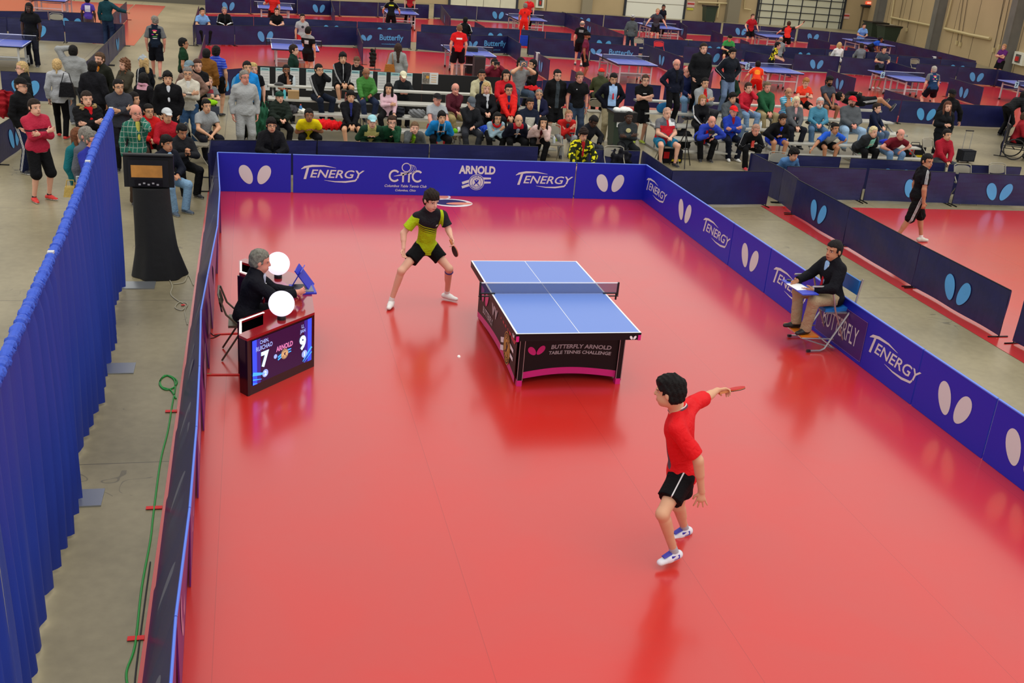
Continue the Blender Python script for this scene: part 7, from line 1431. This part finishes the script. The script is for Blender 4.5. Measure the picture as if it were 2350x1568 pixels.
S(1637, 265, 'R', -4, SK('r', 'balding', (120, 80, 60), T('hoodie', (44, 66, 176), [('rect', (-0.07, 0.07, -0.1, 0.47, 1, False, 0), (216, 34, 38))], inner=(216, 34, 38)), pj(BK), SHB, w=1.12), 'balding man in blue hoodie over a red tee', k=0, arm=('phone', 'knee'))
S(1737, 283, 'R', 3, SK('r', 'buzz', (170, 130, 110), T('jacket', (26, 27, 32), [ST1]), pj(BK), (190, 50, 60)), 'bald man in black track top holding a red and white box', k=0, arm=('clasp', 'clasp'), hpit=15)
S(1798, 268, 'R', 2, SK('m', 'thick', DBR, T('jacket', (24, 24, 30), inner=(40, 60, 200)), B('shorts', (36, 66, 200)), SHB, w=1.08), 'man in black zip jacket and blue shorts on the front row', k=0, arm=('knee', 'lap'))
S(1812, 203, 'R', 0, SK('m', 'balding', BLK, T('polo', (56, 160, 200), [('hoops', (.022, .006), (220, 232, 236))]), B('trousers', (84, 112, 150)), SHB), 'balding man in striped light blue polo, hands at his mouth', arm=('chin', 'chin'), k=2)
S(1852, 179, 'R', -5, SK('l', 'short', (170, 110, 60), T('tee', (236, 62, 40)), B('shorts', BK), SHB), 'young man in orange red tee looking at his phone', arm=('phone', 'phone'), hpit=22, k=3, h=1.78)
S(1907, 176, 'R', 3, SK('b', 'thick', BLK, T('tee', (66, 70, 82)), B('shorts', (60, 62, 66)), SHB, beard=hair_mat(BLK)), 'bearded man in dark grey tee on the top row', arm=('clasp', 'clasp'), k=3, h=1.78)
S(1829, 224, 'R', 0, SK('l', 'bob', (216, 200, 160), T('jacket', (88, 90, 94), inner=(220, 160, 160)), pj((40, 42, 54)), SHB, fem=1), 'blonde woman in grey zip jacket', arm=('clasp', 'clasp'), k=1)
S(1885, 224, 'R', -18, SK('r', 'short', (190, 188, 184), T('long', (74, 134, 160)), B('trousers', (80, 112, 144)), SHW, beard=hair_mat((200, 198, 194))), 'grey bearded man in teal denim shirt', k=1)
S(1960, 221, 'R', -4, SK('r', 'cap', BRN, T('hoodie', (84, 88, 92)), B('trousers', (150, 180, 208)), (90, 90, 90), cap=('cap', cloth((206, 34, 44))), w=1.3, belly=.05, beard=hair_mat(BRN)), 'heavy man in red cap, grey hoodie and pale jeans', k=1, spread=.2)
S(1920, 281, 'R', 3, SK('m', 'short', BLK, T('tee', (150, 156, 160), [ARM((40, 92, 208))]), B('shorts', BK), SHB, slv=.85), 'tattooed man in grey tee with blue sleeves on the front row', arm=((.12, .42, -.38), 'knee'), k=0)
sit(1824, 337, 12, SK('a', 'thick', BLK, T('long', (84, 128, 178)), jn, SHB), 'young man in denim blue shirt behind the slanting barrier', seat=.42, floor=0, row=9.4, hpit=18, ftf=-.12)
S(2015, 238, 'R', 35, SK('l', 'short', DBR, T('long', (28, 40, 74)), B('trousers', (84, 104, 130)), SHB), 'man in dark blue sweater turned to the right', arm=('knee', 'lap'), k=1)
S(2008, 289, 'R', 10, SK('l', 'pony', (216, 198, 150), T('jacket', (46, 50, 54), [('rect', (-0.075, 0.075, -0.1, 0.5, 1, False, 0), (140, 214, 196))], inner=(140, 214, 196)), pj(BK), SHB, fem=1, w=1.15), 'blonde woman in dark cardigan over a mint top', k=0)
S(2071, 295, 'R', 3, SK('r', 'balding', DBR, T('tee', (112, 26, 40), [('ell', (0, .3, .07, .05, 1, 0, False), (150, 80, 84))]), B('trousers', (104, 138, 178)), SHB, w=1.05), 'balding man in maroon printed tee at the end of the bleachers', k=0, arm=('knee', 'knee'))
sit(2177, 297, 5, SK('a', 'short', BLK, T('hoodie', (160, 26, 44)), pj((60, 66, 72)), SHB), 'man in dark red hoodie beside the suitcase', seat=.45, floor=0, arm=('clasp', 'clasp'))
# the man lying along the top row
def lying():
    P = P_('m', 'short', BLK, T('jacket', (26, 26, 30)), B('shorts', (24, 24, 28), [ST3]), (30, 30, 34)); P['s'] = 1.; F = L3(.35, 0, .94); Lv = L3(0, -1, 0); y = 14.58
    hd, pv, kn, an = upy(1928, 222, y), upy(1985, 233, y), upy(2016, 228, y), upy(2045, 250, y); hd[2] += 0; nb = hd+unit(pv-hd)*.17-Z*.0; nb[2] -= .06; pv = nb+unit(pv-nb)*.5; J = {}
    sp = unit(nb-pv); J['pelvis'], J['neck'], J['chest'] = pv, nb, nb-sp*.15; J['left'] = Lv; J['fwd'] = unit(F-np.dot(F, sp)*sp); J['head'] = hd; J['hf'] = unit(L3(.8, -.1, .5)); J['hu'] = unit(L3(-.5, 0, .8)-np.dot(L3(-.5, 0, .8), J['hf'])*J['hf'])
    for g, n in ((-1, 'R'), (1, 'L')):
        J['sh'+n] = nb+Lv*g*.16-sp*.03; J['el'+n], J['wr'+n] = ik(J['sh'+n], J['sh'+n]-sp*.3+F*.2-Lv*g*.1, .28, .25, Lv*g+F*.3); J['hp'+n] = pv+Lv*g*.08
        if g > 0: J['kn'+n], J['an'+n] = kn+L3(0, -.1, .02), kn+unit(an-kn)*.42+L3(0, -.1, 0)
        else: J['kn'+n], J['an'+n] = pv+L3(.42, .1, .02), pv+L3(.8, .1, -.02)
        J['ft'+n] = unit(L3(.5, 0, .8)); J['fu'+n] = unit(L3(-.8, 0, .5))
    o = empty('person', tuple(pv), 'man lying along the top row of the bleachers with one leg stretched out', 'person'); P['seed'] = 77; build_person(o, J, P)
lying()
# ------------------------------------------------------------------ bags, bottles and other loose things
def blob(name, cat, label, c, size, col, seed=1, vox=.012, amp=.02, n=5, rough=.7, group=None):
    G = Field(vox); r = np.random.RandomState(seed); c = np.asarray(c, float); sx, sy, sz = size
    for i in range(n): p = c+np.array([r.uniform(-.3, .3)*sx, r.uniform(-.3, .3)*sy, sz*.45]); G.ell(p, np.eye(3), (sx*r.uniform(.28, .42), sy*r.uniform(.28, .42), sz*r.uniform(.4, .5)), .03)
    G.sub(lambda X, Y, Zz: (c[2]-Zz+0*X+0*Y).astype(np.float32)); V, Q = G.mesh(wob(seed, amp, 30)); o = mesh_obj(name, V, Q, [cloth(col, rough=rough)], None, None, c, True); o.location = tuple(c); return tag(o, label, cat, group)
def seatz(k): return .435+.2*k
def onrow(px, py, side, k, foot=False):
    y = (YL if side == 'L' else YR)+.72*k-(.36 if foot else 0); z = .43+.2*k-(.22 if foot else 0)+.004; p = upy(px, py, y); return np.array([p[0], y, z])
blob('coat', 'coat', 'bright red coat heaped on the bleachers behind the man in yellow', onrow(748, 296, 'L', 0), (.85, .34, .2), (220, 24, 30), 3)
blob('jacket', 'jacket', 'dark jacket bundled with a grey one on the third row of the left bleachers', onrow(912, 262, 'L', 1), (.42, .3, .24), (30, 32, 40), 5); blob('jacket', 'jacket', 'crumpled grey jacket on the left bleachers beside the dark one', onrow(932, 255, 'L', 1)+L3(.26, 0, 0), (.3, .26, .2), (120, 122, 124), 6)
blob('bag', 'bag', 'white plastic bag beside the young man in bright blue', onrow(1080, 322, 'L', 0), (.5, .28, .14), (226, 228, 230), 7)
blob('jacket', 'jacket', 'small royal blue bundle beside the woman with the red scarf', onrow(1108, 308, 'L', 0), (.26, .26, .2), (34, 70, 180), 8)
blob('cap', 'cap', 'white cap lying on the second row of the left bleachers', onrow(694, 266, 'L', 1), (.2, .2, .11), (232, 232, 220), 9); blob('bag', 'bag', 'black and white bag on the second row beside the white cap', onrow(668, 266, 'L', 1), (.34, .24, .16), (60, 60, 64), 10)
blob('backpack', 'bag', 'camouflage green backpack at the feet of the grey haired man in sweats', np.array([*up(583, 318, 0)[:2], .0]), (.4, .34, .42), (60, 62, 44), 11); blob('coat', 'coat', 'long green coat hanging over the left end of the bleachers', upy(602, 300, 12.2)*L3(1, 1, 0)+L3(0, 0, .1), (.32, .3, .95), (40, 90, 66), 12)
blob('jacket', 'jacket', 'dark jacket draped over the short navy barrier behind the banner', upy(1422, 372, 9.3)*L3(1, 1, 0)+L3(0, 0, .35), (.42, .2, .45), (28, 28, 34), 13)
blob('bag', 'bag', 'red folder on the lap of the man photographing with a tablet', onrow(1216, 202, 'L', 3)+L3(0, -.25, .2), (.32, .2, .08), (214, 30, 34), 14)
blob('bag', 'bag', 'blue cap and dark clothes left of the man in navy sweater', onrow(1522, 222, 'R', 2)+L3(.0, 0, 0), (.36, .3, .26), (40, 110, 160), 15); blob('backpack', 'bag', 'dark rucksack behind the tripod at the right bleachers', np.array([*up(1568, 340, 0)[:2], 0.]), (.4, .35, .5), (40, 42, 46), 16)
blob('ball', 'ball', 'lime green round bottle top beside the white plastic bag', onrow(1043, 322, 'L', 0), (.1, .1, .1), (120, 214, 40), 17, amp=.0)
blob('cap', 'cap', 'royal blue cap in the lap of the blonde woman in mint', onrow(2010, 352, 'R', 0)+L3(.0, -.34, .12), (.24, .2, .1), (44, 60, 190), 18)
blob('jacket', 'jacket', 'dark coat carried on the arm of the woman with long brown hair', upy(2160, 300, 15.2)+L3(0, -.2, -.35), (.22, .2, .6), (26, 28, 34), 19)
# sports bag under the bald man, equipment bag by the man in maroon
def sbag(px, py, label, yel=True, z=0.):
    p = up(px, py, z); e = empty('sports_bag', (p[0], p[1], z), label, 'bag'); c = np.array([p[0], p[1], z]); b = MB(); b.box(c+Z*.17, (.52, .3, .3), cloth((28, 26, 30))); b.box(c+Z*.31, (.46, .24, .06), cloth((28, 26, 30))); b.build('body', e)
    b = MB(); b.box(c+L3(-.16, -.155, .2), (.14, .012, .16), cloth((200, 30, 36))); b.box(c+L3(.1, -.155, .08), (.24, .012, .05), cloth((224, 196, 40))); b.build('coloured_patches', e)
    b = MB(); b.tube([c+L3(-.15, 0, .33), c+L3(-.12, 0, .42), c+L3(.12, 0, .42), c+L3(.15, 0, .33)], .012, M_blk, 6); b.build('handle', e)
sbag(1536, 372, 'black sports bag with red and yellow patches under the bald man'); sbag(2094, 362, 'black bag with yellow and red patches beside the man in the maroon tee')
# suitcase
p = up(2213, 373, 0); e = empty('suitcase', (p[0], p[1], 0), 'black wheeled suitcase with its handle pulled out beside the man in dark red', 'suitcase'); c = np.array([p[0], p[1], 0.])
b = MB(); b.box(c+Z*.2, (.42, .24, .3), cloth((30, 32, 38))); b.box(c+L3(0, -.125, .2), (.34, .02, .24), cloth((44, 46, 52))); b.build('case', e)
b = MB(); b.tube([c+L3(-.11, .08, .34), c+L3(-.11, .08, .85), c+L3(.11, .08, .85), c+L3(.11, .08, .34)], .009, M_silver, 6); b.box(c+L3(0, .08, .855), (.24, .03, .03), M_blk); b.build('handle', e)
for s_ in (-1, 1): b = MB(); b.lathe([(0, -.015), (.035, -.015), (.035, .015), (0, .015)], c+L3(s_*.16, .08, .035), M_blk, 12, axis=(1, 0, 0)); b.build('wheel', e)
# tripod with camera
p = up(1572, 388, 0); c = np.array([p[0]+.0, p[1]+.25, 0.]); e = empty('tripod', tuple(c), 'black tripod with a small camera between the bald man and the blue hoodies', 'tripod')
for k in range(3): a = 2.1*k+.4; b = MB(); b.tube([c+L3(.3*math.cos(a), .3*math.sin(a), .01), c+Z*.85], .012, M_blk, 6); b.build('leg', e)
b = MB(); b.tube([c+Z*.8, c+Z*1.12], .014, M_blk, 8); b.build('centre_column', e); b = MB(); b.box(c+Z*1.17, (.15, .08, .08), M_blk); b.lathe([(0, 0), (.025, 0), (.025, .06), (0, .06)], c+L3(0, -.04, 1.17), M_blk, 12, axis=(0, -1, 0)); b.build('camera', e)
# shoulder bags
def hbag(c, label, col, w=.3, h=.26, strap=.5, ax=(1, 0, 0)):
    c = np.asarray(c, float); ax = unit(ax); e = empty('shoulder_bag', tuple(c), label, 'bag'); ay = np.cross(Z, ax); V = [c+ax*x*w/2*k+ay*y*.06+Z*z for k, z in ((1, 0), (.7, h)) for x, y in ((-1, -1), (1, -1), (1, 1), (-1, 1))]; b = MB(); b.hexa(V, cloth(col, rough=.45)); b.build('body', e)
    b = MB(); b.tube([c-ax*w*.3+Z*h, c-ax*.04+Z*(h+strap), c+ax*.06+Z*(h+strap), c+ax*w*.3+Z*h], .009, cloth(col, rough=.45), 6); b.build('strap', e)
q = np.array(pw1.location); hbag(q+L3(.19, -.17, .92), 'large black shoulder bag of the blonde woman in pale grey', (28, 28, 32), .34, .3, .2)
wb = [o for o in COL.objects if o.get('label', '').startswith('woman with long dark hair and a tan')][0]; q = np.array(wb.location); hbag(q+L3(-.24, -.12, .78), 'tan leather shoulder bag of the woman with long dark hair', (176, 110, 50), .34, .3, .32)
wt = [o for o in COL.objects if o.get('label', '').startswith('brown haired woman in teal')][0]; q = np.array(wt.location); hbag(q+L3(-.12, -.3, .62), 'pale yellow handbag of the woman in teal', (208, 178, 100), .2, .16, .1)
q = np.array(pbk.location); blob('backpack', 'bag', 'black and red backpack on the man in the black cap', q+L3(-.28, .12, 1.02), (.34, .34, .5), (150, 24, 34), 21)
b = MB(); q = np.array(pboy.location); b.box(q+L3(.08, -.32, .72), (.3, .1, .17), cloth((70, 76, 90))); tag(b.build('box'), 'dark blue grey box held by the boy in grey', 'box'); blob('glove', 'gloves', 'lime green gloves held by the boy in grey', q+L3(.06, -.32, .82), (.24, .18, .15), (150, 212, 30), 22)
# bottles
M_bot = mat('bottle_clear', (206, 218, 224), .15); M_btop = mat('bottle_cap_orange', (232, 90, 60), .4); M_bteal = mat('bottle_teal', (90, 190, 200), .3)
def bottle(c, label, m=M_bot, cap=None, h=.2):
    c = np.asarray(c, float); e = empty('bottle', tuple(c), label, 'bottle', 'drink bottles on the bleachers'); b = MB(); b.lathe([(0, 0), (.032, 0), (.034, .02), (.034, h*.7), (.014, h*.9), (0, h*.9)], c, m, 14); b.build('body', e, smooth=True); b = MB(); b.lathe([(0, h*.88), (.016, h*.88), (.016, h), (0, h)], c, cap or M_btop, 10); b.build('cap', e)
bottle(onrow(794, 232, 'L', 2), 'small dark bottle with orange cap beside the track jacket man', mat('bottle_dark', (110, 60, 60), .3)); bottle(onrow(675, 178, 'L', 3), 'clear water bottle on the top plank beside the bearded man', cap=M_pap, h=.24); bottle(onrow(653, 226, 'L', 2), 'teal bottle with orange cap behind the person in the green beanie', M_bteal, h=.24)
bottle(onrow(690, 262, 'L', 1), 'blue bottle with orange cap behind the man in yellow', mat('bottle_blue', (70, 130, 190), .3)); bottle(onrow(1747, 278, 'R', 1), 'clear bottle between the feet of the man in green fleece', cap=M_pap); bottle(up(2183, 352, .5), 'small clear bottle in the hands of the man in dark red', cap=M_pap, h=.18)
bottle(np.array(chb.location)+L3(.02, 0, .452), 'small clear bottle on the empty chair behind the back banner', cap=M_pap, h=.16)
b = MB(); c = onrow(664, 238, 'L', 2); b.box(c+L3(.1, .1, .09), (.26, .2, .18), mat('cardboard', (168, 134, 88), .8)); tag(b.build('cardboard_box'), 'small cardboard box on the third row of the left bleachers', 'box')
b = MB(); b.lathe([(0, 0), (.11, 0), (.12, .03), (.05, .06), (0, .06)], onrow(640, 178, 'L', 3), M_blk, 20); tag(b.build('bowl'), 'small black round container on the top plank at left', 'container')
# camera, tablet, phones, box in hands
def held(lab, dx, size, m, name, label, cat, n='R', f=.05):
    o = [o for o in COL.objects if o.get('label', '').startswith(lab)][0]; w1, w2 = WRISTS[o.name+'R'][0], WRISTS[o.name+'L'][0]; c = (w1+w2)/2 if n == 'M' else WRISTS[o.name+n][0]+WRISTS[o.name+n][1]*.08; b = MB(); b.box(c+np.array(dx), size, m); tag(b.build(name), label, cat)
held('person in maroon', (0, -.03, .08), (.15, .06, .09), M_blk, 'camera', 'black camera held up by the person in maroon', 'camera', 'M'); held('man in grey tee photographing', (0, -.03, .07), (.2, .012, .15), mat('tablet_grey', (96, 106, 118), .4), 'tablet', 'grey tablet held up by the man in the grey tee', 'tablet', 'M')
held('young man in orange red', (0, -.02, .04), (.075, .012, .13), M_blk, 'phone', 'dark phone of the young man in orange red', 'phone', 'M'); held('young man in dark grey jacket', (0, -.03, .04), (.075, .13, .012), M_blk, 'phone', 'dark phone of the young man in the dark grey jacket', 'phone', 'M')
held('bald man in black track', (0, -.03, .07), (.07, .05, .18), mat('carton_red', (206, 60, 50), .5), 'carton', 'red and white carton held by the bald man in black', 'carton', 'M'); held('balding man in blue hoodie', (0, -.04, .02), (.13, .09, .08), M_blk, 'camera', 'black camera in the hands of the man in the blue hoodie', 'camera', 'R')
# practice hall things
for px, py, lb, h in ((1080, 168, 'black loudspeaker box behind the coach in red, upper one', .9), (1096, 196, 'black loudspeaker box behind the bleachers, lower one', .95)):
    p = up(px, py, 0); b = MB(); b.box((p[0], p[1], h/2), (.36, .36, h-.0), mat('speaker_cloth', (40, 42, 46), .8, bump=.3, bscale=90)); b.box((p[0], p[1]-.185, h*.5), (.3, .01, h*.85), mat('speaker_grille', (28, 28, 30), .6)); tag(b.build('loudspeaker'), lb, 'loudspeaker')
p = up(860, 160, 0); c = np.array([p[0], p[1], 0]); e = empty('coat_stand', tuple(c), 'low stand hung with a dark shirt left of the woman with the tan bag', 'stand'); b = MB(); b.tube([c+Z*.01, c+Z*.75], .015, M_blk, 6); b.box(c+Z*.01, (.4, .3, .02), M_blk); b.build('post', e); o = blob('shirt', 'x', 'x', c+L3(-.05, -.02, .12), (.26, .2, .62), (30, 34, 30), 31); del o['category']; del o['label']; o.parent = e; o.location = (o.location[0]-c[0], o.location[1]-c[1], o.location[2])
def towel(px, py, col, w, h, label, cat='towel'):
    p = up(px, py, .75); b = MB(); c = np.array([p[0], p[1], .76]); b.box(c+L3(0, -.055, -h/2), (w, .012, h), cloth(col)); b.box(c+L3(0, 0, .012), (w, .12, .012), cloth(col)); tag(b.build('towel'), label, cat)
towel(1234, 122, (220, 224, 224), .14, .42, 'white towel hung on the divider behind the photographers'); towel(1580, 92, (196, 176, 130), .36, .34, 'tan towel hung over a navy barrier in the far row'); towel(2144, 131, (226, 230, 232), .16, .38, 'white towel hung on the far navy barrier near the right wall'); towel(2156, 132, (80, 34, 50), .18, .36, 'dark red cloth hung beside the white towel')
cr_ = copy_tree(chb); p = up(1517, 98, .8); cr_.location = (p[0], p[1], 0); cr_['label'] = 'red folding chair in the far row left of the tan towel'; del cr_['group']
for ch_ in cr_.children:
    me = ch_.data.copy(); ch_.data = me; me.materials.clear(); me.materials.append(mat('chair_red', (206, 26, 40), .5))
p = up(1203, 82, .75); b = MB(); b.box((p[0], p[1], .55), (.34, .05, .42), cloth((40, 70, 190))); b.box((p[0]+.2, p[1], .4), (.04, .04, .78), M_blk); tag(b.build('draped_towel'), 'blue towel hung on a small stand in front of the far players in red', 'towel')
# table with papers at the left edge
e = empty('side_table', (-9.15, 10.6, 0), 'table with white papers cut by the left edge of the photo', 'table'); b = MB(); b.box((-9.15, 10.9, .74), (.9, 3.4, .04), mat('cloth_white', (222, 226, 228), .7)); b.build('tabletop', e)
for s_ in (-1, 1):
    for q_ in (-1, 1): b = MB(); b.box((-9.15+s_*.4, 10.9+q_*1.6, .36), (.05, .05, .72), M_silver); b.build('leg', e)
# wheelchair
q = np.array(pwc.location); e = empty('wheelchair', (q[0], q[1], 0), 'dark wheelchair at the right edge of the photo', 'wheelchair')
F_ = L3(math.sin(math.radians(60)), -math.cos(math.radians(60)), 0); Lw = L3(math.cos(math.radians(60)), math.sin(math.radians(60)), 0)
for s_ in (-1, 1):
    b = MB(); b.lathe([(.27, -.015), (.30, -.015), (.30, .015), (.27, .015), (.27, -.015)], q*L3(1, 1, 0)+Lw*s_*.28+Z*.30, M_blk, 24, axis=Lw); b.build('wheel', e)
    b = MB(); b.lathe([(0, -.015), (.08, -.015), (.08, .015), (0, .015)], q*L3(1, 1, 0)+Lw*s_*.24+F_*.4+Z*.08, M_blk, 14, axis=Lw); b.build('castor', e)
b = MB(); c = q*L3(1, 1, 0); b.box(c+Z*.42, (.44, .46, .06), M_blk, ax=Lw); b.build('seat', e); b = MB(); b.box(c-F_*.25+Z*.7, (.44, .05, .5), M_blk, ax=Lw); b.build('backrest', e)
b = MB()
for s_ in (-1, 1): b.tube([c+Lw*s_*.24-F_*.25+Z*.95, c+Lw*s_*.24-F_*.25+Z*.3, c+Lw*s_*.24+F_*.3+Z*.3, c+Lw*s_*.2+F_*.45+Z*.1], .014, M_blk, 6)
b.tube([c+Lw*.28+Z*.3, c-Lw*.28+Z*.3], .014, M_blk, 6); b.build('frame', e)
# curved grey sprung scraps and the crutch by the camouflage jacket
b = MB(); a = upy(1318, 368, 9.0); a[2] = .005; c = upy(1313, 306, 9.2); b.tube([a, c], .014, mat('crutch_grey', (120, 122, 126), .4), 6); b.box(c, (.1, .03, .03), M_blk); tag(b.build('crutch'), 'grey walking stick left of the camouflage jacket', 'stick')
